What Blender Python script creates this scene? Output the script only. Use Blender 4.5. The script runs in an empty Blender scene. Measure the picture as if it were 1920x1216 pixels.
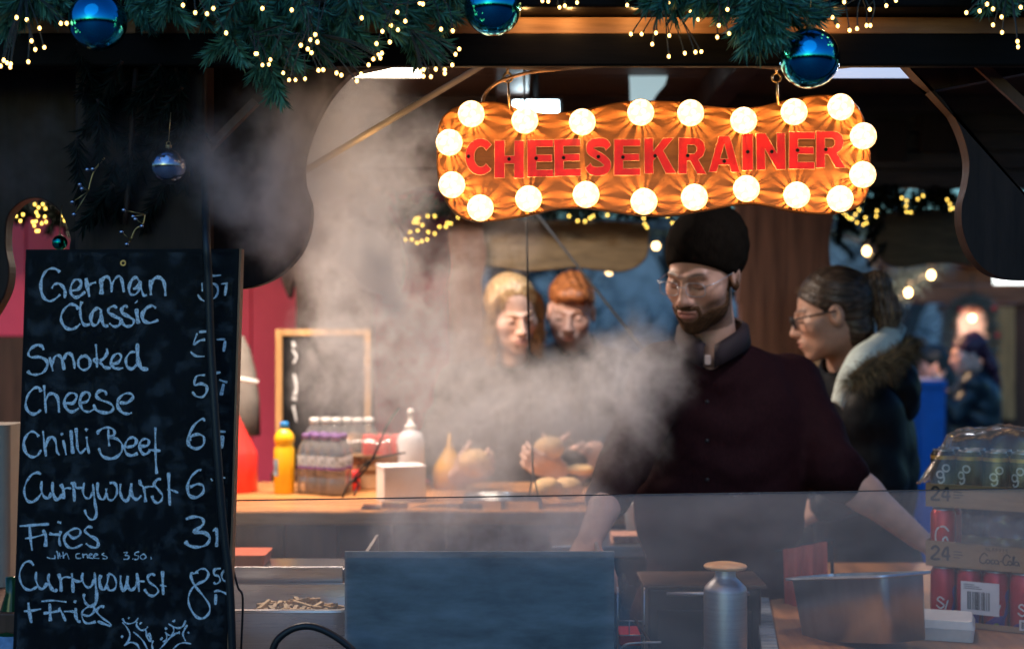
import bpy, bmesh, math, random
import numpy as np
from mathutils import Vector, Matrix, noise as mnoise
rnd = random.Random(7)
R = math.radians
SC = bpy.context.scene
COL = SC.collection
# ---------------------------------------------------------------- camera
F = 2667.0
CX, CY, EYE = 960.0, 608.0, 1.65
cam_d = bpy.data.cameras.new('camera')
cam_d.lens = 50; cam_d.sensor_width = 36; cam_d.clip_end = 500; cam_d.clip_start = 0.05
cam_d.dof.use_dof = True; cam_d.dof.focus_distance = 2.55; cam_d.dof.aperture_fstop = 2.6
cam_d.dof.aperture_blades = 7
cam = bpy.data.objects.new('camera', cam_d); COL.objects.link(cam)
cam.location = (0, 0, EYE); cam.rotation_euler = (R(90), 0, 0)
SC.camera = cam
# ---------------------------------------------------------------- sky, dusk light
W = bpy.data.worlds.new("World"); SC.world = W; W.use_nodes = True
wn = W.node_tree.nodes; wl = W.node_tree.links
bg = wn['Background']
sky = wn.new('ShaderNodeTexSky'); sky.sky_type = 'NISHITA'; sky.sun_disc = False
sky.sun_elevation = R(3.0); sky.sun_rotation = R(200)
tint = wn.new('ShaderNodeMix'); tint.data_type = 'RGBA'; tint.blend_type = 'MULTIPLY'
tint.inputs[0].default_value = 1.0
tint.inputs[7].default_value = (0.26, 0.62, 1.45, 1)      # camera balanced for the warm lamps: the dusk reads blue
wl.new(sky.outputs[0], tint.inputs[6]); wl.new(tint.outputs[2], bg.inputs[0])
bg.inputs[1].default_value = 0.15
sun_d = bpy.data.lights.new('sun', 'SUN'); sun_d.energy = 0.185; sun_d.angle = R(50)
sun_d.color = (0.22, 0.56, 1.0)
sun = bpy.data.objects.new('sun', sun_d); COL.objects.link(sun)
sun.rotation_euler = (R(54), 0, R(-12))
vs = SC.view_settings
vs.view_transform = 'Standard'; vs.look = 'None'; vs.exposure = 1.0; vs.gamma = 1.0
SC.render.engine = 'CYCLES'
cy = SC.cycles
cy.use_denoising = True
cy.max_bounces = 6; cy.diffuse_bounces = 2; cy.glossy_bounces = 3; cy.transmission_bounces = 5
cy.volume_bounces = 3; cy.transparent_max_bounces = 16
cy.caustics_reflective = False; cy.caustics_refractive = False
cy.sample_clamp_indirect = 2.0; cy.sample_clamp_direct = 0
cy.volume_step_rate = 1.0; cy.volume_max_steps = 256
# ---------------------------------------------------------------- helpers
def P(px, py, D):
    return Vector(((px - CX) / F * D, D, EYE - (py - CY) / F * D))
def S(D): return D / F
def crom(pts, n=6, closed=False):
    pts = [Vector(p) for p in pts]; out = []; m = len(pts)
    for i in range(m if closed else m - 1):
        if closed: a, b, c, d = pts[i - 1], pts[i], pts[(i + 1) % m], pts[(i + 2) % m]
        else: a, b, c, d = pts[max(i - 1, 0)], pts[i], pts[i + 1], pts[min(i + 2, m - 1)]
        for k in range(n):
            t = k / n
            out.append(0.5 * ((2 * b) + (c - a) * t + (2 * a - 5 * b + 4 * c - d) * t * t + (3 * b - a - 3 * c + d) * t ** 3))
    if not closed: out.append(pts[-1])
    return out
class MB:
    def __init__(s): s.v = []; s.f = []; s.mi = []; s.cur = 0
    def add(s, vs_, fs_):
        o = len(s.v); s.v += [tuple(v) for v in vs_]; s.f += [tuple(i + o for i in f) for f in fs_]
        s.mi += [s.cur] * len(fs_); return s
    def box(s, x0, x1, y0, y1, z0, z1, m=None):
        vs_ = [Vector((x, y, z)) for x in (x0, x1) for y in (y0, y1) for z in (z0, z1)]
        if m is not None: vs_ = [m @ v for v in vs_]
        return s.add(vs_, [(0, 1, 3, 2), (4, 6, 7, 5), (0, 4, 5, 1), (2, 3, 7, 6), (0, 2, 6, 4), (1, 5, 7, 3)])
    def prism(s, poly, y0, y1, m=None):            # poly of (x, z)
        n = len(poly); vs_ = [Vector((p[0], y0, p[1])) for p in poly] + [Vector((p[0], y1, p[1])) for p in poly]
        if m is not None: vs_ = [m @ v for v in vs_]
        a = sum(poly[i][0] * poly[(i + 1) % n][1] - poly[(i + 1) % n][0] * poly[i][1] for i in range(n))
        fr = tuple(range(n)); bk = tuple(range(2 * n - 1, n - 1, -1))
        sd = [(i, i + n, (i + 1) % n + n, (i + 1) % n) for i in range(n)]
        if a < 0: fr = fr[::-1]; bk = bk[::-1]; sd = [q[::-1] for q in sd]
        return s.add(vs_, [fr, bk] + sd)
    def tube(s, pts, r, n=8, cap=True):
        pts = [Vector(p) for p in pts]; m = len(pts)
        rs = r if isinstance(r, (list, tuple)) else [r] * m
        vs_ = []; prev = None
        for i, p in enumerate(pts):
            t = (pts[min(i + 1, m - 1)] - pts[max(i - 1, 0)])
            t = t.normalized() if t.length > 1e-9 else Vector((0, 0, 1))
            if prev is None:
                u = t.orthogonal().normalized()
            else:
                u = (prev - t * prev.dot(t)); u = u.normalized() if u.length > 1e-6 else t.orthogonal().normalized()
            prev = u; w = t.cross(u)
            for k in range(n):
                a = 2 * math.pi * k / n
                vs_.append(p + (u * math.cos(a) + w * math.sin(a)) * rs[i])
        fs_ = []
        for i in range(m - 1):
            for k in range(n):
                fs_.append((i * n + k, i * n + (k + 1) % n, (i + 1) * n + (k + 1) % n, (i + 1) * n + k))
        if cap:
            fs_.append(tuple(range(n - 1, -1, -1))); fs_.append(tuple((m - 1) * n + k for k in range(n)))
        return s.add(vs_, fs_)
    def lathe(s, prof, c=(0, 0, 0), n=24, m=None, cap=True, sx=1, sy=1):     # prof of (r, z)
        c = Vector(c); vs_ = []
        for r, z in prof:
            for k in range(n):
                a = 2 * math.pi * k / n
                v = Vector((r * math.cos(a) * sx, r * math.sin(a) * sy, z))
                vs_.append((m @ v if m is not None else v) + c)
        fs_ = []
        for i in range(len(prof) - 1):
            for k in range(n):
                fs_.append((i * n + k, i * n + (k + 1) % n, (i + 1) * n + (k + 1) % n, (i + 1) * n + k))
        if cap:
            fs_.append(tuple(range(n - 1, -1, -1))); L = len(prof) - 1
            fs_.append(tuple(L * n + k for k in range(n)))
        return s.add(vs_, fs_)
    def ball(s, c, r, n=16, m=10, sq=(1, 1, 1)):
        c = Vector(c); prof = []
        for i in range(m + 1):
            a = -math.pi / 2 + math.pi * i / m
            prof.append((max(math.cos(a), 1e-3) * r, math.sin(a) * r))
        return s.lathe(prof, c, n, Matrix.Diagonal(Vector(sq)))
    def ribbon(s, pts, nrm, w, lift=0.0):
        nrm = Vector(nrm).normalized(); m = len(pts); vs_ = []
        for i, p in enumerate(pts):
            t = (Vector(pts[min(i + 1, m - 1)]) - Vector(pts[max(i - 1, 0)]))
            sd = t.cross(nrm); sd = sd.normalized() if sd.length > 1e-9 else Vector((1, 0, 0))
            ww = w[i] if isinstance(w, list) else w
            vs_ += [Vector(p) + sd * ww / 2 + nrm * lift, Vector(p) - sd * ww / 2 + nrm * lift]
        return s.add(vs_, [(2 * i, 2 * i + 2, 2 * i + 3, 2 * i + 1) for i in range(m - 1)])
    def build(s, name, mat, parent=None, smooth=False, bevel=0, label=None, cat=None, group=None, kind=None, loc=None, seg=2, sub=0):
        return link_mesh(name, s.v, s.f, mat, parent, smooth, bevel, label, cat, group, kind, loc, seg, s.mi, sub)
def wloc(o):
    v = Vector((0, 0, 0))
    while o is not None: v += o.location; o = o.parent
    return v
def tag(o, label=None, cat=None, group=None, kind=None):
    if label: o['label'] = label
    if cat: o['category'] = cat
    if group: o['group'] = group
    if kind: o['kind'] = kind
    return o
def link_mesh(name, v, f, mat, parent=None, smooth=False, bevel=0, label=None, cat=None, group=None, kind=None, loc=None, seg=2, mi=None, sub=0, col=None):
    arr = np.array(v, dtype=np.float64).reshape(-1, 3)
    if parent is not None: off = np.array(wloc(parent))
    elif loc is not None: off = np.array(loc)
    else: off = np.array([(arr[:, 0].min() + arr[:, 0].max()) / 2, (arr[:, 1].min() + arr[:, 1].max()) / 2, arr[:, 2].min()])
    me = bpy.data.meshes.new(name)
    me.from_pydata((arr - off).tolist(), [], [tuple(int(i) for i in q) for q in f])
    mats = mat if isinstance(mat, (list, tuple)) else [mat]
    for m_ in mats: me.materials.append(m_)
    if len(mats) > 1 and mi: me.polygons.foreach_set('material_index', mi)
    if smooth: me.polygons.foreach_set('use_smooth', [True] * len(me.polygons))
    if col is not None:
        ca = me.color_attributes.new('Col', 'FLOAT_COLOR', 'POINT')
        ca.data.foreach_set('color', np.asarray(col, dtype=np.float32).ravel())
    me.update()
    o = bpy.data.objects.new(name, me); COL.objects.link(o)
    if parent is not None: o.parent = parent
    else: o.location = off.tolist()
    if bevel:
        b = o.modifiers.new('bevel', 'BEVEL'); b.width = bevel; b.segments = seg; b.limit_method = 'ANGLE'; b.angle_limit = R(35)
    if sub:
        b = o.modifiers.new('sub', 'SUBSURF'); b.levels = sub; b.render_levels = sub
    return tag(o, label, cat, group, kind)
def thing(name, loc, label, cat, group=None):
    o = bpy.data.objects.new(name, None); COL.objects.link(o); o.location = loc; o.empty_display_size = 0.05
    return tag(o, label, cat, group)
def dup(o, loc, label=None, group=None):
    kids = {}
    def rec(a, par):
        c = a.copy(); COL.objects.link(c)
        if par is not None: c.parent = par
        for ch in [x for x in bpy.data.objects if x.parent is a]: rec(ch, c)
        return c
    c = rec(o, None); c.location = loc
    return tag(c, label, None, group)
# ---------------------------------------------------------------- materials
def newmat(name):
    m = bpy.data.materials.new(name); m.use_nodes = True
    return m, m.node_tree.nodes, m.node_tree.links, m.node_tree.nodes['Principled BSDF']
def mat(name, c, rough=0.6, metal=0.0, var=0.25, scale=12, stretch=(1, 1, 1), bump=0.0, bscale=None, spec=0.5, coat=0.0, sss=0.0, detail=5, c2=None, rvar=0.0, alpha=1.0, island=0.0, sheen=0.0):
    m, n, l, b = newmat(name)
    tc = n.new('ShaderNodeTexCoord'); mp = n.new('ShaderNodeMapping'); mp.inputs['Scale'].default_value = stretch
    l.new(tc.outputs['Object'], mp.inputs[0])
    nz = n.new('ShaderNodeTexNoise'); nz.inputs['Scale'].default_value = scale; nz.inputs['Detail'].default_value = detail
    nz.inputs['Roughness'].default_value = 0.62
    l.new(mp.outputs[0], nz.inputs['Vector'])
    cr = n.new('ShaderNodeValToRGB')
    d = [max(x * (1 - var), 0) for x in c]; u = [min(x * (1 + var), 1) for x in (c2 or c)]
    cr.color_ramp.elements[0].position = 0.3; cr.color_ramp.elements[0].color = (*d, 1)
    cr.color_ramp.elements[1].position = 0.72; cr.color_ramp.elements[1].color = (*u, 1)
    l.new(nz.outputs[0], cr.inputs[0])
    out = cr.outputs[0]
    if island:
        g = n.new('ShaderNodeNewGeometry'); mr = n.new('ShaderNodeMapRange')
        mr.inputs[3].default_value = 1 - island; mr.inputs[4].default_value = 1 + island
        l.new(g.outputs['Random Per Island'], mr.inputs[0])
        vm = n.new('ShaderNodeVectorMath'); vm.operation = 'SCALE'
        l.new(out, vm.inputs[0]); l.new(mr.outputs[0], vm.inputs['Scale']); out = vm.outputs[0]
    l.new(out, b.inputs['Base Color'])
    b.inputs['Roughness'].default_value = rough; b.inputs['Metallic'].default_value = metal
    b.inputs['Specular IOR Level'].default_value = spec; b.inputs['Coat Weight'].default_value = coat
    b.inputs['Alpha'].default_value = alpha
    if sheen: b.inputs['Sheen Weight'].default_value = sheen
    if rvar:
        mr = n.new('ShaderNodeMapRange'); mr.inputs[3].default_value = max(rough - rvar, 0.02); mr.inputs[4].default_value = min(rough + rvar, 1)
        l.new(nz.outputs[0], mr.inputs[0]); l.new(mr.outputs[0], b.inputs['Roughness'])
    if bump:
        nb = nz
        if bscale:
            nb = n.new('ShaderNodeTexNoise'); nb.inputs['Scale'].default_value = bscale; nb.inputs['Detail'].default_value = 4
            l.new(mp.outputs[0], nb.inputs['Vector'])
        bp = n.new('ShaderNodeBump'); bp.inputs['Strength'].default_value = bump; bp.inputs['Distance'].default_value = 0.01
        l.new(nb.outputs[0], bp.inputs['Height']); l.new(bp.outputs[0], b.inputs['Normal'])
    return m
def emis(name, c, strength, var=0.0, scale=60, c2=None, sampling='AUTO'):
    m, n, l, b = newmat(name)
    b.inputs['Base Color'].default_value = (*[min(x, .8) for x in c], 1); b.inputs['Roughness'].default_value = 0.4
    b.inputs['Emission Strength'].default_value = strength
    if var:
        tc = n.new('ShaderNodeTexCoord'); v = n.new('ShaderNodeTexVoronoi'); v.inputs['Scale'].default_value = scale
        l.new(tc.outputs['Object'], v.inputs['Vector'])
        cr = n.new('ShaderNodeValToRGB'); cr.color_ramp.elements[0].color = (*c, 1); cr.color_ramp.elements[1].color = (*(c2 or c), 1)
        cr.color_ramp.elements[0].position = 0.2; cr.color_ramp.elements[1].position = 0.62
        l.new(v.outputs['Distance'], cr.inputs[0]); l.new(cr.outputs[0], b.inputs['Emission Color'])
    else: b.inputs['Emission Color'].default_value = (*c, 1)
    m.cycles.emission_sampling = sampling
    return m
def colmat(name, rough=0.55, sss=0.0, bump=0.0, bscale=200, sheen=0):
    m, n, l, b = newmat(name)
    a = n.new('ShaderNodeVertexColor'); a.layer_name = 'Col'
    tc = n.new('ShaderNodeTexCoord'); nz = n.new('ShaderNodeTexNoise'); nz.inputs['Scale'].default_value = 45; nz.inputs['Detail'].default_value = 4
    l.new(tc.outputs['Object'], nz.inputs['Vector'])
    mr = n.new('ShaderNodeMapRange'); mr.inputs[3].default_value = 0.82; mr.inputs[4].default_value = 1.18
    l.new(nz.outputs[0], mr.inputs[0])
    vm = n.new('ShaderNodeVectorMath'); vm.operation = 'SCALE'
    l.new(a.outputs[0], vm.inputs[0]); l.new(mr.outputs[0], vm.inputs['Scale']); l.new(vm.outputs[0], b.inputs['Base Color'])
    b.inputs['Roughness'].default_value = rough
    if bump:
        bp = n.new('ShaderNodeBump'); bp.inputs['Strength'].default_value = bump; bp.inputs['Distance'].default_value = 0.003
        l.new(nz.outputs[0], bp.inputs['Height']); l.new(bp.outputs[0], b.inputs['Normal'])
    return m
def hairmat(name, c1, c2, rough=0.42, stretch=(160, 160, 9), rot=(0, 0, 0)):
    m, n, l, b = newmat(name)
    tc = n.new('ShaderNodeTexCoord'); mp = n.new('ShaderNodeMapping'); mp.inputs['Scale'].default_value = stretch; mp.inputs['Rotation'].default_value = rot
    l.new(tc.outputs['Object'], mp.inputs[0])
    nz = n.new('ShaderNodeTexNoise'); nz.inputs['Scale'].default_value = 1; nz.inputs['Detail'].default_value = 4
    l.new(mp.outputs[0], nz.inputs['Vector'])
    cr = n.new('ShaderNodeValToRGB'); cr.color_ramp.elements[0].position = .35; cr.color_ramp.elements[1].position = .68
    cr.color_ramp.elements[0].color = (*c1, 1); cr.color_ramp.elements[1].color = (*c2, 1)
    l.new(nz.outputs[0], cr.inputs[0]); l.new(cr.outputs[0], b.inputs['Base Color'])
    bp = n.new('ShaderNodeBump'); bp.inputs['Strength'].default_value = .8; bp.inputs['Distance'].default_value = .004
    l.new(nz.outputs[0], bp.inputs['Height']); l.new(bp.outputs[0], b.inputs['Normal'])
    b.inputs['Roughness'].default_value = rough
    return m
def glassy(name, c=(1, 1, 1), clear=0.85, dirt=0.08, rough=0.05, scale=6, stretch=(1, 1, 1), fac=0.5, dirtcol=(.8, .8, .8)):
    m, n, l, b = newmat(name); n.remove(b); out = n['Material Output']
    tr = n.new('ShaderNodeBsdfTransparent'); tr.inputs[0].default_value = (*c, 1)
    gl = n.new('ShaderNodeBsdfGlossy'); gl.inputs['Roughness'].default_value = rough
    df = n.new('ShaderNodeBsdfDiffuse'); df.inputs[0].default_value = (*dirtcol, 1)
    tl = n.new('ShaderNodeBsdfTranslucent'); tl.inputs[0].default_value = (*dirtcol, 1)
    fr = n.new('ShaderNodeFresnel'); fr.inputs[0].default_value = 1.45
    mul = n.new('ShaderNodeMath'); mul.operation = 'MULTIPLY'; mul.inputs[1].default_value = fac * 2
    l.new(fr.outputs[0], mul.inputs[0])
    m1 = n.new('ShaderNodeMixShader'); l.new(mul.outputs[0], m1.inputs[0]); l.new(tr.outputs[0], m1.inputs[1]); l.new(gl.outputs[0], m1.inputs[2])
    m2 = n.new('ShaderNodeMixShader'); m2.inputs[0].default_value = 0.5; l.new(df.outputs[0], m2.inputs[1]); l.new(tl.outputs[0], m2.inputs[2])
    tc = n.new('ShaderNodeTexCoord'); mp = n.new('ShaderNodeMapping'); mp.inputs['Scale'].default_value = stretch
    nz = n.new('ShaderNodeTexNoise'); nz.inputs['Scale'].default_value = scale; nz.inputs['Detail'].default_value = 7; nz.inputs['Roughness'].default_value = .65
    l.new(tc.outputs['Object'], mp.inputs[0]); l.new(mp.outputs[0], nz.inputs['Vector'])
    mr = n.new('ShaderNodeMapRange'); mr.inputs[1].default_value = .3; mr.inputs[2].default_value = .75
    mr.inputs[3].default_value = dirt * .6; mr.inputs[4].default_value = dirt * 1.6
    l.new(nz.outputs[0], mr.inputs[0])
    m3 = n.new('ShaderNodeMixShader'); l.new(mr.outputs[0], m3.inputs[0]); l.new(m1.outputs[0], m3.inputs[1]); l.new(m2.outputs[0], m3.inputs[2])
    l.new(m3.outputs[0], out.inputs[0])
    return m
def wood(name, c, var=.45, rough=.55, grain=(3, 3, 40), scale=1.0, bump=.15, spec=.3):
    return mat(name, c, rough, 0, var, scale, grain, bump=bump, rvar=.12, detail=8, spec=spec)
M = {}
M['darkwood'] = wood('dark_stained_wood', (.034, .019, .015), grain=(40, 40, 4), spec=.15)
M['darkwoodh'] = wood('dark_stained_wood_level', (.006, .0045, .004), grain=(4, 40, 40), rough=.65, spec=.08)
M['brownwood'] = wood('brown_wood', (.11, .05, .03), grain=(36, 36, 3), rough=.5)
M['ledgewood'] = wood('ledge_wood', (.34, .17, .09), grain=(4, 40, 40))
M['olive'] = wood('flap_wood', (.18, .12, .06), grain=(5, 30, 30))
M['orangewood'] = wood('varnished_wood', (.55, .25, .09), grain=(4, 40, 40), rough=.28)
M['palewood'] = wood('pale_wood', (.44, .25, .10), grain=(30, 30, 3))
M['edge'] = wood('cut_wood_edge', (.30, .15, .075), grain=(20, 20, 6))
M['signwood'] = wood('sign_wood', (.36, .135, .036), grain=(5, 26, 26), rough=.5, var=.45)
M['innerwood'] = wood('inner_brown_wood', (.060, .040, .034), grain=(4, 40, 40))
M['pink'] = mat('pink_wall', (.93, .075, .145), .55, var=.12, scale=3)
M['slate'] = mat('slate_board', (.0065, .0068, .008), .65, var=.45, spec=.12, scale=5, stretch=(3, 1, 1), rvar=.15, bump=.05, bscale=60)
M['red'] = mat('red_paint', (.74, .010, .008), .35, var=.18, scale=30, bump=.08)
M['steel'] = mat('brushed_steel', (.52, .53, .55), .3, 1, var=.15, scale=5, stretch=(2, 2, 60), rvar=.1)
M['steeldull'] = mat('dull_steel_plate', (.22, .25, .28), .6, .1, var=.8, scale=7, stretch=(.8, 1, 2.6), rvar=.2, bump=.06, bscale=30, detail=9)
M['alu'] = mat('spun_aluminium', (.50, .51, .54), .42, .9, var=.12, scale=4, stretch=(1, 1, 60), rvar=.08)
M['blacksteel'] = mat('dark_steel', (.22, .23, .25), .26, 1, var=.25, scale=6, rvar=.08)
M['pansteel'] = mat('worn_pan_steel', (.55, .58, .62), .36, 1.0, var=.2, scale=14, stretch=(1, 1, .3), rvar=.12)
M['black'] = mat('black_plastic', (.012, .012, .013), .45, var=.3)
M['iron'] = mat('black_iron', (.010, .010, .011), .55, .0, var=.4, spec=.15)
M['wire'] = mat('dark_wire', (.02, .028, .02), .5, var=.3)
M['brass'] = mat('worn_brass', (.45, .30, .13), .35, 1, var=.3, scale=40)
M['white'] = mat('white_plastic', (.72, .70, .66), .45, var=.06)
M['foam'] = mat('white_foam', (.80, .76, .70), .8, var=.06, scale=60)
M['yellow'] = mat('yellow_plastic', (.90, .50, .008), .35, var=.06)
M['cyan'] = mat('blue_cap', (.02, .22, .55), .4, var=.1)
M['purple'] = mat('purple_cap', (.17, .07, .26), .4, var=.1)
M['redplastic'] = mat('red_plastic', (.75, .03, .03), .4, var=.1)
M['card'] = mat('brown_cardboard', (.36, .22, .11), .8, var=.16, scale=20, stretch=(1, 1, 6))
M['ink'] = mat('black_ink', (.02, .018, .016), .7, var=.2)
M['label'] = mat('paper_label', (.78, .74, .74), .6, var=.05)
M['bun'] = mat('bread_crust', (.72, .45, .20), .7, var=.3, scale=30, bump=.2)
M['fries'] = mat('fried_potato', (.45, .28, .09), .6, var=.25, island=.25)
M['towel'] = mat('red_towel', (.52, .09, .06), .9, var=.3, scale=20, stretch=(4, 4, .5), bump=.3)
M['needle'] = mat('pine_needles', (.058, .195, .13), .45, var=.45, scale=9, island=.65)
M['twig'] = mat('pine_stem', (.05, .032, .02), .8)
M['bauble'] = mat('blue_bauble', (.01, .36, .62), .09, 1, var=.05)
M['teal'] = mat('teal_bauble', (.0, .25, .22), .15, 1, var=.05)
M['mirror'] = mat('silver_bauble', (.38, .42, .55), .10, 1, var=.05)
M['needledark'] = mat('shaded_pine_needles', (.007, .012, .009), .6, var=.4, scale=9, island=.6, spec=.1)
M['ground'] = mat('stone_paving', (.10, .10, .10), .5, var=.4, scale=3, bump=.2)
M['bin'] = mat('blue_bin_plastic', (.008, .15, .52), .45, var=.1)
M['cable'] = mat('tan_cable', (.30, .17, .09), .5, var=.2)
M['cap_glow'] = emis('bulb_cap_glow', (1.0, .80, .50), 1.75, var=1, scale=90, c2=(1.0, .52, .17))
M['fairy'] = emis('fairy_bulb_glow', (1.0, .55, .14), 4.2)
M['fairyfar'] = emis('far_fairy_glow', (1.0, .62, .10), 3.0, sampling='NONE')
M['festoon'] = emis('festoon_glow', (1.0, .62, .26), 9)
M['tubewarm'] = emis('warm_tube_glow', (1.0, .83, .60), 7)
M['tubecool'] = emis('cool_tube_glow', (.60, .72, 1.0), .42)
M['led'] = emis('led_glow', (.72, .90, 1.0), 8)
M['heat'] = emis('heating_bar_glow', (1.0, .22, .03), 6)
# ================================================================ setting
g = MB(); g.add([(-60, -40, 0), (60, -40, 0), (60, 90, 0), (-60, 90, 0)], [(0, 1, 2, 3)])
g.build('ground', M['ground'], kind='structure')
hl = MB(); rr = random.Random(77); pts = []  # unseen ridge added behind the camera to give reflections a dark skyline
for i in range(61):
    a = R(180 + 180 * i / 60); h = 1.7 + 1.2 * abs(math.sin(i * .9)) + .9 * (i % 7 == 3) + rr.uniform(-.4, .4)
    pts.append((16 * math.cos(a), 16 * math.sin(a), h))
for i in range(60):
    p, q = pts[i], pts[i + 1]
    hl.add([(p[0], p[1], -.2), (q[0], q[1], -.2), (q[0], q[1], q[2]), (p[0], p[1], p[2]), (p[0] * 1.5, p[1] * 1.5, -.2), (q[0] * 1.5, q[1] * 1.5, -.2)], [(0, 1, 2, 3), (3, 2, 5, 4)])
hl.build('reflection_ridge', mat('dark_ridge', (.010, .012, .012), .9, var=.4), kind='structure')
stall = thing('market_stall', (0, 3.6, 0), 'dark carved timber market stall with open serving front and heavy top beam', 'stall')
def px_poly(pts, D, n=5, closed=True, smooth=True):
    q = [P(x, y, D) for x, y in pts]
    if smooth: q = crom(q, n, closed)
    return [(v.x, v.z) for v in q]
# top beam: dark fascia, lit ledge above
z0 = P(0, 124, 2.45).z; z1 = P(0, 62, 2.45).z; z2 = P(0, 27, 2.45).z
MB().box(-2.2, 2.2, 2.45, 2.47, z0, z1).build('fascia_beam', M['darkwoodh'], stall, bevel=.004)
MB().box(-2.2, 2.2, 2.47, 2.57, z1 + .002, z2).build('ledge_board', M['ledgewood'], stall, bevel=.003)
MB().box(-2.2, 2.2, 2.40, 2.62, z2 + .002, z2 + .20).build('roof_edge_board', M['darkwoodh'], stall, bevel=.004)
# scalloped valance just behind the beam
vz = P(0, 126, 2.62).z
pl = [(-1.2, vz + .10), (1.2, vz + .10)]
sc = []
for i in range(121):
    x = 1.2 - 2.4 * i / 120
    sc.append((x, vz + .004 - .0105 * max(0, math.sin(x / .235 * math.pi + .7)) ** .7))
MB().prism(pl + sc, 2.60, 2.62).build('valance_board', M['darkwood'], stall)
# ceiling planks
cb = MB()
for i in range(16):
    y = 2.6 + i * .2
    cb.box(-2.2, 2.2, y, y + .196, 2.45 + .002 * (i % 2), 2.475)
cb.build('ceiling_boards', M['innerwood'], stall, bevel=.003)
MB().box(-.05, .05, 2.7, 5.2, 2.36, 2.448).build('rafter', M['darkwood'], stall, bevel=.004)
MB().box(.62, .70, 2.7, 5.2, 2.36, 2.448).build('rafter', M['darkwood'], stall, bevel=.004)
# carved panels on both sides of the opening
rp = [(1700, 110), (1728, 142), (1765, 172), (1790, 205), (1812, 250), (1824, 300), (1820, 345), (1810, 385), (1812, 430), (1832, 480), (1868, 513), (1920, 524), (1990, 520), (2050, 500), (2050, 110)]
MB().prism(px_poly(rp[:-1], 2.56) + [tuple((P(2050, 110, 2.56).x, P(2050, 110, 2.56).z))], 2.58, 2.62).build('carved_panel', M['darkwood'], stall, bevel=.005)
lp = [(690, 110), (655, 140), (620, 180), (592, 230), (572, 290), (570, 340), (583, 385), (580, 430), (562, 475), (524, 515), (480, 536), (440, 540), (410, 520), (390, 470), (260, 470), (140, 478), (131, 440), (110, 395), (75, 372), (40, 378), (14, 408), (10, 460), (17, 510), (5, 560), (-40, 620), (-120, 650), (-150, 400), (-150, 110)]
MB().prism(px_poly(lp, 2.66), 2.66, 2.70).build('carved_panel', M['darkwood'], stall, bevel=.005)
a, b_ = P(140, 0, 2.5), P(385, 0, 2.5)
MB().box(a.x, b_.x, 2.50, 2.578, 0, 2.3).build('post', M['darkwood'], stall, bevel=.006)
MB().box(1.12, 1.34, 2.50, 2.578, 0, 2.3).build('post', M['darkwood'], stall, bevel=.006)
# right diagonal brace
q0, q1 = P(1835, 120, 2.55), P(1960, 235, 2.55)
MB().tube([q0, q1], .013, 4).build('brace', M['brownwood'], stall)
q0, q1 = P(480, 190, 2.55), P(385, 285, 2.55)
MB().tube([q0, q1], .010, 4).build('brace', M['brownwood'], stall)
# rear: gable boards with scalloped lower edge, posts, lifted flaps
gz = P(0, 400, 5.0).z
top = [(-2.2, 2.448), (2.2, 2.448)]
sc = []
for i in range(161):
    x = 2.2 - 4.4 * i / 160
    sc.append((x, gz + .055 + .035 * abs(math.sin(x / .19 * math.pi + .4)) ** .8))
gb = MB()
gb.prism(top + sc, 5.0, 5.03)
gb.build('gable_board', M['innerwood'], stall)
gs = MB()
for i in range(5):
    z = 2.13 + i * .066
    gs.box(-2.2, 2.2, 4.985, 4.998, z, z + .058)
gs.build('gable_slats', M['innerwood'], stall, bevel=.003)
for k, (x0, y0, x1, y1) in enumerate([(1725, 215, 1800, 285), (1640, 225, 1700, 300)]):
    a, c = P(x0, y0, 4.97), P(x1, y1, 4.97)
    MB().box(a.x, c.x, 4.955, 4.984, c.z, a.z).build('gable_block', M['darkwood'], stall, bevel=.004)
bp = [(540, 300), (700, 290), (723, 386), (743, 425), (755, 459), (760, 504), (751, 540), (726, 568), (698, 585), (698, 1300), (554, 1300), (554, 578), (541, 560), (525, 518), (520, 460), (535, 400)]
MB().prism(px_poly(bp, 5.05), 5.06, 5.13).build('post', M['darkwood'], stall, bevel=.006)
bp = [(850, 330), (920, 330), (905, 420), (912, 480), (900, 540), (906, 600), (905, 1300), (842, 1300), (842, 600), (832, 560), (846, 500), (840, 440)]
MB().prism(px_poly(bp, 5.05), 5.06, 5.13).build('post', M['brownwood'], stall, bevel=.006)
bp = [(1395, 320), (1575, 320), (1566, 400), (1558, 440), (1557, 480), (1564, 520), (1566, 570), (1556, 640), (1556, 1250), (1392, 1250), (1392, 640), (1386, 560), (1394, 470)]
pz = MB().prism(px_poly(bp, 4.75), 4.76, 4.84)
pz.build('post', M['brownwood'], stall, bevel=.008)
fl = [(890, 415), (1030, 412), (1140, 414), (1212, 420), (1217, 450), (1214, 480), (1195, 500), (1165, 510), (1130, 508), (1080, 502), (1030, 506), (980, 508), (930, 500), (890, 490)]
MB().prism(px_poly(fl, 5.1), 5.1, 5.14).build('flap_board', M['olive'], stall, bevel=.006)
fl = [(1650, 402), (1720, 392), (1810, 392), (1900, 396), (1960, 398), (1960, 492), (1890, 494), (1840, 497), (1790, 493), (1740, 494), (1700, 501), (1665, 494), (1645, 470), (1640, 435)]
MB().prism(px_poly(fl, 5.1), 5.1, 5.14).build('flap_board', M['olive'], stall, bevel=.006)
# hanging strip of torn plastic under the ceiling
q = [(1180, 142), (1252, 142), (1246, 160), (1232, 176), (1222, 192), (1200, 191), (1182, 192)]
MB().prism(px_poly(q, 4.6, smooth=False), 4.6, 4.604).build('plastic_strip', emis('self_lit_plastic', (.42, .58, .62), .38), label='torn translucent plastic strip hanging under the stall ceiling', cat='plastic sheet')  # emission stands in for light shining through the strip
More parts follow.
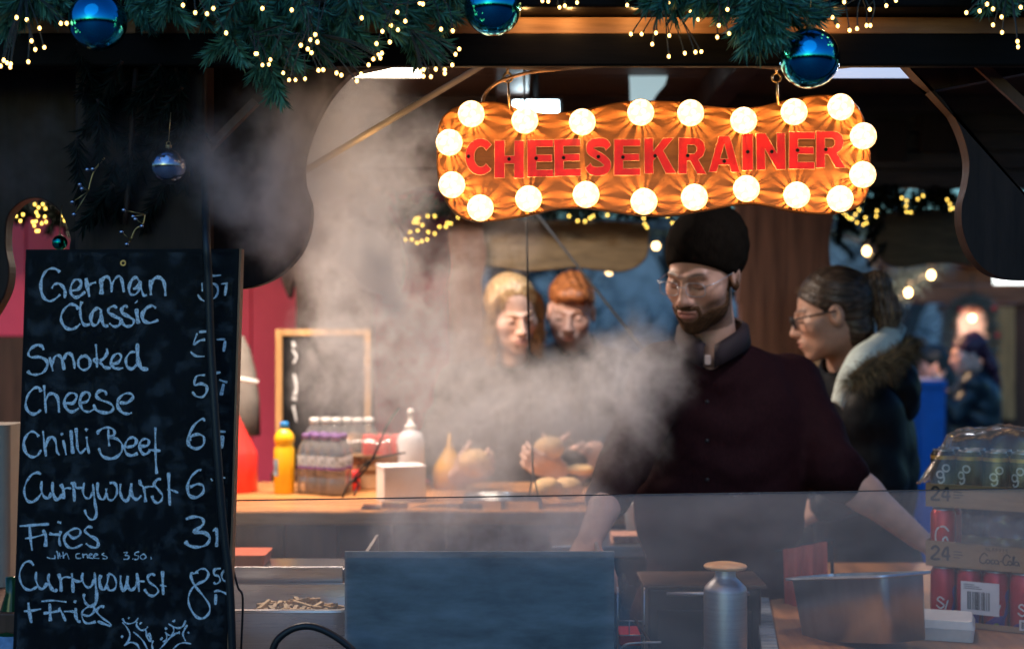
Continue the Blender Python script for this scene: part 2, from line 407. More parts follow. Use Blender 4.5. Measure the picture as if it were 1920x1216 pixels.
# ---------------------------------------------------------------- counters
bc = thing('serving_counter', (-.6, 4.3, 0), 'varnished orange wood serving counter along the back of the stall', 'counter')
MB().box(-2.0, .42, 3.9, 4.62, 1.10, 1.14).build('counter_top', M['orangewood'], bc, bevel=.006)
cf = MB()
for i in range(16):
    x = -1.98 + i * .15
    cf.box(x, x + .146, 3.95, 3.97, .02, 1.098)
cf.box(-1.98, .40, 4.55, 4.57, 0, 1.098)
cf.build('front_panel', M['brownwood'], bc, bevel=.003)
sc_ = thing('steel_side_counter', (.9, 4.4, 0), 'low steel customer shelf behind the man at the stall side', 'counter')
MB().box(.10, .42, 3.6, 3.89, 1.06, 1.09).build('shelf_top', M['steel'], sc_, bevel=.004)
MB().box(.12, .40, 3.62, 3.87, 0, 1.058).build('cabinet', M['blacksteel'], sc_, bevel=.004)
pc = thing('preparation_counter', (.9, 3.2, 0), 'wooden preparation counter with a ribbed steel edge strip, right side behind the glass', 'counter')
A, B = Vector((.50, 2.62)), Vector((.675, 3.83))
top_ = [(A.x, A.y), (1.6, 2.62), (1.6, 3.83), (B.x, B.y)]
def slab(poly, z0, z1):
    n = len(poly); vs_ = [(x, y, z0) for x, y in poly] + [(x, y, z1) for x, y in poly]
    return vs_, [tuple(range(n - 1, -1, -1)), tuple(range(n, 2 * n))] + [(i, (i + 1) % n, (i + 1) % n + n, i + n) for i in range(n)]
m_ = MB(); m_.add(*slab(top_, .97, 1.01)); m_.build('counter_top', wood('worn_wood', (.42, .19, .075), grain=(30, 3, 30), rough=.4), pc, bevel=.004)
m_ = MB(); m_.add(*slab([(A.x + .05, 2.66), (1.58, 2.66), (1.58, 3.8), (B.x + .05, 3.8)], 0, .968)); m_.build('cabinet', M['blacksteel'], pc)
st = MB()
for i in range(40):
    t0, t1 = i / 40, (i + .8) / 40
    p0 = A.lerp(B, t0); p1 = A.lerp(B, t1)
    st.add(*slab([(p0.x - .035, p0.y), (p0.x - .002, p0.y), (p1.x - .002, p1.y), (p1.x - .035, p1.y)], .99, 1.016))
st.build('steel_edge', M['steeldull'], pc, bevel=.002)
lc = thing('low_steel_table', (-.2, 3.0, 0), 'low dark steel work table behind the glass, under the griddle', 'table')
MB().box(-1.0, .46, 2.62, 3.12, .86, .90).build('table_top', M['blacksteel'], lc, bevel=.004)
for x in (-.97, .43):
    for y in (2.65, 3.09): MB().tube([(x, y, 0), (x, y, .86)], .018, 8).build('leg', M['steel'], lc, smooth=True)
# ---------------------------------------------------------------- glass screen
gl = thing('glass_screen', (.3, 2.5, 0), 'smeared clear glass sneeze screen across the front of the counter', 'glass screen')
gD = 2.5
q = [P(430, 937.5, gD), P(2000, 914, gD)]
M['glass'] = glassy('smeared_glass', clear=.8, dirt=.23, rough=.16, scale=3.5, stretch=(1, 1, 1.8), fac=.6, dirtcol=(.70, .68, .70))
gm = MB(); gm.add([(q[0].x, gD, .9), (q[1].x, gD, .9), q[1], q[0], (q[0].x, gD + .006, .9), (q[1].x, gD + .006, .9), q[1] + Vector((0, .006, 0)), q[0] + Vector((0, .006, 0))], [(0, 1, 2, 3)])
gm.build('pane', M['glass'], gl)
gm = MB(); gm.tube([q[0] + Vector((0, .002, -.0005)), q[1] + Vector((0, .002, -.0005))], .0012, 6); gm.build('top_edge', M['iron'], gl)
MB().box(-.55, 1.3, 2.46, 2.54, .84, .897).build('base_rail', M['darkwoodh'], gl, bevel=.004)
# ---------------------------------------------------------------- ceiling lamps
def tube_lamp(x0, x1, y, z, em, label, power, color, rad=.013):
    t = thing('tube_lamp', ((x0 + x1) / 2, y, z), label, 'tube light', 'tube lights under the ceiling')
    MB().tube([(x0, y, z), (x1, y, z)], rad, 12).build('tube', em, t, smooth=True)
    MB().box(x0 - .02, x1 + .02, y - .02, y + .02, z + rad + .003, z + rad + .04).build('housing', M['white'], t, bevel=.003)
    MB().box(x0 + .05, x0 + .08, y - .008, y + .008, z + rad + .041, 2.449).build('hanger', M['steel'], t)
    MB().box(x1 - .08, x1 - .05, y - .008, y + .008, z + rad + .041, 2.449).build('hanger', M['steel'], t)
    ld = bpy.data.lights.new('tube_light', 'AREA'); ld.shape = 'RECTANGLE'; ld.size = x1 - x0; ld.size_y = .03; ld.energy = power; ld.color = color
    lo = bpy.data.objects.new('tube_light', ld); COL.objects.link(lo); lo.parent = t; lo.location = (0, 0, -rad - .004)
    return t
tube_lamp(P(180, 0, 4.1).x, P(790, 0, 4.1).x, 4.1, P(0, 136, 4.1).z, M['tubewarm'], 'warm white tube light over the back serving counter, partly behind the garland', 29, (1, .78, .62))
tube_lamp(P(1500, 0, 3.0).x, P(1712, 0, 3.0).x, 3.0, P(0, 135, 3.0).z, M['tubecool'], 'bluish tube light just behind the top beam, right of the sign hook', 1.5, (.86, .88, 1))
led = thing('flood_light', P(1005, 205, 4.4), 'small square white floodlight glaring above the top left of the sign', 'floodlight')
a, c = P(962, 190, 4.4), P(1047, 216, 4.4)
MB().box(a.x, c.x, 4.38, 4.40, c.z, a.z).build('lens', M['led'], led, bevel=.003)
MB().box(a.x - .012, c.x + .012, 4.401, 4.44, c.z - .01, a.z + .01).build('housing', M['black'], led, bevel=.004)
MB().tube([((a.x + c.x) / 2, 4.42, a.z), ((a.x + c.x) / 2, 4.42, 2.449)], .008).build('bracket', M['black'], led)
ld = bpy.data.lights.new('flood', 'AREA'); ld.size = .12; ld.size_y = .04; ld.shape = 'RECTANGLE'; ld.energy = 6; ld.color = (.72, .88, 1)
lo = bpy.data.objects.new('flood', ld); COL.objects.link(lo); lo.parent = led; lo.location = (0, -.03, 0); lo.rotation_euler = (R(55), 0, 0)
# ================================================================ hanging bulb sign
SD = 2.75
sign = thing('hanging_sign', P(1225, 300, SD), 'wavy wooden sign with red capital letters and twenty glowing round bulbs', 'sign')
ol = [(819, 270), (822, 232), (840, 208), (870, 195), (905, 190), (940, 192), (970, 202), (1000, 209), (1035, 211.5), (1070, 208), (1110, 202), (1150, 193), (1185, 188.5), (1230, 188), (1280, 191), (1320, 197), (1360, 201), (1395, 201.5), (1430, 198), (1470, 188), (1510, 180), (1550, 177), (1585, 181), (1606, 195), (1621, 222), (1630, 262), (1634, 305), (1632, 347), (1621, 377), (1600, 393), (1570, 401), (1540, 402), (1500, 399), (1460, 391), (1430, 384.5), (1400, 383), (1370, 386), (1330, 394), (1290, 401), (1250, 405), (1200, 404), (1160, 399), (1120, 393), (1080, 390), (1045, 392), (1010, 400), (970, 408), (930, 414), (895, 416), (865, 408), (840, 386), (824, 350), (818, 310)]
MB().prism(px_poly(ol, SD, 3), SD, SD + .024).build('sign_board', M['signwood'], sign, bevel=.004)
def curve_mesh(name, splines, depth, bevel):
    cu = bpy.data.curves.new(name, 'CURVE'); cu.dimensions = '2D'; cu.fill_mode = 'BOTH'
    cu.extrude = depth / 2; cu.bevel_depth = bevel; cu.offset = -bevel; cu.bevel_resolution = 1
    for pts in splines:
        s = cu.splines.new('POLY'); s.points.add(len(pts) - 1); s.use_cyclic_u = True
        for p, q_ in zip(s.points, pts): p.co = (q_[0], q_[1], 0, 1)
    o = bpy.data.objects.new(name, cu); COL.objects.link(o)
    me = bpy.data.meshes.new_from_object(o.evaluated_get(bpy.context.evaluated_depsgraph_get()))
    bpy.data.objects.remove(o); bpy.data.curves.remove(cu)
    v = [(w.co.x, -w.co.z, w.co.y) for w in me.vertices]; f = [tuple(p.vertices) for p in me.polygons]
    bpy.data.meshes.remove(me)
    return v, f
def arc(cx, cy, rx, ry, a0, a1, n):
    return [(cx + rx * math.cos(R(a0 + (a1 - a0) * i / n)), cy + ry * math.sin(R(a0 + (a1 - a0) * i / n))) for i in range(n + 1)]
def stroke_poly(pts, w):
    p = [Vector((x, y, 0)) for x, y in pts]; p = crom(p, 5); L, Rr = [], []
    for i in range(len(p)):
        t = (p[min(i + 1, len(p) - 1)] - p[max(i - 1, 0)]).normalized(); nn = Vector((-t.y, t.x, 0)) * w / 2
        L.append((p[i] + nn)[:2]); Rr.append((p[i] - nn)[:2])
    return [tuple(a) for a in L] + [tuple(a) for a in Rr[::-1]]
E_ = [[(0, 0), (1, 0), (1, .2), (.36, .2), (.36, .4), (.96, .4), (.96, .6), (.36, .6), (.36, .8), (1, .8), (1, 1), (0, 1)]]
GLY = {
 'C': [arc(.52, .5, .52, .5, 42, 318, 26) + arc(.54, .5, .22, .27, 322, 38, 20)],
 'H': [[(0, 0), (.36, 0), (.36, .38), (.66, .38), (.66, 0), (1, 0), (1, 1), (.66, 1), (.66, .6), (.36, .6), (.36, 1), (0, 1)]],
 'E': E_,
 'S': [stroke_poly([(.86, .74), (.74, .86), (.5, .885), (.22, .83), (.18, .68), (.4, .56), (.66, .45), (.84, .3), (.74, .155), (.48, .115), (.24, .15), (.12, .27)], .25)],
 'K': [[(0, 0), (.30, 0), (.30, .36), (.42, .48), (.68, 0), (1.02, 0), (.62, .64), (.96, 1), (.62, 1), (.30, .64), (.30, 1), (0, 1)]],
 'R': [[(0, 0), (.32, 0), (.32, .36), (.42, .36), (.68, 0), (1.02, 0), (.72, .40), (.88, .5), (.96, .68), (.9, .88), (.74, .98), (.6, 1), (0, 1)], [(.32, .56), (.56, .56), (.64, .64), (.64, .74), (.56, .8), (.32, .8)]],
 'A': [[(0, 0), (.27, 0), (.33, .2), (.66, .2), (.73, 0), (1, 0), (.68, 1), (.32, 1)], [(.38, .38), (.61, .38), (.5, .76)]],
 'I': [[(0, 0), (1, 0), (1, 1), (0, 1)]],
 'N': [[(0, 0), (.31, 0), (.31, .55), (.69, 0), (1, 0), (1, 1), (.70, 1), (.70, .47), (.33, 1), (0, 1)]],
}
LT = [('C', 873, 925, 261, 327), ('H', 928, 981, 265, 333), ('E', 990, 1036, 264, 331), ('E', 1041, 1088, 263, 330), ('S', 1097, 1146, 261, 328), ('E', 1152, 1199, 263, 328), ('K', 1209, 1265, 261, 325), ('R', 1272, 1322, 260, 325), ('A', 1329, 1385, 257, 322), ('I', 1392, 1410, 252, 319), ('N', 1419, 1471, 252, 318), ('E', 1479, 1525, 249, 316), ('R', 1530, 1582, 248, 314)]
M['letteredge'] = mat('pale_letter_edge', (.75, .38, .20), .5, var=.2)
for i, (ch, x0, x1, y0, y1) in enumerate(LT):
    x0 -= 1.5; x1 += 1.5; y0 -= 1.5; y1 += 1.5
    a, b_ = P(x0, y1, SD), P(x1, y0, SD); w, h = b_.x - a.x, b_.z - a.z
    sp = [[(q[0] * w, q[1] * h) for q in s] for s in GLY[ch]]
    v, f = curve_mesh('letter', sp, .0045, .0007)
    tw = (i * 37 % 7 - 3) * .006
    v = [(x * math.cos(tw) - z * math.sin(tw) + a.x, y + SD - .0035, x * math.sin(tw) + z * math.cos(tw) + a.z) for x, y, z in v]
    mi = []
    for q in f:
        a3, b3, c3 = [Vector(v[k]) for k in q[:3]]; nn = (b3 - a3).cross(c3 - a3); mi.append(0 if nn.length < 1e-12 or abs(nn.normalized().y) > .95 else 1)
    lt = link_mesh('letter', v, f, [M['red'], M['letteredge']], sign, mi=mi)
    sx = {'C': .12, 'I': .5, 'A': .5, 'S': .5, 'N': .52, 'H': .5}.get(ch, .34)
    c = Vector((a.x + w * sx, SD - .0063, a.z + h * (.3 if ch == 'A' else .5)))
    m_ = MB(); mm = Matrix.Rotation(R(90), 3, 'X')
    m_.lathe([(.0036, 0), (.0036, .0012), (.0022, .0014), (.0018, .0004)], c, 12, mm)
    m_.build('screw', M['iron'], lt, smooth=False)
# bulbs: a small lamp inside a ribbed collar throws the star of streaks onto the board
BL = [(884, 216), (984, 228), (1091, 231), (1200, 213), (1293, 214), (1392, 228), (1486, 212), (1573, 203), (1615, 257), (1614, 329), (1572, 374), (1491, 367), (1397, 355), (1300, 371), (1206, 379), (1098, 366), (991, 374), (901, 391), (848, 348), (843, 269)]
ml = bpy.data.lights.new('bulb_lamp', 'POINT'); ml.energy = .36; ml.color = (1, .50, .17); ml.shadow_soft_size = .0026
Mx = Matrix.Rotation(R(90), 3, 'X')           # lathe axis +z -> -y (towards the street)
M['rib'] = mat('smoky_bulb_rib', (.30, .17, .06), .4, var=.1)
first = None
for i, (x, y) in enumerate(BL):
    c = P(x, y, SD)
    if first is None:
        # facetted cap
        cap = MB(); pr = [(.0252, .0135), (.0255, .017), (.0235, .0225), (.0185, .0265), (.0105, .029), (.004, .0295)]
        cap.lathe(pr, c, 20, Mx); bulb = cap.build('bulb', M['cap_glow'], sign)
        bulb.data.polygons.foreach_set('use_smooth', [False] * len(bulb.data.polygons))
        rb = MB(); nr = 21
        for k in range(nr):
            a_ = 2 * math.pi * (k + .3 * math.sin(k * 2.4)) / nr; wv = .066 + .026 * math.sin(k * 5.1)
            pts = []
            for s_ in (-wv, wv):
                for r_ in (.0165, .0245): pts.append((r_ * math.cos(a_ + s_), r_ * math.sin(a_ + s_)))
            vs_ = [c + Mx @ Vector((p[0], p[1], zz)) for p in pts for zz in (.001, .0132)]
            rb.add(vs_, [(0, 1, 3, 2), (4, 6, 7, 5), (0, 4, 5, 1), (2, 3, 7, 6), (0, 2, 6, 4), (1, 5, 7, 3)])
        collar = rb.build('ribbed_collar', M['rib'], bulb)
        bz = MB(); bz.lathe([(.010, .0133), (.0264, .0133), (.0268, .0142), (.0258, .0150), (.0254, .0140)], c, 28, Mx, cap=False); bz.build('shield_ring', M['brass'], bulb, smooth=True)  # brass ring added to keep the cap glow off the board
        first = (bulb, collar, c)
        bb, cc = bulb, collar
    else:
        bb = first[0].copy(); COL.objects.link(bb); bb.location = c - first[2]
        for ch_ in list(first[0].children):
            if ch_.type == 'MESH': cc = ch_.copy(); COL.objects.link(cc); cc.parent = bb
        an = i * .31
    lo = bpy.data.objects.new('bulb_lamp', ml); COL.objects.link(lo); lo.parent = bb
    lo.location = first[2] - sign.location + Vector((0, -.0112, 0))
fl_ = bpy.data.lights.new('bulb_front', 'POINT'); fl_.energy = .05; fl_.color = (1, .58, .27); fl_.shadow_soft_size = .02
for (x, y) in BL:
    lo = bpy.data.objects.new('bulb_front', fl_); COL.objects.link(lo); lo.parent = sign; lo.location = P(x, y, SD) - sign.location + Vector((0, -.11, 0))
# hooks
for (x, yt, yb) in ((952, 128, 200), (1456, 128, 192)):
    c = P(x, yt + 18, SD)
    m_ = MB()
    ring = [c + Vector((.0085 * math.cos(t), 0, .0085 * math.sin(t))) for t in [i * 2 * math.pi / 16 for i in range(17)]]
    m_.tube(ring, .0022, 6, cap=False)
    m_.tube([P(x, yt - 8, SD), P(x, yt + 11, SD)], .0028, 8)
    m_.tube([P(x + 1, yt + 26, SD), P(x + 3, yb + 6, SD)], .0022, 8)
    m_.build('hook', M['brass'], sign, smooth=True)
m_ = MB(); m_.tube(crom([P(905, 196, SD + .03), P(908, 180, SD + .02), P(925, 160, SD), P(952, 147, SD), P(1000, 135, SD), P(1080, 127, SD)], 6), .0035, 8)
m_.build('cable', M['cable'], sign, smooth=True)
M['glowrod'] = M['brass']
# ================================================================ chalk board
BD = 2.40
bx = [P(48, 467.5, BD), P(448, 466, BD), P(424, 1260, BD), P(22.5, 1260, BD)]
board = thing('chalkboard', P(235, 1260, BD), 'tall black menu chalkboard with sausage dishes and prices chalked in white', 'chalkboard')
MB().prism([(v.x, v.z) for v in bx][::-1], BD, BD + .030).build('board', M['slate'], board, bevel=.0012)
e = [(bx[1].x + .0004, bx[1].z), (bx[1].x + .0035, bx[1].z), (bx[2].x + .0035, bx[2].z), (bx[2].x + .0004, bx[2].z)]
MB().prism(e, BD + .001, BD + .029).build('edge_strip', M['edge'], board)
c = P(231, 493, BD - .0006)
m_ = MB(); m_.lathe([(.0026, 0), (.0052, 0), (.0048, .002), (.003, .002), (.0026, .0004)], c, 16, Mx, cap=False); m_.build('screw_ring', M['brass'], board)
def chalkmat():
    m, n, l, b = newmat('chalk'); out = n['Material Output']
    tc = n.new('ShaderNodeTexCoord'); nz = n.new('ShaderNodeTexNoise'); nz.inputs['Scale'].default_value = 420; nz.inputs['Detail'].default_value = 3
    l.new(tc.outputs['Object'], nz.inputs['Vector'])
    cr = n.new('ShaderNodeMapRange'); cr.inputs[1].default_value = .33; cr.inputs[2].default_value = .56; cr.inputs[3].default_value = .5; cr.inputs[4].default_value = 1
    l.new(nz.outputs[0], cr.inputs[0])
    b.inputs['Base Color'].default_value = (.84, .88, .90, 1); b.inputs['Roughness'].default_value = .95
    l.new(cr.outputs[0], b.inputs['Alpha'])
    return m
M['chalk'] = chalkmat()
def smudgemat():
    m, n, l, b = newmat('chalk_dust')
    tc = n.new('ShaderNodeTexCoord'); nz = n.new('ShaderNodeTexNoise'); nz.inputs['Scale'].default_value = 30; nz.inputs['Detail'].default_value = 6
    l.new(tc.outputs['Object'], nz.inputs['Vector'])
    cr = n.new('ShaderNodeMapRange'); cr.inputs[1].default_value = .5; cr.inputs[2].default_value = .8; cr.inputs[3].default_value = 0; cr.inputs[4].default_value = .05
    l.new(nz.outputs[0], cr.inputs[0]); b.inputs['Base Color'].default_value = (.6, .66, .72, 1); b.inputs['Roughness'].default_value = 1
    l.new(cr.outputs[0], b.inputs['Alpha']); return m
a, c = bx[3], bx[1]
m_ = MB(); m_.prism([(bx[3].x + .006, bx[3].z), (bx[2].x - .006, bx[2].z), (bx[1].x - .006, bx[1].z - .006), (bx[0].x + .006, bx[0].z - .006)], BD - .0004, BD - .0003)
m_.build('chalk_dust', smudgemat(), board)
LIFT = [0]
def chalk(name, ox, oy, sc_, strokes, w=5.8, label=None, D=BD, mtl=None, par=None):
    m_ = MB()
    for st_ in strokes:
        ww = w
        if isinstance(st_[0], (int, float)): ww = st_[0]; st_ = st_[1:]
        if len(st_) == 1: st_ = [st_[0], (st_[0][0] + 4, st_[0][1] + 14)]
        p = crom([P(ox + x / sc_, oy + y / sc_, D) for x, y in st_], 6)
        LIFT[0] += 1
        n_ = len(p)
        wl_ = [ww * S(D) * (.80 + .20 * math.sin(i * .7 + LIFT[0]) + .20 * math.sin(i * .19 + LIFT[0] * 2)) * (.7 if i in (0, n_ - 1) else 1) for i in range(n_)]
        m_.ribbon(p, (0, -1, 0), wl_, .0007 + .00004 * (LIFT[0] % 22))
    return m_.build(name, mtl or M['chalk'], par or board, label=label)
def chalk_rows(ox, oy, sc_, bounds, strokes, w):
    for lo, hi in zip(bounds, bounds[1:]):
        g_ = [s_ for s_ in strokes if lo <= s_[-1][1] < hi]
        if g_: chalk('chalk_price', ox, oy, sc_, g_, w)
chalk('chalk_writing', 60, 490, 6.4, [
 [(335, 130), (290, 92), (225, 85), (160, 125), (115, 220), (108, 330), (140, 430), (205, 475), (270, 455), (340, 395)], [(238, 325), (265, 280), (320, 265), (370, 300), (398, 360), (392, 440)],
 [(480, 350), (560, 330), (592, 265), (565, 220), (510, 225), (468, 300), (470, 385), (525, 430), (590, 405), (640, 360)],
 [8, (650, 200), (665, 300), (690, 425)], [(685, 290), (715, 265), (770, 250)],
 [8, (825, 205), (835, 300), (835, 395)], [6.5, (835, 230), (880, 185), (925, 200), (955, 290), (955, 370)], [(960, 280), (1000, 205), (1050, 175), (1080, 230), (1105, 370)],
 [(1290, 240), (1250, 190), (1195, 230), (1165, 320), (1185, 390), (1250, 390), (1300, 310), (1300, 240)], [(1215, 330), (1260, 310), (1300, 240), (1310, 310), (1340, 405), (1380, 400)],
 [8, (1418, 220), (1425, 320), (1428, 405)], [6.5, (1430, 290), (1460, 215), (1520, 190), (1575, 230), (1598, 320), (1602, 415)]])
chalk('chalk_writing', 60, 490, 6.4, [
 [(560, 575), (530, 530), (465, 515), (395, 565), (352, 650), (360, 730), (410, 795), (480, 812), (540, 785), (580, 745)], [6.5, (600, 480), (580, 560), (590, 680), (630, 760), (700, 750)],
 [6.5, (840, 590), (790, 560), (735, 600), (708, 680), (730, 755), (780, 755), (825, 680)], [6.5, (830, 590), (835, 680), (865, 765), (920, 770)],
 [6.5, (1020, 560), (985, 535), (930, 560), (920, 610), (990, 655), (1070, 700), (1050, 760), (990, 780), (930, 740)],
 [6.5, (1150, 555), (1120, 530), (1080, 570), (1090, 620), (1170, 665), (1225, 710), (1200, 765), (1130, 775), (1080, 730)],
 [7, (1255, 565), (1265, 660), (1280, 745)], [8, (1250, 480), (1262, 492)], [7, (1490, 560), (1440, 530), (1370, 565), (1325, 640), (1345, 710), (1420, 735), (1520, 700)]])
chalk('chalk_writing', 40, 630, 6.4, [
 [(270, 165), (245, 120), (190, 105), (115, 150), (85, 215), (120, 250), (220, 250), (300, 290), (310, 360), (260, 435), (180, 460), (110, 450), (75, 415)],
 [(340, 250), (360, 330), (380, 420)], [(375, 340), (400, 250), (450, 230), (490, 280), (515, 405)], [(510, 280), (545, 210), (600, 220), (630, 300), (640, 390)],
 [(740, 235), (690, 280), (690, 360), (750, 405), (815, 370), (825, 290), (780, 240), (735, 238)],
 [(895, 95), (905, 230), (910, 375)], [(1025, 145), (1030, 200), (985, 270), (900, 310), (870, 290), (900, 265), (960, 330), (1010, 375), (1075, 380)],
 [(1090, 330), (1160, 315), (1200, 250), (1165, 205), (1105, 240), (1078, 310), (1110, 375), (1170, 388), (1225, 378)],
 [(1370, 190), (1310, 195), (1258, 270), (1270, 360), (1330, 390), (1385, 340)], [8, (1395, 85), (1395, 200), (1410, 320), (1450, 385), (1525, 395)]])
chalk('chalk_writing', 40, 630, 6.4, [
 [(240, 665), (215, 620), (160, 620), (90, 690), (55, 790), (70, 880), (130, 930), (190, 920), (235, 880)], [(275, 585), (285, 740), (298, 920)], [(290, 780), (330, 700), (390, 690), (440, 750), (455, 915)],
 [(540, 800), (620, 800), (665, 730), (640, 685), (570, 690), (520, 770), (540, 860), (610, 905), (695, 860)],
 [(700, 800), (790, 780), (825, 710), (790, 670), (730, 700), (705, 790), (740, 880), (810, 905), (880, 870)],
 [(1025, 710), (1005, 660), (940, 655), (900, 710), (950, 760), (1060, 800), (1105, 850), (1075, 905), (990, 915), (900, 880), (870, 815)],
 [(1180, 795), (1270, 795), (1340, 735), (1320, 690), (1240, 690), (1165, 760), (1160, 840), (1210, 910), (1280, 930), (1330, 915)]], w=5.8)
chalk('chalk_writing', 30, 780, 6.08, [
 [(262, 230), (225, 185), (170, 175), (115, 230), (90, 310), (115, 410), (180, 460), (245, 445), (290, 380)], [(310, 165), (325, 300), (345, 455)], [(340, 350), (370, 260), (420, 235), (455, 290), (470, 400), (500, 440)],
 [(540, 270), (555, 340), (575, 440)], [7, (515, 190), (535, 212)], [6.4, (628, 155), (635, 280), (650, 425)], [(685, 130), (695, 270), (705, 370), (740, 415), (800, 360)], [6, (805, 230), (815, 330), (835, 425)], [7, (790, 140), (815, 160)],
 [(940, 205), (940, 170), (1010, 130), (1090, 135), (1125, 180), (1105, 225), (1060, 240), (1150, 255), (1210, 320), (1205, 400), (1140, 465), (1060, 480), (980, 445), (945, 360)], [(1055, 145), (1055, 240), (1065, 340)],
 [(1255, 350), (1340, 335), (1375, 280), (1340, 240), (1280, 260), (1240, 340), (1260, 420), (1320, 445), (1390, 420)],
 [(1420, 340), (1500, 330), (1515, 275), (1470, 255), (1420, 290), (1415, 370), (1450, 425), (1490, 425), (1530, 390)],
 [(1590, 125), (1590, 300), (1595, 500), (1605, 655)], [(1510, 380), (1580, 385), (1650, 392)]])
chalk('chalk_writing', 30, 780, 6.08, [
 [(285, 660), (250, 640), (180, 665), (115, 760), (95, 860), (125, 950), (180, 975), (240, 940), (295, 870)], [6.4, (295, 735), (290, 830), (320, 910), (370, 930), (410, 870)], [6.4, (420, 745), (420, 850), (455, 940), (500, 930), (530, 880)],
 [6.4, (510, 770), (540, 830), (545, 940)], [(535, 840), (580, 815), (635, 820)], [6, (635, 745), (660, 830), (668, 970)], [(625, 770), (665, 760), (690, 810), (760, 810)],
 [(780, 755), (765, 850), (790, 920), (840, 930), (880, 860)], [(878, 765), (890, 880), (905, 1000), (920, 1100), (895, 1165), (850, 1170), (805, 1120), (785, 1060)],
 [(935, 750), (930, 850), (960, 930), (1005, 940), (1030, 860), (1030, 820)], [(1030, 870), (1055, 940), (1105, 950), (1150, 880), (1150, 800), (1115, 755), (1070, 760)],
 [6, (1195, 765), (1190, 860), (1220, 940), (1270, 955), (1310, 870)], [6.4, (1318, 760), (1310, 860), (1345, 930), (1390, 940), (1430, 900)],
 [6.6, (1410, 720), (1420, 770), (1455, 810), (1470, 890), (1478, 975)], [(1460, 810), (1510, 800), (1570, 798)],
 [(1655, 715), (1610, 720), (1575, 775), (1620, 830), (1670, 900), (1655, 960), (1610, 985), (1565, 950), (1552, 900)],
 [6, (1740, 640), (1745, 800), (1755, 1015)], [(1725, 830), (1780, 840), (1850, 870)]], w=5.2)
chalk('chalk_writing', 30, 960, 6.4, [
 [(45, 162), (160, 155), (280, 145), (400, 138)], [(165, 150), (175, 300), (195, 455)], [(110, 312), (220, 295), (330, 265)],
 [7, (325, 205), (360, 290), (355, 410)], [(400, 250), (450, 262), (520, 262)], [6.4, (540, 220), (520, 320), (535, 405)], [7, (500, 112), (545, 122)],
 [(625, 250), (690, 305), (765, 270), (770, 210), (710, 190), (620, 240), (580, 320), (620, 405), (700, 425), (800, 380)],
 [6, (920, 180), (870, 170), (828, 215), (880, 270), (965, 320), (990, 380), (960, 420), (890, 405), (840, 370)]], w=5.2)
chalk('chalk_writing', 30, 960, 6.4, [
 [(370, 535), (420, 550), (470, 545), (465, 510)], [(485, 465), (500, 480), (510, 555)], [(520, 480), (535, 550)], [(500, 520), (560, 520)], [(565, 470), (575, 550)], [(580, 520), (610, 490), (640, 560)],
 [(770, 490), (725, 500), (730, 545), (785, 545)], [(800, 490), (810, 545)], [(810, 510), (850, 500), (860, 550)], [(875, 525), (915, 505), (890, 495), (870, 535), (930, 550)], [(940, 525), (980, 505), (950, 495), (935, 540), (1000, 550)],
 [(1060, 485), (1035, 505), (1090, 530), (1085, 555), (1040, 550)], [(1290, 480), (1340, 478), (1310, 510), (1355, 520), (1345, 555), (1290, 560)], [(1400, 550), (1408, 560)],
 [(1480, 470), (1435, 480), (1430, 510), (1470, 520), (1460, 560), (1420, 560)], [(1520, 500), (1490, 530), (1520, 560), (1560, 535), (1540, 500), (1515, 502)], [(1620, 530), (1625, 560)]], w=2.6, label='small faint chalk line')
chalk('chalk_writing', 20, 1030, 6.0, [
 [(262, 175), (220, 130), (160, 145), (110, 230), (105, 330), (150, 420), (215, 450), (280, 425), (310, 390)], [6, (290, 245), (285, 330), (320, 420), (365, 435), (415, 370)], [6, (435, 265), (425, 340), (460, 430), (500, 460), (525, 440)],
 [6, (540, 265), (565, 350), (570, 470)], [(565, 330), (610, 305), (680, 310)], [6.6, (690, 260), (700, 370), (705, 480)], [(700, 320), (740, 350), (800, 350)],
 [6, (815, 255), (805, 330), (850, 410), (905, 410), (945, 330)], [6, (945, 250), (955, 370), (970, 500), (955, 600), (900, 630), (850, 600), (825, 540), (830, 490)],
 [6, (1020, 280), (1000, 340), (1020, 430), (1060, 440), (1090, 360), (1100, 270)], [(1100, 265), (1160, 290), (1190, 370), (1170, 440), (1110, 450), (1080, 390)],
 [6, (1240, 285), (1240, 370), (1265, 460), (1305, 400), (1320, 290)], [6, (1318, 290), (1310, 390), (1350, 450), (1400, 420), (1420, 350)], [6.4, (1420, 260), (1435, 370), (1445, 470)], [(1440, 350), (1510, 355)],
 [(1625, 290), (1590, 270), (1545, 300), (1560, 360), (1640, 420), (1660, 470), (1610, 515), (1550, 500), (1505, 440)], [6, (1710, 235), (1712, 370), (1718, 505)], [(1680, 395), (1755, 408)]], w=4.8)
chalk('chalk_writing', 20, 1030, 6.0, [
 [6, (200, 590), (210, 690), (235, 820)], [(150, 690), (250, 680), (345, 662)], [(345, 578), (480, 568), (630, 585)], [6, (440, 600), (445, 700), (448, 800)], [(370, 712), (460, 700), (560, 680)], [6.4, (545, 650), (580, 710), (620, 800)], [(600, 690), (680, 690), (730, 695)],
 [6, (735, 650), (735, 740), (760, 800), (790, 800)], [7, (710, 575), (740, 585)],
 [(800, 720), (880, 740), (940, 690), (935, 640), (870, 640), (805, 700), (820, 790), (870, 825), (960, 805)], [(1055, 640), (1010, 635), (970, 690), (1030, 760), (1120, 825), (1115, 850), (1040, 825), (980, 800)]], w=4.8)
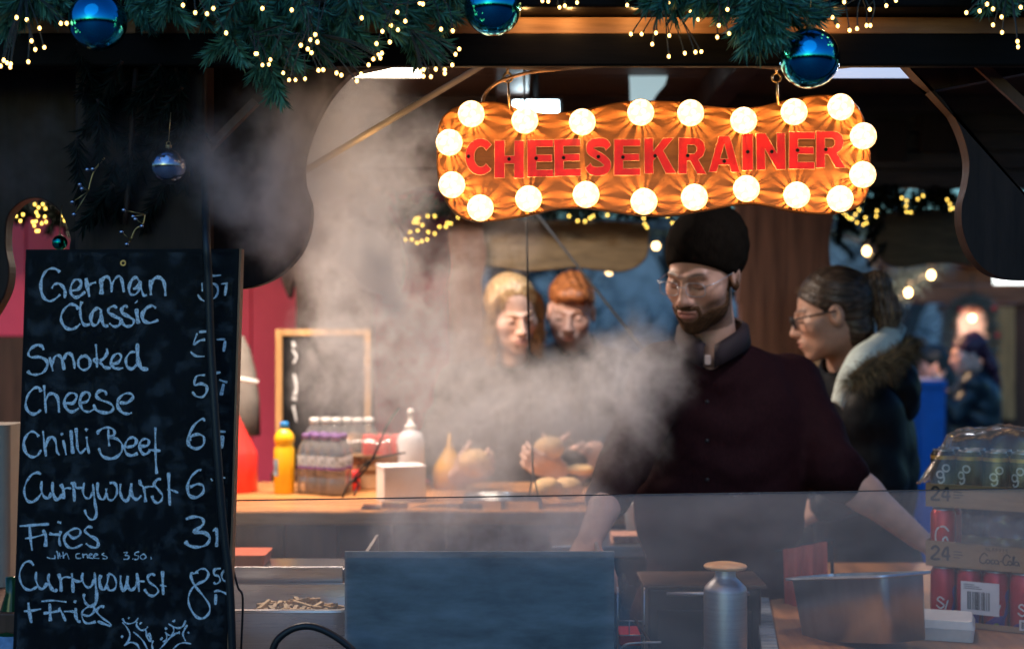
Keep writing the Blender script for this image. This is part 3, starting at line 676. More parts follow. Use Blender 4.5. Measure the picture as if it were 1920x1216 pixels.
chalk_rows(340, 500, 4.342, (0, 400, 780, 2000), [
 [5, (238, 75), (325, 68)], [(170, 130), (172, 200)], [(235, 130), (285, 150), (300, 200), (275, 250), (235, 265)], [(135, 225), (160, 262), (190, 280)], [4, (325, 140), (380, 132)], [5, (370, 135), (355, 235)],
 [4.5, (145, 530), (265, 520)], [5, (130, 540), (100, 630), (150, 600), (195, 592)], [4.5, (238, 610), (235, 690)], [4.5, (75, 690), (120, 725), (190, 728)], [5, (288, 592), (358, 588)], [6, (358, 600), (345, 690)],
 [5.5, (250, 868), (320, 858)], [5.5, (195, 880), (125, 890), (108, 960), (160, 950), (205, 970), (205, 1020), (170, 1058), (120, 1050), (90, 1015)], [5.5, (308, 918), (375, 940)], [6.5, (345, 950), (325, 1045)]], w=4.6)
chalk_rows(330, 780, 4.342, (0, 330, 720, 2000), [
 [6, (235, 40), (215, 20), (150, 70), (105, 160), (105, 230), (160, 262), (220, 235), (228, 170), (180, 145), (120, 165), (110, 200)], [5, (335, 122), (405, 125)], [8, (375, 155), (372, 260)],
 [6, (205, 440), (185, 435), (125, 490), (95, 570), (110, 640), (165, 658), (220, 620), (222, 565), (175, 550), (115, 575)], [5, (285, 505), (298, 525)], [4, (345, 530), (365, 500), (402, 500)],
 [7, (80, 835), (150, 815), (215, 830), (220, 880), (150, 938), (230, 945), (275, 985), (250, 1040), (180, 1062), (110, 1050), (75, 1015)], [5, (300, 935), (330, 905)], [5.5, (330, 905), (335, 990), (330, 1060)], [6, (362, 915), (410, 925)]], w=5.8)
chalk('chalk_writing', 200, 1040, 6.908, [
 [(1190, 225), (1130, 235), (1095, 230), (1100, 300), (1150, 400), (1250, 520), (1330, 640), (1330, 740), (1250, 815), (1160, 790), (1085, 680), (1060, 560), (1100, 440), (1180, 370), (1280, 320), (1320, 240), (1280, 180), (1210, 180), (1150, 230)],
 [4.5, (1480, 170), (1400, 185), (1395, 250), (1450, 270), (1470, 330), (1420, 370), (1385, 350)], [4.5, (1530, 190), (1490, 250), (1510, 320), (1560, 330), (1580, 260), (1540, 200), (1500, 220)], [6, (1390, 470), (1460, 460), (1560, 500)], [5.5, (1415, 500), (1410, 640)]], w=4.8, label='chalked price')
chalk('chalk_drawing', 200, 1040, 6.908, [
 [(205, 815), (240, 870), (300, 885), (370, 860), (410, 810)], [(205, 865), (260, 930), (300, 1010), (290, 1090), (230, 1170)], [(395, 860), (390, 910), (440, 965), (500, 960), (535, 920)], [(510, 970), (520, 1040), (550, 1110)],
 [(345, 990), (420, 1050), (480, 1120), (530, 1216)], [(240, 1160), (310, 1125), (390, 1150), (430, 1216)], [6, (540, 1010), (570, 1060), (560, 1120)], [5, (600, 1100), (590, 1160), (600, 1216)],
 [6, (280, 805), (295, 815)], [6, (435, 870), (448, 885)], [6, (190, 1040), (212, 1060)],
 [(800, 885), (860, 920), (930, 940), (990, 915), (1025, 840)], [(1045, 900), (1005, 970), (990, 1030), (1025, 1110)], [(865, 920), (870, 980), (840, 1030), (790, 1025), (760, 990)], [(780, 1030), (775, 1090), (730, 1120)],
 [(940, 1000), (880, 1020), (800, 1090), (720, 1180), (690, 1216)], [(1095, 1145), (1010, 1130), (930, 1150), (860, 1216)], [6, (760, 930), (780, 960)], [6, (700, 1070), (720, 1090)], [6, (865, 840), (880, 865)], [6, (1050, 990), (1070, 1010)], [6, (925, 1000), (950, 1000)]], w=3.6, label='holly leaves drawn in chalk')
# black cable hanging in front of the board
pw = thing('power_cable', P(388, 440, 2.38), 'thick black cable hanging down in front of the menu chalkboard prices', 'cable')
pts = crom([P(384, 330, 2.49), P(387, 440, 2.375), P(391, 520, 2.37), P(395, 640, 2.37), P(402, 760, 2.365), P(410, 880, 2.36), P(420, 1000, 2.36), P(431, 1100, 2.36), P(436, 1230, 2.36)], 8)
MB().tube(pts, .0068, 10).build('cord', M['black'], pw, smooth=True)
# ================================================================ garlands, baubles, fairy lights
def needles(m_, p0, p1, n, ln, rr, spread=.9, w=.0016):
    ax = (p1 - p0); L = ax.length; ax = ax.normalized(); u = ax.orthogonal().normalized(); v = ax.cross(u)
    for k in range(n):
        t = rr.random(); c = p0 + ax * (L * t); a = rr.random() * 6.283
        d = (u * math.cos(a) + v * math.sin(a)) * (spread * (1.05 - .65 * t)) + ax * (.55 + .3 * rr.random())
        d += Vector((rr.uniform(-.15, .15), rr.uniform(-.15, .15), rr.uniform(-.2, .05))); d.normalize()
        l_ = ln * rr.uniform(.65, 1.15); s_ = d.orthogonal().normalized() * w
        if rr.random() < .5: s_ = d.cross(s_)
        q = c + d * l_; mid = c + d * l_ * .55 + Vector((0, 0, -.002))
        m_.add([c - s_, c + s_, mid + s_, mid - s_, q], [(0, 1, 2, 3), (3, 2, 4)])
def garland(name, label, spine, tips, seed, dens=1.0, nm='needle'):
    rr = random.Random(seed)
    g_ = thing(name, spine[len(spine) // 2], label, 'garland', 'pine garlands along the roof edge')
    st_ = MB(); st_.tube(crom(spine, 5), .012 if nm == 'needle' else .005, 8)
    nd = MB()
    for (x, y, D, dx, dy, L) in tips:
        tip = P(x, y, D); d = Vector((dx, rr.uniform(-.5, .25), -dy)).normalized(); p0 = tip - d * L
        st_.tube([p0, p0.lerp(tip, .5) + Vector((0, 0, .004)), tip], [.0035, .0026, .0014], 6)
        needles(nd, p0, tip, int(170 * dens * L / .09), .033, rr)
    st_.build('stem', M['twig'] if nm == 'needle' else M['darkwood'], g_, smooth=True)
    nd.build('needles', M[nm], g_)
    return g_
rr = random.Random(3)
tips = []
for (x, y, dx, dy, L) in [(300, 32, -.4, .8, .09), (330, 14, .3, .8, .08), (345, 36, .7, .8, .07), (392, 100, -.9, .7, .11), (440, 72, -.6, .6, .10), (420, 40, -.4, .9, .10), (455, 110, .5, .9, .09), (486, 60, .2, 1, .10), (520, 48, .6, .7, .09),
        (640, 70, -.2, 1, .11), (660, 62, .4, .9, .09), (622, 40, -.7, .6, .08), (690, 28, -.3, .8, .08), (715, 12, .5, .8, .08), (560, 30, .2, 1, .09), (590, 60, .4, 1, .10), (545, 90, -.2, 1, .10), (500, 150, .3, 1, .12), (528, 186, .4, 1, .10), (508, 176, -.2, 1, .10), (478, 140, -.4, 1, .10), (560, 120, .6, .7, .1), (610, 105, .6, .8, .1), (660, 100, .9, .6, .11), (700, 80, .9, .6, .1), (745, 60, .8, .6, .1), (790, 40, .8, .6, .1), (815, 100, .8, .7, .11), (780, 110, .3, 1, .1), (830, 80, 1, .4, .1), (840, 25, .9, .3, .1), (770, 16, .6, .5, .08),
        (262, 10, -.6, .5, .07), (30, 30, -.6, .8, .1), (8, 14, -.8, .5, .08), (60, 10, .3, .8, .08), (10, 60, -.2, 1, .1), (90, 15, .5, .6, .08), (120, 5, .6, .5, .07), (395, 10, .1, 1, .08), (470, 15, -.1, 1, .08)]:
    tips.append((x, y, 2.30 + rr.uniform(-.03, .05), dx, dy, L))
for k in range(34):
    x = rr.uniform(250, 860); tips.append((x, rr.uniform(0, 70) - abs(x - 560) * .06, 2.38 + rr.uniform(-.02, .05), rr.uniform(-1, 1), rr.uniform(.3, 1), rr.uniform(.07, .11)))
for k in range(10):
    tips.append((rr.uniform(-20, 130), rr.uniform(-10, 45), 2.38 + rr.uniform(-.02, .05), rr.uniform(-1, 1), rr.uniform(.3, 1), rr.uniform(.07, .1)))
garland('pine_garland', 'thick green pine garland draped along the roof edge, upper left', [P(-80, -20, 2.38), P(150, -40, 2.38), P(400, -10, 2.38), P(560, 0, 2.38), P(760, -15, 2.38), P(900, -50, 2.38)], tips, 11)
tips = []
for (x, y, dx, dy, L) in [(1385, 48, -.6, .8, .1), (1412, 75, -.2, 1, .1), (1440, 80, .3, .9, .1), (1425, 96, .05, 1, .08), (1395, 88, -.3, 1, .07), (1470, 60, .6, .8, .1), (1500, 40, .8, .5, .1), (1530, 30, .9, .5, .1), (1555, 20, .9, .4, .1), (1455, 45, .3, .8, .1), (1360, 25, -.8, .5, .1), (1330, 12, -.8, .4, .1), (1300, 20, -.4, .7, .09), (1265, 25, -.1, 1, .09), (1235, 20, -.4, .8, .09), (1280, 8, -.5, .6, .08), (1210, 10, -.7, .5, .08), (1405, 20, -.1, 1, .1), (1480, 20, .4, .7, .1), (1440, 15, .2, 1, .1), (1380, 62, -.6, .7, .08), (1458, 70, .5, .9, .08)]:
    tips.append((x, y, 2.28 + rr.uniform(-.03, .05), dx, dy, L))
for k in range(18):
    x = rr.uniform(1200, 1580); tips.append((x, rr.uniform(-5, 55) - abs(x - 1430) * .17, 2.36 + rr.uniform(-.02, .04), rr.uniform(-1, 1), rr.uniform(.3, 1), rr.uniform(.07, .1)))
garland('pine_garland', 'short green pine garland hanging over the lit ledge, above the right bauble', [P(1150, -30, 2.36), P(1300, -15, 2.36), P(1430, 5, 2.36), P(1540, -10, 2.36), P(1640, -40, 2.36)], tips, 12)
tips = [(1868 + rr.uniform(-30, 40), rr.uniform(-10, 12), 2.33 + rr.uniform(-.03, .03), rr.uniform(-1, 1), rr.uniform(.5, 1), .07) for k in range(7)]
garland('pine_garland', 'tip of a dark pine garland at the far upper right corner', [P(1780, -45, 2.36), P(1870, -15, 2.36), P(1990, -20, 2.36)], tips, 13)
# dark sprays down the front left post
tips = [(240 + rr.uniform(-90, 120), 200 + rr.uniform(-60, 230), 2.46 + rr.uniform(-.02, .03), rr.uniform(-.7, .7), rr.uniform(.4, 1), rr.uniform(.08, .12)) for k in range(26)]
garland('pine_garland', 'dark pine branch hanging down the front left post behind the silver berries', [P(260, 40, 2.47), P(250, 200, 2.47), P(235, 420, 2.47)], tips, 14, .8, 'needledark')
tips = [(110 + rr.uniform(-22, 22), 440 - rr.uniform(0, 55), 4.05 + rr.uniform(-.02, .02), rr.uniform(-.6, .6), rr.uniform(.6, 1), .07) for k in range(7)]
tips += [(x, 402 + rr.uniform(-14, 10), 4.05, rr.uniform(-1, 1), rr.uniform(.1, .9), .07) for x in range(20, 135, 8)]
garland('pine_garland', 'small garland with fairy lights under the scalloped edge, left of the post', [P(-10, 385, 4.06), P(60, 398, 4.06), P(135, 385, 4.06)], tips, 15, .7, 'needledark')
tips = [(x, 402 + rr.uniform(-16, 6), 4.95, rr.uniform(-1, 1), rr.uniform(.1, .9), .07) for x in range(740, 1380, 7)]
tips += [(x, 388 + rr.uniform(-16, 8), 4.95, rr.uniform(-1, 1), rr.uniform(.1, .9), .08) for x in range(1570, 1840, 6)]
tips += [(1600 + rr.uniform(-30, 45), 460 + rr.uniform(-60, 40), 4.95, rr.uniform(-1, 1), rr.uniform(.4, 1), .10) for k in range(16)]
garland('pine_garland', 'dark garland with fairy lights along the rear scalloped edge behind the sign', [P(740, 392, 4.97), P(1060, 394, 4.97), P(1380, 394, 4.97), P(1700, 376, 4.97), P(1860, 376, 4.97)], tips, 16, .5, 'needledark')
# fairy light strings
bm_ = MB(); bm_.ball((0, 0, 0), 1, 8, 6, (1, 1, 1.25)); 
def fairy(label, pts, D, rad, em, seed, group, wires=True, up=(.2, 1.0), hub=None):
    rr = random.Random(seed)
    ps = [P(x, y, D + rr.uniform(-.02, .02)) for x, y in pts]
    c = sum(ps, Vector()) / len(ps)
    t = thing('fairy_light_string', c, label, 'fairy lights', group)
    proto = None
    wm = MB(); hs_ = []
    for p in ps:
        if proto is None:
            proto = MB().add([Vector(v) * rad + p for v in bm_.v], bm_.f).build('bulb', em, t, smooth=True); p_first = p
        else:
            b = proto.copy(); COL.objects.link(b); b.location = p - p_first
        if wires:
            h = hub(p) if hub else p + Vector((rr.uniform(-.03, .03), rr.uniform(0, .03), rr.uniform(.03, .07)))
            hs_.append(h)
            wm.tube(crom([p + (h - p).normalized() * rad * 1.1, p.lerp(h, .5) + Vector((rr.uniform(-.004, .004), 0, .006)), h], 4), .0011, 5)
            wm.tube([p + (h - p).normalized() * rad * .8, p + (h - p).normalized() * rad * 3.4], rad * .55, 6)
    if wires and hs_: wm.tube(hs_ if len(hs_) > 1 else hs_ * 2, .0011, 5)
    if wires: wm.build('wire', M['wire'], t, smooth=True)
    return t
GN = 'fairy light strings on the front garlands'
for k_, x_ in enumerate((985, 1068, 1190, 1290, 1430, 1560)):
    ld = bpy.data.lights.new('fairy_lamp', 'POINT'); ld.energy = .07 if k_ != 1 else .10; ld.color = (1, .55, .18); ld.shadow_soft_size = .004
    lo = bpy.data.objects.new('fairy_lamp', ld); COL.objects.link(lo); lo.location = P(x_, 27, 2.425)
def hub_at(x, y, D):
    h0 = P(x, y, D)
    return lambda p: p.lerp(h0, min(1, .075 / max((h0 - p).length, .075) + .25)) + Vector((0, .02, .008))
fairy('warm fairy lights dangling at the upper left corner beside the left bauble', [(31, 33), (50, 37), (74, 53), (114, 44), (125, 44), (59, 77), (66, 93), (83, 89), (53, 116), (7, 113), (13, 118), (20, 120), (19, 126), (1, 124)], 2.24, .0026, M['fairy'], 1, GN, hub=hub_at(40, -10, 2.26))
fairy('warm fairy lights in the garland right of the left bauble', [(343, 10), (366, 24), (388, 26), (400, 16), (424, 62), (492, 16), (547, 19), (591, 65), (582, 75), (595, 79), (564, 85), (577, 92), (584, 99)], 2.23, .0026, M['fairy'], 2, GN)
fairy('warm fairy lights on the drooping garland tip at left', [(479, 101), (482, 101), (507, 112), (492, 122), (504, 121), (531, 137), (542, 150), (554, 150), (572, 148)], 2.25, .0023, M['fairy'], 3, GN)
fairy('warm fairy lights hanging in front of the steam, under the garland', [(597, 132), (606, 131), (631, 137), (640, 141), (669, 152), (677, 139), (691, 122), (700, 111), (710, 102), (716, 100), (713, 109)], 2.25, .0026, M['fairy'], 4, GN, hub=hub_at(560, 60, 2.27))
fairy('warm fairy lights left of the middle bauble', [(678, 34), (745, 23), (760, 40), (787, 6), (793, 8), (827, 55), (849, 58), (717, 59), (733, 48), (746, 56), (706, 82), (731, 79)], 2.24, .0026, M['fairy'], 5, GN)
fairy('fan of warm fairy lights on black wires below the middle bauble', [(861, 92), (854, 102), (848, 122), (834, 131), (834, 138), (817, 130), (794, 131), (789, 134), (794, 143), (808, 144)], 2.25, .0026, M['fairy'], 6, GN, hub=hub_at(765, 60, 2.27))
fairy('few warm fairy lights at the top edge, right of the middle bauble', [(1017, 2), (1028, 3), (1049, 14), (1059, 11), (1082, 5), (1176, 10)], 2.36, .0026, M['fairy'], 7, GN)
fairy('warm fairy lights dangling on black wires in front of the lit ledge', [(1183, 64), (1203, 64), (1230, 62), (1255, 67), (1223, 83), (1254, 106), (1284, 100), (1304, 98), (1315, 97), (1256, 4), (1295, 23), (1309, 37)], 2.30, .0026, M['fairy'], 8, GN, hub=hub_at(1250, 0, 2.31))
fairy('warm fairy lights between the right garland and the right bauble', [(1364, 18), (1348, 48), (1367, 63), (1345, 70), (1583, 4), (1631, 18), (1662, 11), (1680, 1), (1561, 33), (1571, 49), (1593, 57), (1607, 54), (1625, 48), (1632, 48)], 2.27, .0026, M['fairy'], 9, GN)
fairy('warm fairy lights dangling at the upper right corner', [(1812, 24), (1837, 21), (1851, 8), (1862, 17), (1878, 32), (1862, 47), (1879, 61), (1914, 14), (1909, 88), (1908, 78)], 2.27, .0026, M['fairy'], 10, GN, hub=hub_at(1900, -30, 2.29))
GF = 'fairy light strings on the rear garlands'
fairy('blurred yellow fairy lights left of the front post, above the chalkboard', [(29, 394), (43, 402), (30, 405), (38, 414), (65, 383), (72, 389), (80, 383), (85, 391), (68, 398), (71, 405), (84, 406), (61, 416), (67, 415), (64, 423), (78, 419), (86, 416), (68, 433), (72, 433), (120, 391), (118, 404), (123, 403), (121, 413)], 3.9, .0030, M['fairyfar'], 21, GF, False)
fairy('blurred yellow fairy lights in front of the pink wall, left of the sign', [(779, 410), (785, 409), (776, 417), (783, 417), (792, 422), (802, 405), (815, 405), (769, 435), (783, 432), (803, 435), (815, 438), (824, 425), (836, 425), (839, 418), (845, 419), (859, 407), (760, 449), (772, 449), (782, 455), (791, 452), (801, 449)], 4.9, .0034, M['fairyfar'], 22, GF, False)
fairy('blurred yellow fairy lights peeping out below the middle of the sign', [(1067, 405), (1083, 414), (1097, 415), (1106, 409), (1112, 405), (1139, 403), (1207, 409), (1209, 420), (1213, 426), (1252, 405), (1261, 418)], 4.9, .0034, M['fairyfar'], 23, GF, False)
fairy('yellow fairy lights below the right end of the sign', [(1617, 375), (1607, 387), (1611, 394), (1644, 395), (1582, 399), (1588, 405), (1593, 409), (1598, 410), (1604, 402), (1607, 417), (1623, 408), (1625, 418), (1619, 421), (1643, 405)], 4.9, .0032, M['fairyfar'], 24, GF, False)
fairy('yellow fairy lights above the right flap board', [(1691, 371), (1700, 376), (1699, 386), (1700, 397), (1708, 398), (1721, 373), (1731, 367), (1776, 374), (1781, 382), (1787, 390), (1782, 392), (1810, 388)], 4.9, .0032, M['fairyfar'], 25, GF, False)
# baubles
def bauble(x, y, rpx, D, m_, label, tilt=0):
    c = P(x, y, D); r = rpx * S(D)
    t = thing('bauble', c, label, 'bauble', 'baubles hanging from the garlands')
    MB().ball(c, r, 48, 32).build('ball', m_, t, smooth=True)
    q = MB(); q.lathe([(r * .17, r * .97), (r * .18, r * 1.12), (r * .15, r * 1.16), (.0005, r * 1.16)], c, 16); q.build('cap', M['brass'], t, smooth=True)
    q = MB(); q.tube([c + Vector((r * .11 * math.cos(a), 0, r * 1.24 + r * .11 * math.sin(a))) for a in [i * math.pi / 6 for i in range(13)]], r * .022, 6)
    q.tube([c + Vector((0, 0, r * 1.34)), c + Vector((.004, 0, r * 1.34 + .05))], .0008, 5); q.build('loop', M['brass'], t, smooth=True)
bauble(183, 41, 54, 2.27, M['bauble'], 'shiny blue bauble at the upper left corner among fairy lights')
bauble(924, 13, 54, 2.30, M['bauble'], 'shiny blue bauble cut by the top edge, left of the lit ledge')
bauble(1518, 109, 56, 2.30, M['bauble'], 'shiny blue bauble hanging in front of the right sign hook')
bauble(316, 311, 34, 2.42, M['mirror'], 'small mirrored silver bauble on the dark post above the chalkboard')
bauble(112, 455, 14, 2.62, M['teal'], 'tiny teal bauble hanging just above the chalkboard corner')
# silver berry sprigs
def berries(label, stem, pts, r=4.5):
    c = P(*stem[0], 2.44)
    t = thing('berry_sprig', c, label, 'berry sprig', 'silver berry sprigs on the front post')
    q = MB(); q.tube(crom([P(x, y, 2.44) for x, y in stem], 4), .0016, 6)
    for (x, y) in pts:
        near = min(stem, key=lambda s_: (s_[0] - x) ** 2 + (s_[1] - y) ** 2)
        q.tube([P(*near, 2.44), P(x, y, 2.435)], .0009, 5)
    q.build('stem', M['brass'], t, smooth=True)
    for (x, y) in pts: MB().ball(P(x, y, 2.432), r * S(2.43), 12, 8).build('berry', M['mirror'], t, smooth=True)
berries('silver berry sprig high on the post, left of the mirrored bauble', [(196, 296), (178, 318), (170, 340), (166, 358)], [(164, 318), (174, 317), (150, 346), (154, 354), (136, 379), (139, 402)])
berries('silver berry sprig just above the chalkboard screw', [(272, 402), (268, 420), (254, 430), (245, 450)], [(232, 394), (250, 406), (254, 411), (228, 435), (238, 458), (266, 424)])
# ================================================================ things behind the glass
def rbox(m_, cx, cy_, z0, z1, w, d, r, rot=0, taper=0.0, n=5, cap=True, close_bottom=True, roll=None):
    """rounded-corner box; taper widens the top"""
    def ring(w_, d_, z):
        o = []
        for sx, sy, a0 in ((1, 1, 0), (-1, 1, 90), (-1, -1, 180), (1, -1, 270)):
            for i in range(n + 1):
                a = R(a0 + 90 * i / n); o.append(Vector((sx * (w_ / 2 - r) + r * math.cos(a), sy * (d_ / 2 - r) + r * math.sin(a), z)))
        return o
    a, b_ = ring(w, d, z0), ring(w + taper, d + taper, z1); N = len(a)
    mt = Matrix.Translation((cx, cy_, 0)) @ Matrix.Rotation(rot, 4, 'Z')
    vs_ = [mt @ v for v in a + b_]
    f = [(i, (i + 1) % N, (i + 1) % N + N, i + N) for i in range(N)]
    if close_bottom: f.append(tuple(range(N - 1, -1, -1)))
    if cap: f.append(tuple(range(N, 2 * N)))
    return m_.add(vs_, f)
def pan(name, label, cx, cy_, z0, h, w, d, mt, rot=0, tilt=None, cat='pan', rim=.013, cr=.035):
    t = thing(name, (cx, cy_, z0), label, cat)
    T = 2 * .007
    m_ = MB(); rbox(m_, cx, cy_, z0, z0 + h, w, d, cr, rot, T, 8, cap=False)
    inn = MB(); rbox(inn, cx, cy_, z0 + .003, z0 + h + .0005, w - .004, d - .004, cr - .001, rot, T, 8, cap=False)
    m_.add(inn.v, [q[::-1] for q in inn.f])
    b = m_.build('body', mt, t, smooth=True)
    # flange
    fl = MB(); n = 8; rings = []
    for (ex, z, rr_) in ((0, 0, cr), (rim * 2, 0, cr + .01), (rim * 2 + .002, -.004, cr + .011), (rim * 2 - .002, -.006, cr + .01)):
        o = MB(); rbox(o, cx, cy_, z0 + h + .0006 + z, z0 + h + .0007 + z, w + T + ex, d + T + ex, rr_, rot, 0, n); rings.append(o.v[:4 * (n + 1)])
    N = len(rings[0]); vs_ = [v for r_ in rings for v in r_]
    fl.add(vs_, [(k * N + i, k * N + (i + 1) % N, (k + 1) * N + (i + 1) % N, (k + 1) * N + i) for k in range(3) for i in range(N)])
    fl.build('rim', mt, t, smooth=False)
    if tilt: t.rotation_euler = tilt
    return t
# griddle with plate-steel splash guard
gr = thing('griddle', (-.07, 2.8, .90), 'griddle with a broad blue-grey steel splash plate facing the street', 'griddle')
a, c = P(646, 1033, 2.512), P(1152, 1030, 2.512)
MB().box(a.x, c.x, 2.512, 2.518, .905, a.z).build('splash_plate', M['steeldull'], gr, bevel=.0015)
MB().box(a.x + .004, a.x + .010, 2.519, 3.05, .905, a.z - .05).build('side_plate', M['steel'], gr)
MB().box(c.x - .010, c.x - .004, 2.519, 3.05, .905, a.z - .05).build('side_plate', M['steel'], gr)
MB().box(a.x + .012, c.x - .012, 2.61, 3.05, 1.06, 1.075).build('hot_plate', M['iron'], gr, bevel=.002)
gb_ = MB()
gb_.box(a.x + .012, c.x - .012, 2.63, 3.04, .902, 1.058)
gb_.build('burner_box', M['blacksteel'], gr)
# dark grill oven further right; its top catches the light of the sign
ht = thing('grill_oven', P(1330, 1062, 3.0), 'dark steel grill oven behind the aluminium can, right of the splash plate', 'oven')
a, c = P(1215, 1084, 3.0), P(1428, 1216, 3.0)
MB().box(a.x, c.x, 3.0, 3.15, .90, a.z - .02).build('oven_box', M['black'], ht, bevel=.006)
MB().box(a.x + .02, c.x - .02, 2.994, 2.999, .93, 1.05).build('oven_door', M['black'], ht, bevel=.002)
MB().box(a.x - .01, c.x + .01, 2.99, 3.16, a.z - .0195, a.z - .012).build('oven_top', mat('copper_top', (.09, .045, .025), .5, .3, var=.5, scale=20), ht, bevel=.002)
MB().tube([P(1250, 1112, 2.97), P(1405, 1112, 2.97)], .004, 8).tube([P(1256, 1112, 2.97), P(1256, 1112, 2.994)], .003, 6).tube([P(1400, 1112, 2.97), P(1400, 1112, 2.994)], .003, 6).build('handle', M['steel'], ht, smooth=True)
# orange tub glowing left
m_ = MB(); a, c = P(440, 1040, 3.1), P(486, 1062, 3.1); rbox(m_, (a.x + c.x) / 2 - .02, 3.15, c.z, a.z, .11, .1, .01, 0, .01)
m_.build('orange_tub', mat('orange_tub', (.85, .13, .03), .4), smooth=False, label='small orange red plastic tub beside the chalkboard behind the glass', cat='tub')
MB().box(-.62, -.30, 3.08, 3.22, 1.10, c.z - .001).box(-.60, -.57, 3.1, 3.2, .9, 1.099).box(-.35, -.32, 3.1, 3.2, .9, 1.099).build('steel_riser_shelf', M['blacksteel'], label='small dark steel riser shelf under the orange tub', cat='shelf', bevel=.002)
# left pan with fries
pan('food_pan', 'steel food pan holding pale fries, beside the chalkboard', P(505, 0, 2.78).x, 2.775, .965, .155, .33, .24, M['steel'])
fr = MB(); rr = random.Random(5)
for k in range(130):
    c = Vector((P(545, 0, 2.75).x + rr.uniform(-.085, .075), 2.765 + rr.uniform(-.08, .08), 1.068 + rr.uniform(0, .018)))
    c.z += .018 * (1 - abs(c.x - P(540, 0, 2.75).x) / .14)
    m4 = Matrix.Translation(c) @ Matrix.Rotation(rr.uniform(0, 6.28), 4, 'Z') @ Matrix.Rotation(rr.uniform(-.4, .4), 4, 'Y')
    fr.box(-.020, .020, -.004, .004, -.004, .004, m4)
fr.build('fries', M['fries'], label='heap of pale fries in the steel food pan', cat='fries', kind='stuff')
MB().box(-.62, -.31, 2.70, 2.88, .901, .964).build('steel_block_stand', M['blacksteel'], label='dark steel stand under the food pan', cat='stand', bevel=.003)
# backsplash behind the food pan
a, c = P(430, 1062, 2.93), P(642, 1130, 2.93)
MB().box(a.x, c.x, 2.93, 2.936, .901, a.z).build('splash_sheet', M['steel'], label='plain steel back sheet standing behind the food pan', cat='steel sheet', bevel=.001)
# black strap
m_ = MB(); pts = crom([P(505, 1240, 2.43), P(518, 1202, 2.43), P(545, 1180, 2.43), P(575, 1173, 2.43), P(605, 1180, 2.43), P(640, 1200, 2.43), P(672, 1228, 2.43), P(690, 1250, 2.43)], 8)
n_ = len(pts)
for i in range(n_):
    pass
m_.tube(pts, .0062, 10); m_.build('bag_strap', M['black'], smooth=True, label='black curved carrying strap rising at the bottom edge, before the food pan', cat='strap')
# thin cable beside the chalkboard
MB().tube(crom([P(436, 1060, 2.47), P(446, 1100, 2.47), P(455, 1122, 2.47), P(452, 1216, 2.47)], 5), .002, 6).build('thin_cord', M['black'], smooth=True, label='thin black cord hanging beside the chalkboard lower edge', cat='cord')
# aluminium shaker bottle
c = P(1360, 1216, 2.70); s = S(2.70); zt = P(0, 1062, 2.7).z
t = thing('aluminium_can', (c.x, 2.70, .901), 'aluminium shaker can with a flat orange-lit lid, in the middle behind the glass', 'can')
pr = [(39 * s, 0), (40.5 * s, .004), (40.5 * s, P(0, 1105, 2.7).z - .901), (39 * s, P(0, 1100, 2.7).z - .901), (30 * s, P(0, 1090, 2.7).z - .901), (21 * s, P(0, 1082, 2.7).z - .901), (19.5 * s, P(0, 1076, 2.7).z - .901), (20 * s, zt - .903)]
MB().lathe(pr, (c.x, 2.70, .901), 40).build('body', M['alu'], t, smooth=True, bevel=.001)
pr = [(20 * s, 0), (39 * s, .001), (41 * s, .004), (39 * s, .007), (24 * s, .0105), (8 * s, .012), (.0005, .0122)]
MB().lathe(pr, (c.x, 2.70, zt - .003), 40).build('lid', mat('orange_lit_lid', (.92, .46, .20), .5, .1, var=.2, scale=30), t, smooth=True)  # orange light from the sign put into the lid colour
# dark oven items between plate and can: red basket, tongs, wire rack
wr = thing('wire_rack', P(1180, 1195, 2.8), 'thin wire rack with a red tray, right beside the splash plate', 'rack')
m_ = MB()
for x in (1158, 1208): m_.tube([P(x, 1100, 2.80), P(x, 1225, 2.80)], .0016, 6)
for y in (1163, 1190): m_.tube([P(1156, y, 2.80), P(1210, y, 2.80)], .0012, 6)
m_.tube([P(1180, 1163, 2.8), P(1180, 1190, 2.8)], .001, 6)
m_.tube(crom([P(1158, 1225, 2.78), P(1172, 1208, 2.78), P(1200, 1204, 2.78), P(1240, 1203, 2.78)], 5), .002, 6)
m_.build('frame', M['steel'], wr, smooth=True)
a, c = P(1160, 1184, 2.84), P(1200, 1206, 2.84)
MB().box(a.x, c.x, 2.82, 2.90, c.z, a.z).build('tray', M['redplastic'], wr, bevel=.003)
MB().tube([P(1190, 1158, 2.79), P(1218, 1202, 2.79)], .003, 6).build('tong_handle', M['brownwood'], wr)
# dark tilted steel pan
dp = pan('deep_pan', 'deep dark steel pan with one bright corner, on the wooden counter', P(1622, 0, 2.84).x, 2.86, 1.016, .130, .105, .26, M['pansteel'], rot=R(30), tilt=(R(-9), R(-4), 0), cr=.018)
# foam box
c = P(1790, 1180, 2.86)
t = thing('foam_box', (c.x - .01, 2.92, 1.011), 'white foam takeaway box between the deep pan and the stacked drinks', 'box')
m_ = MB(); rbox(m_, c.x + .0, 2.93, 1.011, 1.036, .115, .12, .01, R(-18), .006); m_.build('base', M['foam'], t)
m_ = MB(); rbox(m_, c.x + .0, 2.93, 1.0365, 1.052, .122, .127, .012, R(-18), -.012); m_.build('lid', M['foam'], t)
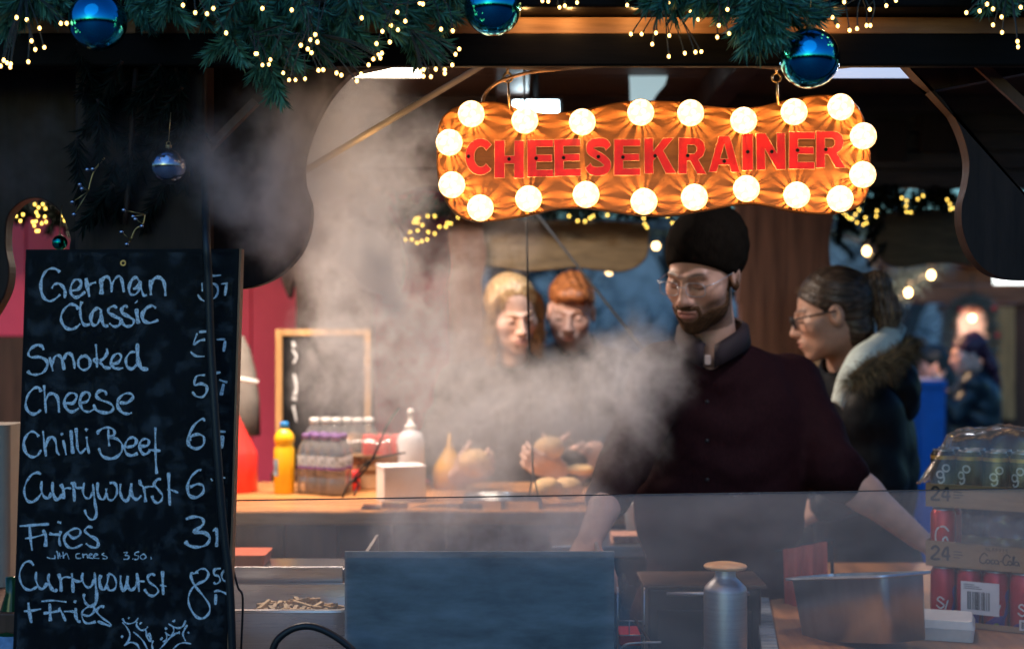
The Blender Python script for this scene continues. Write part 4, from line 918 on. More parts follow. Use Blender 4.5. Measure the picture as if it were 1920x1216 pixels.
# red towel
t = thing('red_towel', P(1520, 1060, 3.45), 'red cloth towel hanging from a rail behind the deep pan', 'towel')
m_ = MB(); nx, nz = 28, 14; vs_ = []
for j in range(nz + 1):
    for i in range(nx + 1):
        u, v = i / nx, j / nz
        p = P(1468 + 82 * u + 6 * v * (1 - u), 1030 - 16 * u + (110 + 12 * u) * v, 3.25)
        vs_.append(p + Vector((0, .014 * math.sin(u * 17 + v) * (.3 + v) , 0)))
m_.add(vs_, [(j * (nx + 1) + i, j * (nx + 1) + i + 1, (j + 1) * (nx + 1) + i + 1, (j + 1) * (nx + 1) + i) for j in range(nz) for i in range(nx)])
m_.build('cloth', M['towel'], t, smooth=True)
MB().tube([P(1455, 1033, 3.26), P(1560, 1011, 3.26)], .004, 8).tube([P(1560, 1011, 3.26), P(1562, 1250, 3.26)], .004, 8).build('rail', M['iron'], t)
# ---------------------------------------------------------------- stacked drink trays
TR = Matrix.Translation((P(1738, 0, 3.04).x, 3.04, 0)) @ Matrix.Rotation(R(-30), 4, 'Z')      # local x runs along the front, away to the right and nearer
def canmat(name, c, c2, sc_=14, thr=.5):
    m, n, l, b = newmat(name)
    tc = n.new('ShaderNodeTexCoord'); nz = n.new('ShaderNodeTexNoise'); nz.inputs['Scale'].default_value = sc_; nz.inputs['Detail'].default_value = 1
    l.new(tc.outputs['Object'], nz.inputs['Vector']); cr = n.new('ShaderNodeValToRGB'); cr.color_ramp.interpolation = 'CONSTANT'
    cr.color_ramp.elements[0].color = (*c, 1); cr.color_ramp.elements[1].position = thr; cr.color_ramp.elements[1].color = (*c2[0], 1)
    if len(c2) > 1: e_ = cr.color_ramp.elements.new(thr + .12); e_.color = (*c2[1], 1)
    l.new(nz.outputs[0], cr.inputs[0]); l.new(cr.outputs[0], b.inputs['Base Color']); b.inputs['Metallic'].default_value = .35; b.inputs['Roughness'].default_value = .3
    return m
M['canred'] = mat('red_can_paint', (.72, .03, .03), .28, .3, var=.08)
M['canmulti'] = canmat('fruit_can_paint', (.55, .02, .04), [(.09, .06, .42), (.35, .42, .04)], 16, .54)
M['canblack'] = canmat('black_gold_can_paint', (.012, .011, .011), [(.012, .011, .011)], 6, .9)
M['gold'] = mat('gold_can_paint', (.78, .45, .10), .3, .6, var=.1)
M['film'] = glassy('shrink_film', dirt=.17, rough=.12, scale=9, fac=.9, dirtcol=(.7, .62, .55))
CH, CR, NX = .118, .0262, 6
def can_proto(mt, extra=None):
    t = thing('drink_can', (0, 0, 0), 'x', 'can')
    pr = [(CR * .78, 0), (CR, .006), (CR, CH - .012), (CR * .82, CH - .003), (CR * .84, CH), (CR * .78, CH), (CR * .74, CH - .003), (.0005, CH - .0035)]
    b = MB(); b.lathe(pr[:4], (0, 0, 0), 24, cap=False); b.build('body', mt, t, smooth=True)
    b = MB(); b.lathe(pr[3:], (0, 0, 0), 24, cap=False); b.box(-.006, .006, -.012, .002, CH - .0034, CH - .002); b.build('lid', M['steel'], t, smooth=True)
    if extra: extra(t)
    return t
def arc_strokes(t, strokes, w, mt, name):           # writing wrapped round the can, facing local -y
    m_ = MB()
    for k, s_ in enumerate(strokes):
        p = crom([Vector(((CR + .0004) * math.sin(x / CR), -(CR + .0004) * math.cos(x / CR), z)) for x, z in s_], 5)
        vs_ = []
        for i, q in enumerate(p):
            nn = Vector((q.x, q.y, 0)).normalized(); tt = (p[min(i + 1, len(p) - 1)] - p[max(i - 1, 0)]).normalized(); sd = tt.cross(nn) * w / 2
            o = nn * .00005 * k
            vs_ += [q + sd + o, q - sd + o]
        m_.add(vs_, [(2 * i, 2 * i + 2, 2 * i + 3, 2 * i + 1) for i in range(len(p) - 1)])
    m_.build(name, mt, t)
M['letterwhite'] = mat('white_print', (.8, .78, .74), .4, var=.05)
def circ(cx, cz, r, a0=0, a1=360, n=10): return [(cx + r * math.cos(R(a0 + (a1 - a0) * i / n)), cz + r * math.sin(R(a0 + (a1 - a0) * i / n))) for i in range(n + 1)]
def red_extra(t): arc_strokes(t, [[(.012, .072), (.002, .082), (-.012, .076), (-.016, .058), (-.010, .040), (.004, .036)], [(.010, .052), (.006, .060), (.0, .054), (.004, .046), (.012, .050)], [(-.008, .036), (-.002, .020), (.006, .008)]], .0034, M['letterwhite'], 'logo')
def black_extra(t):
    arc_strokes(t, [circ(-.006, .066, .007), [(.002, .062), (.001, .052), (-.006, .048), (-.010, .053)], circ(.006, .080, .007)], .0034, M['letterwhite'], 'logo')
    m_ = MB(); pr = circ(.002, .018, .014)
    vs_ = [Vector(((CR + .0006) * math.sin(x / CR), -(CR + .0006) * math.cos(x / CR), max(z, .004))) for x, z in pr]
    m_.add(vs_, [tuple(range(len(vs_) - 1))]); m_.build('fruit_emblem', M['gold'], t)
    m_ = MB(); m_.lathe([(CR + .0003, CH - .020), (CR + .0003, CH - .012)], (0, 0, 0), 24, cap=False); m_.build('gold_band', M['gold'], t)
def multi_extra(t): arc_strokes(t, [[(.008, .050), (.0, .056), (-.006, .050), (.002, .044), (.008, .038), (.0, .032), (-.008, .038)], [(.010, .030), (.016, .050)]], .0028, M['letterwhite'], 'logo')
TIERS = [(1.012, 'canmulti', multi_extra, 'red and blue fruit drink can with green blotches, bottom layer of the drink stack', 'fruit drink cans in the bottom layer', False),
         (1.136, 'canred', red_extra, 'red cola can with white script, middle layer of the drink stack', 'red cola cans in the middle layer', True),
         (1.262, 'canblack', black_extra, 'black can with white lettering and gold fruit, top layer of the drink stack', 'black cans in the top layer', True)]
def writing(name, strokes, w, mt, par, off, lift0=.0008):   # strokes in tray-front coords (x along front, z)
    m_ = MB()
    for k, s_ in enumerate(strokes):
        p = crom([TR @ Vector((x, off - lift0 - .00003 * k, z)) for x, z in s_], 5)
        m_.ribbon(p, TR.to_3x3() @ Vector((0, -1, 0)), w)
    return m_.build(name, mt, par)
TW, TD = 6 * .0545, 2 * .0545
for ti, (z, mk, ex, lab, grp, trayed) in enumerate(TIERS):
    zb = z
    if True:
        t = thing('drink_tray', TR @ Vector((TW / 2, TD / 2, z)), ['low cardboard tray at the bottom of the drink stack, with a white barcode label', 'brown cardboard tray printed 24 with cola script, middle of the drink stack', 'brown cardboard tray under plastic film with black cans, top of the drink stack'][ti], 'drink tray', 'trays of drink cans stacked on the counter')
        hw = [.012, .054, .050][ti]
        m_ = MB()
        m_.box(0, TW, 0, TD, z, z + .0025, TR)
        m_.box(0, TW, -.0022, 0, z, z + hw, TR); m_.box(0, TW, TD, TD + .0022, z, z + hw, TR)
        m_.box(-.0022, 0, -.0022, TD + .0022, z, z + hw, TR); m_.box(TW, TW + .0022, -.0022, TD + .0022, z, z + hw, TR)
        m_.build('tray', M['card'], t, bevel=.0006)
        zz = z
        if ti:
            D24 = [[(.010, zz + .036), (.018, zz + .043), (.026, zz + .037), (.020, zz + .027), (.010, zz + .016), (.028, zz + .016)], [(.044, zz + .014), (.044, zz + .043), (.033, zz + .024), (.050, zz + .024)]]
            writing('print', D24, .0048, M['ink'], t, -.0022)
            writing('small_print', [[(.056, zz + .034), (.074, zz + .034)], [(.056, zz + .028), (.076, zz + .028)], [(.056, zz + .022), (.070, zz + .022)]], .0016, M['ink'], t, -.0022)
            x = .110
            sc = [[(x + .016, zz + .030), (x + .010, zz + .036), (x + .003, zz + .030), (x, zz + .020), (x + .006, zz + .014), (x + .014, zz + .018)], circ(x + .017, zz + .019, .004), [(x + .029, zz + .023), (x + .024, zz + .022), (x + .024, zz + .015), (x + .029, zz + .016)], circ(x + .034, zz + .019, .004), [(x + .038, zz + .022), (x + .039, zz + .014)],
                  [(x + .041, zz + .021), (x + .045, zz + .022)], [(x + .062, zz + .030), (x + .056, zz + .036), (x + .049, zz + .030), (x + .047, zz + .020), (x + .052, zz + .014), (x + .058, zz + .017)], circ(x + .061, zz + .019, .004), [(x + .066, zz + .016), (x + .070, zz + .032), (x + .067, zz + .030), (x + .068, zz + .015)], circ(x + .074, zz + .019, .004), [(x + .078, zz + .022), (x + .080, zz + .014)]]
            if ti == 1:
                writing('script_logo', sc, .0022, M['ink'], t, -.0022)
                cl = []
                for i_, g_ in enumerate('CLASSIC'):
                    gx = x + .012 + i_ * .0068; h_ = zz + .042
                    cl += {'C': [[(gx + .004, h_ + .005), (gx, h_ + .003), (gx + .004, h_)]], 'L': [[(gx, h_ + .006), (gx, h_), (gx + .004, h_)]], 'A': [[(gx, h_), (gx + .002, h_ + .006), (gx + .004, h_)]], 'S': [[(gx + .004, h_ + .005), (gx, h_ + .0045), (gx + .004, h_ + .002), (gx, h_)]], 'I': [[(gx + .002, h_ + .006), (gx + .002, h_)]]}[g_]
                writing('small_print', cl, .0010, M['ink'], t, -.0022)
            bars = []; rr = random.Random(9 + ti); xx = .205
            while xx < .30: bars.append([(xx, zz + .004), (xx, zz + hw - .004)]); xx += rr.choice([.0035, .005, .007])
            writing('barcode', bars, .0022, M['ink'], t, -.0022)
        else:
            m_ = MB(); m_.box(.072, .150, -.0046, -.0042, zz + .030, zz + .098, TR); m_.build('barcode_label', M['label'], t)
            bars = []; rr = random.Random(4); xx = .086
            while xx < .132: bars.append([(xx, zz + .040), (xx, zz + .078)]); xx += rr.choice([.0018, .0026, .0036])
            writing('barcode', bars, .0012, M['ink'], t, -.0048)
            writing('small_print', [[(.078, zz + .092), (.10, zz + .092)], [(.078, zz + .088), (.11, zz + .088)], [(.078, zz + .084), (.115, zz + .084)]], .0012, M['ink'], t, -.0048)
            m_ = MB(); m_.box(.19, .27, -.0046, -.0042, zz + .006, zz + .028, TR); m_.build('white_label', M['label'], t)
            bars = []; xx = .195
            while xx < .262: bars.append([(xx, zz + .010), (xx, zz + .025)]); xx += rr.choice([.0018, .0026, .0036])
            writing('barcode', bars, .0012, M['ink'], t, -.0048)
    proto = can_proto(M[mk], ex); n0 = True
    for j in range(2):
        for i in range(6):
            if ti == 1 and i in (1, 2, 3, 4): continue          # gap in the front row of the torn pack
            p = TR @ Vector((CR + .0015 + i * .0545, CR + .0015 + j * .0545, z + .003))
            o = proto if n0 else dup(proto, p)
            n0 = False
            o.location = p; o.rotation_euler = (0, 0, R(-30) + .25 * math.sin(i * 3 + ti)); o['label'] = lab; o['group'] = grp
# plastic film over the top layer
t = thing('plastic_film', TR @ Vector((TW / 2, TD / 2, 1.262)), 'crumpled clear plastic film draped over the topmost drink cans', 'plastic film')
m_ = MB(); nu, nv = 36, 26; vs_ = []
for j in range(nv + 1):
    for i in range(nu + 1):
        u, v = i / nu, j / nv
        x = -.02 + (TW + .03) * u; y = -.012 + (TD + .02) * v
        ed = min(u, 1 - u) * 6; ed = min(ed, 1)
        h = 1.262 + .045 + (.085 + .040 * math.sin(u * 2.6 + .2)) * ed + .010 * mnoise.noise(Vector((u * 7, v * 6, 1))) + .006 * mnoise.noise(Vector((u * 19, v * 17, 4)))
        if v < .12: h = 1.262 + .05 + (h - 1.312) * (v / .12) ** .5
        vs_.append(TR @ Vector((x + .006 * mnoise.noise(Vector((u * 9, v * 9, 7))), y + .005 * mnoise.noise(Vector((u * 11, v * 8, 3))), h)))
m_.add(vs_, [(j * (nu + 1) + i, j * (nu + 1) + i + 1, (j + 1) * (nu + 1) + i + 1, (j + 1) * (nu + 1) + i) for j in range(nv) for i in range(nu)])
m_.build('film', M['film'], t, smooth=True)
m_ = MB(); nu = 40; vs_ = []                                     # film round the torn middle layer
for j in range(8):
    for i in range(nu + 1):
        u = i / nu; vs_.append(TR @ Vector((.06 + .17 * u, -.004 - .006 * mnoise.noise(Vector((u * 9, j * .8, 2))) - .003 * abs(mnoise.noise(Vector((u * 25, j * 1.7, 5)))), 1.188 + .062 * j / 7 - .012 * mnoise.noise(Vector((u * 6, 1, 3))) * (j / 7))))
m_.add(vs_, [(j * (nu + 1) + i, j * (nu + 1) + i + 1, (j + 1) * (nu + 1) + i + 1, (j + 1) * (nu + 1) + i) for j in range(7) for i in range(nu)])
m_.build('plastic_film', M['film'], smooth=True, label='torn crumpled film across the gap in the middle can layer', cat='plastic film')
# ================================================================ back counter things (top z = 1.14)
Z = 1.14
def at(px, D): return P(px, 0, D).x
def lathe_thing(name, parts, x, y, z, label, cat, group=None, n=24, sx=1, sy=1):
    t = thing(name, (x, y, z), label, cat, group)
    for pn, pr, mt in parts: MB().lathe(pr, (x, y, z), n, sx=sx, sy=sy).build(pn, mt, t, smooth=True)
    return t
s = S(4.3); b = Z
yb = lathe_thing('mustard_bottle', [('body', [(.028, 0), (.031, .004), (.031, .135), (.0275, .142), (.0275, .152), (.031, .158), (.030, .172), (.022, .186), (.015, .192), (.012, .196)], M['yellow']), ('cap', [(.0135, .196), (.0135, .212), (.011, .216), (.0005, .2165)], M['cyan'])], at(533, 4.3), 4.3, Z, 'bright yellow squeeze bottle with a blue cap on the orange counter', 'bottle')
m_ = MB(); m_.lathe([(.0315, .055), (.0315, .105)], (at(533, 4.3), 4.3, Z), 40, cap=False)
vs_ = [v for v in m_.v]; keep = [f for f in m_.f if all(m_.v[i][0] < at(533, 4.3) - .012 and m_.v[i][1] < 4.31 for i in f)]
mm = MB(); mm.add(m_.v, keep); mm.build('label_patch', mat('bottle_label', (.25, .45, .6), .5, var=.8, scale=60), yb)
lathe_thing('ketchup_bottle', [('body', [(.066, 0), (.070, .004), (.070, .115), (.066, .125), (.010, .235), (.006, .262), (.0005, .263)], mat('red_squeezer', (.85, .045, .035), .32, var=.06))], at(440, 4.35), 4.35, Z, 'big red conical squeeze bottle half hidden by the chalkboard', 'bottle')
lathe_thing('mustard_squeezer', [('body', [(.05, 0), (.053, .003), (.053, .05), (.048, .07), (.028, .10), (.008, .135), (.004, .17), (.0005, .171)], mat('ochre_squeezer', (.75, .38, .03), .4, var=.1))], at(843, 4.45), 4.45, Z, 'ochre conical squeeze bottle behind the white box, veiled by steam', 'bottle')
lathe_thing('pump_bottle', [('body', [(.040, 0), (.043, .004), (.043, .15), (.036, .172), (.02, .182), (.018, .186)], mat('milky_plastic', (.60, .60, .62), .4, var=.05)), ('pump', [(.019, .186), (.019, .20), (.010, .203), (.007, .232), (.011, .236), (.009, .25), (.0005, .251)], M['white'])], at(770, 4.4), 4.4, Z + .0, 'milky white sauce bottle with a pump top, behind the white box', 'bottle')
# pack of water bottles
WB = glassy('water_bottle_plastic', c=(.93, .94, .96), dirt=.20, rough=.08, fac=1.2, scale=20)
wb = thing('water_bottle', (at(575, 4.3), 4.3, Z), 'clear water bottle with purple cap and pale label beside the yellow bottle', 'bottle', 'water bottles packed beside the yellow bottle')
H = (at(575, 4.3), 4.3, Z)
MB().lathe([(.024, 0), (.029, .006), (.029, .05), (.027, .054), (.029, .058), (.029, .118), (.024, .14), (.0135, .158), (.0125, .164)], H, 20).build('body', WB, wb, smooth=True)
MB().lathe([(.0145, .1645), (.0145, .178), (.013, .181), (.0005, .1815)], H, 16).build('cap', M['purple'], wb, smooth=True)
MB().lathe([(.0294, .085), (.0294, .118)], H, 20, cap=False).build('label', mat('water_label', (.42, .48, .60), .5, var=.9, scale=50), wb, smooth=True)
MB().lathe([(.0295, .078), (.0295, .086)], H, 20, cap=False).build('label_stripe', M['purple'], wb, smooth=True)
for j in range(2):
    for i in range(4):
        if i == 0 and j == 0: continue
        dup(wb, Vector(H) + Vector((i * .0315 * 1.02 - .0 + j * .012, j * .065 - .02 * i, 0)))
bk = thing('water_bottle', (at(590, 4.52), 4.52, Z), 'clear water bottle with a white cap at the back of the counter', 'bottle', 'white capped bottles at the back of the counter')
H2 = (at(590, 4.52), 4.52, Z)
MB().lathe([(.028, 0), (.032, .006), (.032, .15), (.026, .175), (.0145, .19), (.0135, .196)], H2, 20).build('body', WB, bk, smooth=True)
MB().lathe([(.016, .1965), (.016, .214), (.0005, .215)], H2, 16).build('cap', M['white'], bk, smooth=True)
for i in range(1, 6): dup(bk, Vector(H2) + Vector((i * .062 * .55, .012 * (i % 2), 0)))
# carton with shrink film and 24 print
t = thing('drink_carton', (at(690, 4.42), 4.42, Z), 'film wrapped carton of red drinks printed 24, between the water bottles and the white box', 'carton')
x0, x1 = at(648, 4.4), at(757, 4.4)
MB().box(x0, x1, 4.38, 4.48, Z + .06, Z + .105).build('card_band', M['card'], t, bevel=.003)
MB().box(x0 + .003, x1 - .003, 4.384, 4.476, Z + .001, Z + .0595).build('card_base', mat('pale_card', (.40, .26, .15), .7, var=.3), t, bevel=.003)  # base in slightly paler cardboard than the band
for i in range(4):
    m_ = MB(); m_.lathe([(.021, 0), (.022, .003), (.022, .055), (.018, .062)], (x0 + .026 + i * .044, 4.372 if i == 0 else 4.43, Z + (.001 if i == 0 else .1055)), 16); m_.build('can', M['canred'], t, smooth=True)
xx = x0 + .038; zz = Z + .066
m_ = MB()
for k, s_ in enumerate([[(0, .025), (.006, .030), (.013, .025), (.009, .015), (0, .006), (.014, .006)], [(.028, .004), (.028, .030), (.019, .013), (.033, .013)]]):
    m_.ribbon(crom([Vector((xx + a_, 4.3785 - .0001 * k, zz + c_)) for a_, c_ in s_], 5), (0, -1, 0), .004)
m_.build('print', M['ink'], t)
m_ = MB(); nu, nv = 24, 12; vs_ = []
for j in range(nv + 1):
    for i in range(nu + 1):
        u, v = i / nu, j / nv
        vs_.append(Vector((x0 - .006 + (x1 - x0 + .012) * u, 4.372 + .115 * v, Z + .11 + .062 * math.sin(math.pi * min(max(v, .0), 1)) ** .5 + .010 * mnoise.noise(Vector((u * 6, v * 5, 2))))))
m_.add(vs_, [(j * (nu + 1) + i, j * (nu + 1) + i + 1, (j + 1) * (nu + 1) + i + 1, (j + 1) * (nu + 1) + i) for j in range(nv) for i in range(nu)])
m_.build('film', M['film'], t, smooth=True)
# white box
t = thing('white_box', (at(755, 4.1), 4.1, Z), 'plain white square napkin box at the front of the orange counter', 'box')
m_ = MB(); rbox(m_, at(752, 4.12), 4.12, Z + .001, Z + .098, .125, .10, .006, R(18)); m_.build('carton', M['foam'], t)
m_ = MB(); rbox(m_, at(752, 4.12), 4.12, Z + .0985, Z + .104, .128, .103, .006, R(18)); m_.build('lid', M['label'], t)
# grill grate tray, knife, scraper
t = thing('steel_rack', (at(930, 4.05), 4.05, Z), 'low shiny steel rack of thin bars on the counter before the blonde woman', 'rack')
m_ = MB()
for i in range(9):
    y = 3.93 + i * .022; m_.tube([(at(870, 4), y, Z + .024), (at(1015, 4), y, Z + .024)], .0032, 6)
m_.build('bars', M['steel'], t, smooth=True)
m_ = MB()
for x in (at(872, 4), at(942, 4), at(1012, 4)): m_.box(x - .004, x + .004, 3.92, 4.12, Z + .001, Z + .0205)
m_.build('feet', M['steel'], t)
t = thing('scraper', (at(725, 4.0), 3.98, Z), 'flat scraper with a pale wooden handle lying at the counter edge', 'scraper')
MB().box(at(680, 3.96), at(715, 3.96), 3.92, 3.99, Z + .002, Z + .006).build('blade', M['blacksteel'], t)
MB().box(at(716, 3.96), at(765, 3.96), 3.945, 3.965, Z + .001, Z + .018).build('handle', M['palewood'], t, bevel=.004)
t = thing('kitchen_knife', (at(830, 3.95), 3.95, Z), 'long steel knife with a black handle lying at the counter edge', 'knife')
MB().prism([(at(772, 3.95), Z + .004), (at(858, 3.95), Z + .004), (at(858, 3.95), Z + .014), (at(790, 3.95), Z + .010)], 3.94, 3.943).build('blade', M['steel'], t)
MB().box(at(859, 3.95), at(905, 3.95), 3.935, 3.95, Z + .001, Z + .015).build('handle', M['black'], t, bevel=.004)
# wire serving tongs leaning up
t = thing('wire_tongs', (at(660, 3.95), 3.95, Z), 'thin black wire tongs standing up at the front edge of the orange counter', 'tongs')
m_ = MB()
m_.tube(crom([P(642, 933, 3.9), P(655, 905, 3.92), P(672, 905, 3.94), P(664, 928, 3.9)], 5), .003, 6)
m_.tube(crom([P(660, 905, 3.93), P(685, 880, 3.93), P(703, 850, 3.93), P(725, 800, 3.94), P(748, 765, 3.95)], 5), .0035, 6)
m_.tube(crom([P(660, 905, 3.93), P(672, 885, 3.95), P(700, 860, 3.97), P(760, 848, 4.0)], 5), .003, 6)
m_.build('wire', M['iron'], t, smooth=True)
# skewer hook hanging rod & stay cable
t = thing('hanging_rod', P(992, 420, 3.4), 'thin black rod with a forked hook hanging straight down in front of the blonde woman', 'rod')
m_ = MB(); m_.tube([P(986, 330, 3.4), P(990, 560, 3.4), P(999, 880, 3.4)], .0026, 6); m_.tube([P(999, 880, 3.4), P(992, 935, 3.4)], .002, 6); m_.tube([P(999, 880, 3.4), P(1010, 935, 3.4)], .002, 6)
m_.tube([P(986, 330, 3.4), P(980, 120, 3.4) + Vector((0, 0, .18))], .0026, 6)
m_.build('rod', M['iron'], t, smooth=True)
t = thing('stay_cable', P(1100, 520, 4.0), 'black stay cable slanting down to the right behind the red haired boy', 'cable')
MB().tube([P(960, 345, 4.6), P(1020, 418, 4.5), P(1190, 635, 4.2), P(1290, 760, 4.05)], .0042, 6).build('cable', M['iron'], t)
t = thing('roof_stay_pole', P(700, 240, 3.3), 'pale diagonal wooden pole crossing the steam, left of the sign', 'pole')
MB().tube([P(575, 318, 2.72), P(862, 148, 2.86), P(920, 113, 2.9)], .0066, 8).build('pole', mat('pale_pole', (.88, .76, .55), .4, var=.1), t)
# framed blackboard at the back
t = thing('framed_blackboard', (at(605, 4.85), 4.85, Z), 'small blackboard in an orange wooden frame leaning behind the water bottles', 'blackboard')
a, c = P(517, 617, 4.8), P(695, 880, 4.8)
MB().box(a.x + .022, c.x - .022, 4.805, 4.82, c.z, a.z - .022).build('panel', M['slate'], t)
for x0, x1, z0_, z1_ in ((a.x, a.x + .0218, c.z, a.z), (c.x - .0218, c.x, c.z, a.z), (a.x + .022, c.x - .022, a.z - .0218, a.z)): MB().box(x0, x1, 4.795, 4.822, z0_, z1_).build('frame', M['palewood'], t, bevel=.002)
chalk('chalk_marks', 0, 0, 1, [[6, (549, 640), (552, 650)], [6, (548, 655), (556, 668), (550, 680)], [6, (551, 700), (556, 725), (552, 740)], [6, (548, 745), (556, 748)], [6, (550, 760), (556, 790)]], D=4.804, par=t)
MB().box(a.x, c.x, 4.70, 4.9, 0, c.z - .001).build('back_shelf', M['brownwood'], label='brown wooden shelf box behind the water bottles under the blackboard', cat='shelf', bevel=.003)
# grey hood and pale lid behind the ketchup
t = thing('grey_funnel', P(450, 740, 4.7), 'grey canvas umbrella hood with a pale edge behind the ketchup bottle', 'hood')
a = P(440, 820, 4.75); s = S(4.75)
MB().lathe([(38 * s, 0), (36 * s, 70 * s), (30 * s, 120 * s), (18 * s, 165 * s), (6 * s, 190 * s)], (a.x, 4.85, a.z), 28).build('hood', mat('grey_canvas', (.20, .18, .16), .9, var=.25), t, smooth=True)
MB().tube([P(440, 708, 4.6), P(484, 716, 4.6)], .007, 8).build('pale_bar', M['white'], t, smooth=True)
MB().tube([(a.x, 4.85, 0), (a.x, 4.85, a.z)], .02, 10).build('stand', M['iron'], t)
# cup and papers on the side shelf
lathe_thing('paper_cup', [('cup', [(.026, 0), (.034, .085), (.036, .087), (.033, .088), (.025, .003)], M['white'])], at(1195, 3.75), 3.78, 1.09, 'pale paper cup on the low shelf behind the man', 'cup')
m_ = MB(); rbox(m_, at(1188, 3.7), 3.68, 1.091, 1.110, .12, .09, .008); m_.build('food_tray', mat('red_white_tray', (.8, .35, .25), .5, var=.6, scale=50), label='low tray of red food on the shelf at the right of the steam', cat='tray')
# left edge: crate stack and bottle behind the chalkboard
t = thing('plastic_canister', (P(5, 0, 2.9).x, 2.9, .9), 'beige plastic canister at the left picture edge beside the chalkboard', 'canister')
m_ = MB(); rbox(m_, P(-25, 0, 2.9).x, 2.92, 1.12, P(0, 795, 2.9).z, .11, .1, .015); m_.build('body', mat('beige_plastic', (.30, .26, .21), .6, var=.1), t)
lathe_thing('green_bottle', [('body', [(.028, 0), (.030, .003), (.030, .13), (.012, .19), (.012, .22), (.0005, .221)], mat('green_glass', (.01, .06, .025), .1, var=.1)), ('label', [(.0305, .035), (.0305, .115)], mat('blue_label', (.22, .35, .55), .6, var=.3, scale=50))], P(12, 0, 2.62).x, 2.65, .96, 'green bottle with a pale blue label at the lower left edge', 'bottle')
MB().box(-1.5, -.80, 2.62, 3.2, 1.08, 1.119).box(-1.5, -.80, 2.62, 2.7, .90, .959).box(-1.48, -.82, 3.0, 3.18, 0, 1.079).build('side_table', M['brownwood'], label='brown wooden side table at the left edge behind the chalkboard', cat='table', bevel=.004)
# ================================================================ people: bodies and clothes grown as smooth implicit surfaces
def smin(a, b, k):
    h = np.clip(.5 + .5 * (b - a) / k, 0, 1); return b + (a - b) * h - k * h * (1 - h)
def smax(a, b, k): return -smin(-a, -b, k)
def s_ell(p, c, r):
    q = (p - np.asarray(c, dtype=np.float32)); r = np.asarray(r, dtype=np.float32)
    k0 = np.linalg.norm(q / r, axis=1); k1 = np.linalg.norm(q / (r * r), axis=1) + 1e-9
    return k0 * (k0 - 1) / k1
def s_cap(p, a, b, ra, rb=None):
    a = np.asarray(a, dtype=np.float32); b = np.asarray(b, dtype=np.float32); rb = ra if rb is None else rb
    ab = b - a; t = np.clip(((p - a) @ ab) / max(float(ab @ ab), 1e-9), 0, 1)
    return np.linalg.norm(p - a - t[:, None] * ab, axis=1) - (ra + (rb - ra) * t)
def nets(f, lo, hi, h):
    lo = np.asarray(lo, dtype=np.float32); n = np.ceil((np.asarray(hi) - lo) / h).astype(int) + 1
    ax = [lo[i] + h * np.arange(n[i], dtype=np.float32) for i in range(3)]
    g = np.stack(np.meshgrid(*ax, indexing='ij'), -1).reshape(-1, 3)
    v = np.concatenate([f(c) for c in np.array_split(g, max(1, len(g) // 400000))]).reshape(n)
    v = np.where(v == 0, 1e-7, v)
    cs = tuple(n - 1); acc = np.zeros(cs + (3,), dtype=np.float32); cnt = np.zeros(cs, dtype=np.float32)
    def sl(o): return v[o[0]:o[0] + cs[0], o[1]:o[1] + cs[1], o[2]:o[2] + cs[2]]
    for axis in range(3):
        for o in [(0, 0), (0, 1), (1, 0), (1, 1)]:
            a = [0, 0, 0]; oth = [i for i in range(3) if i != axis]; a[oth[0]], a[oth[1]] = o; b = list(a); b[axis] = 1
            va, vb = sl(a), sl(b); m = (va < 0) != (vb < 0); t = np.where(m, va / np.where(m, va - vb, 1), 0)
            pos = np.zeros(cs + (3,), dtype=np.float32) + np.asarray(a, dtype=np.float32); pos[..., axis] += t
            acc += pos * m[..., None]; cnt += m
    act = cnt > 0; idx = -np.ones(cs, dtype=int); idx[act] = np.arange(act.sum())
    base = np.stack(np.meshgrid(*[np.arange(c) for c in cs], indexing='ij'), -1)[act]
    V = lo + (base + acc[act] / cnt[act][:, None]) * h
    Fc = []
    for axis in range(3):
        u, w = [(1, 2), (2, 0), (0, 1)][axis]
        s0 = [slice(None)] * 3; s1 = [slice(None)] * 3; s0[axis] = slice(0, -1); s1[axis] = slice(1, None)
        e0 = v[tuple(s0)]; e1 = v[tuple(s1)]; m = (e0 < 0) != (e1 < 0)
        ii = np.argwhere(m); ii = ii[(ii[:, u] > 0) & (ii[:, w] > 0) & (ii[:, u] < n[u] - 1) & (ii[:, w] < n[w] - 1)]
        if not len(ii): continue
        du = np.zeros(3, int); dw = np.zeros(3, int); du[u] = 1; dw[w] = 1
        q = [idx[tuple((ii - a_).T)] for a_ in (du + dw, dw, 0 * du, du)]
        q = np.stack(q, 1); inside = e0[tuple(ii.T)] < 0
        q[~inside] = q[~inside][:, ::-1]; Fc.append(q)
    return V, np.concatenate(Fc)
def wob(p, amp, f, seed=0):
    x, y, z = p[:, 0] * f + seed, p[:, 1] * f + seed * 1.7, p[:, 2] * f - seed
    return amp * (np.sin(x + 1.3 * np.sin(z * .7)) * np.sin(y * 1.1 + np.sin(x * .6)) + .5 * np.sin(2.1 * z + 1.7 * np.sin(x * 1.3 + y)))
def folds(p, amp):
    x, y, z = p[:, 0], p[:, 1], p[:, 2]
    return amp * (np.sin(z * 62 + 2.2 * np.sin(x * 17 + y * 13)) * (.6 + .5 * np.sin(x * 21 - y * 16 + z * 9)) + .6 * np.sin(z * 24 + x * 15 + 1.5 * np.sin(y * 20)))
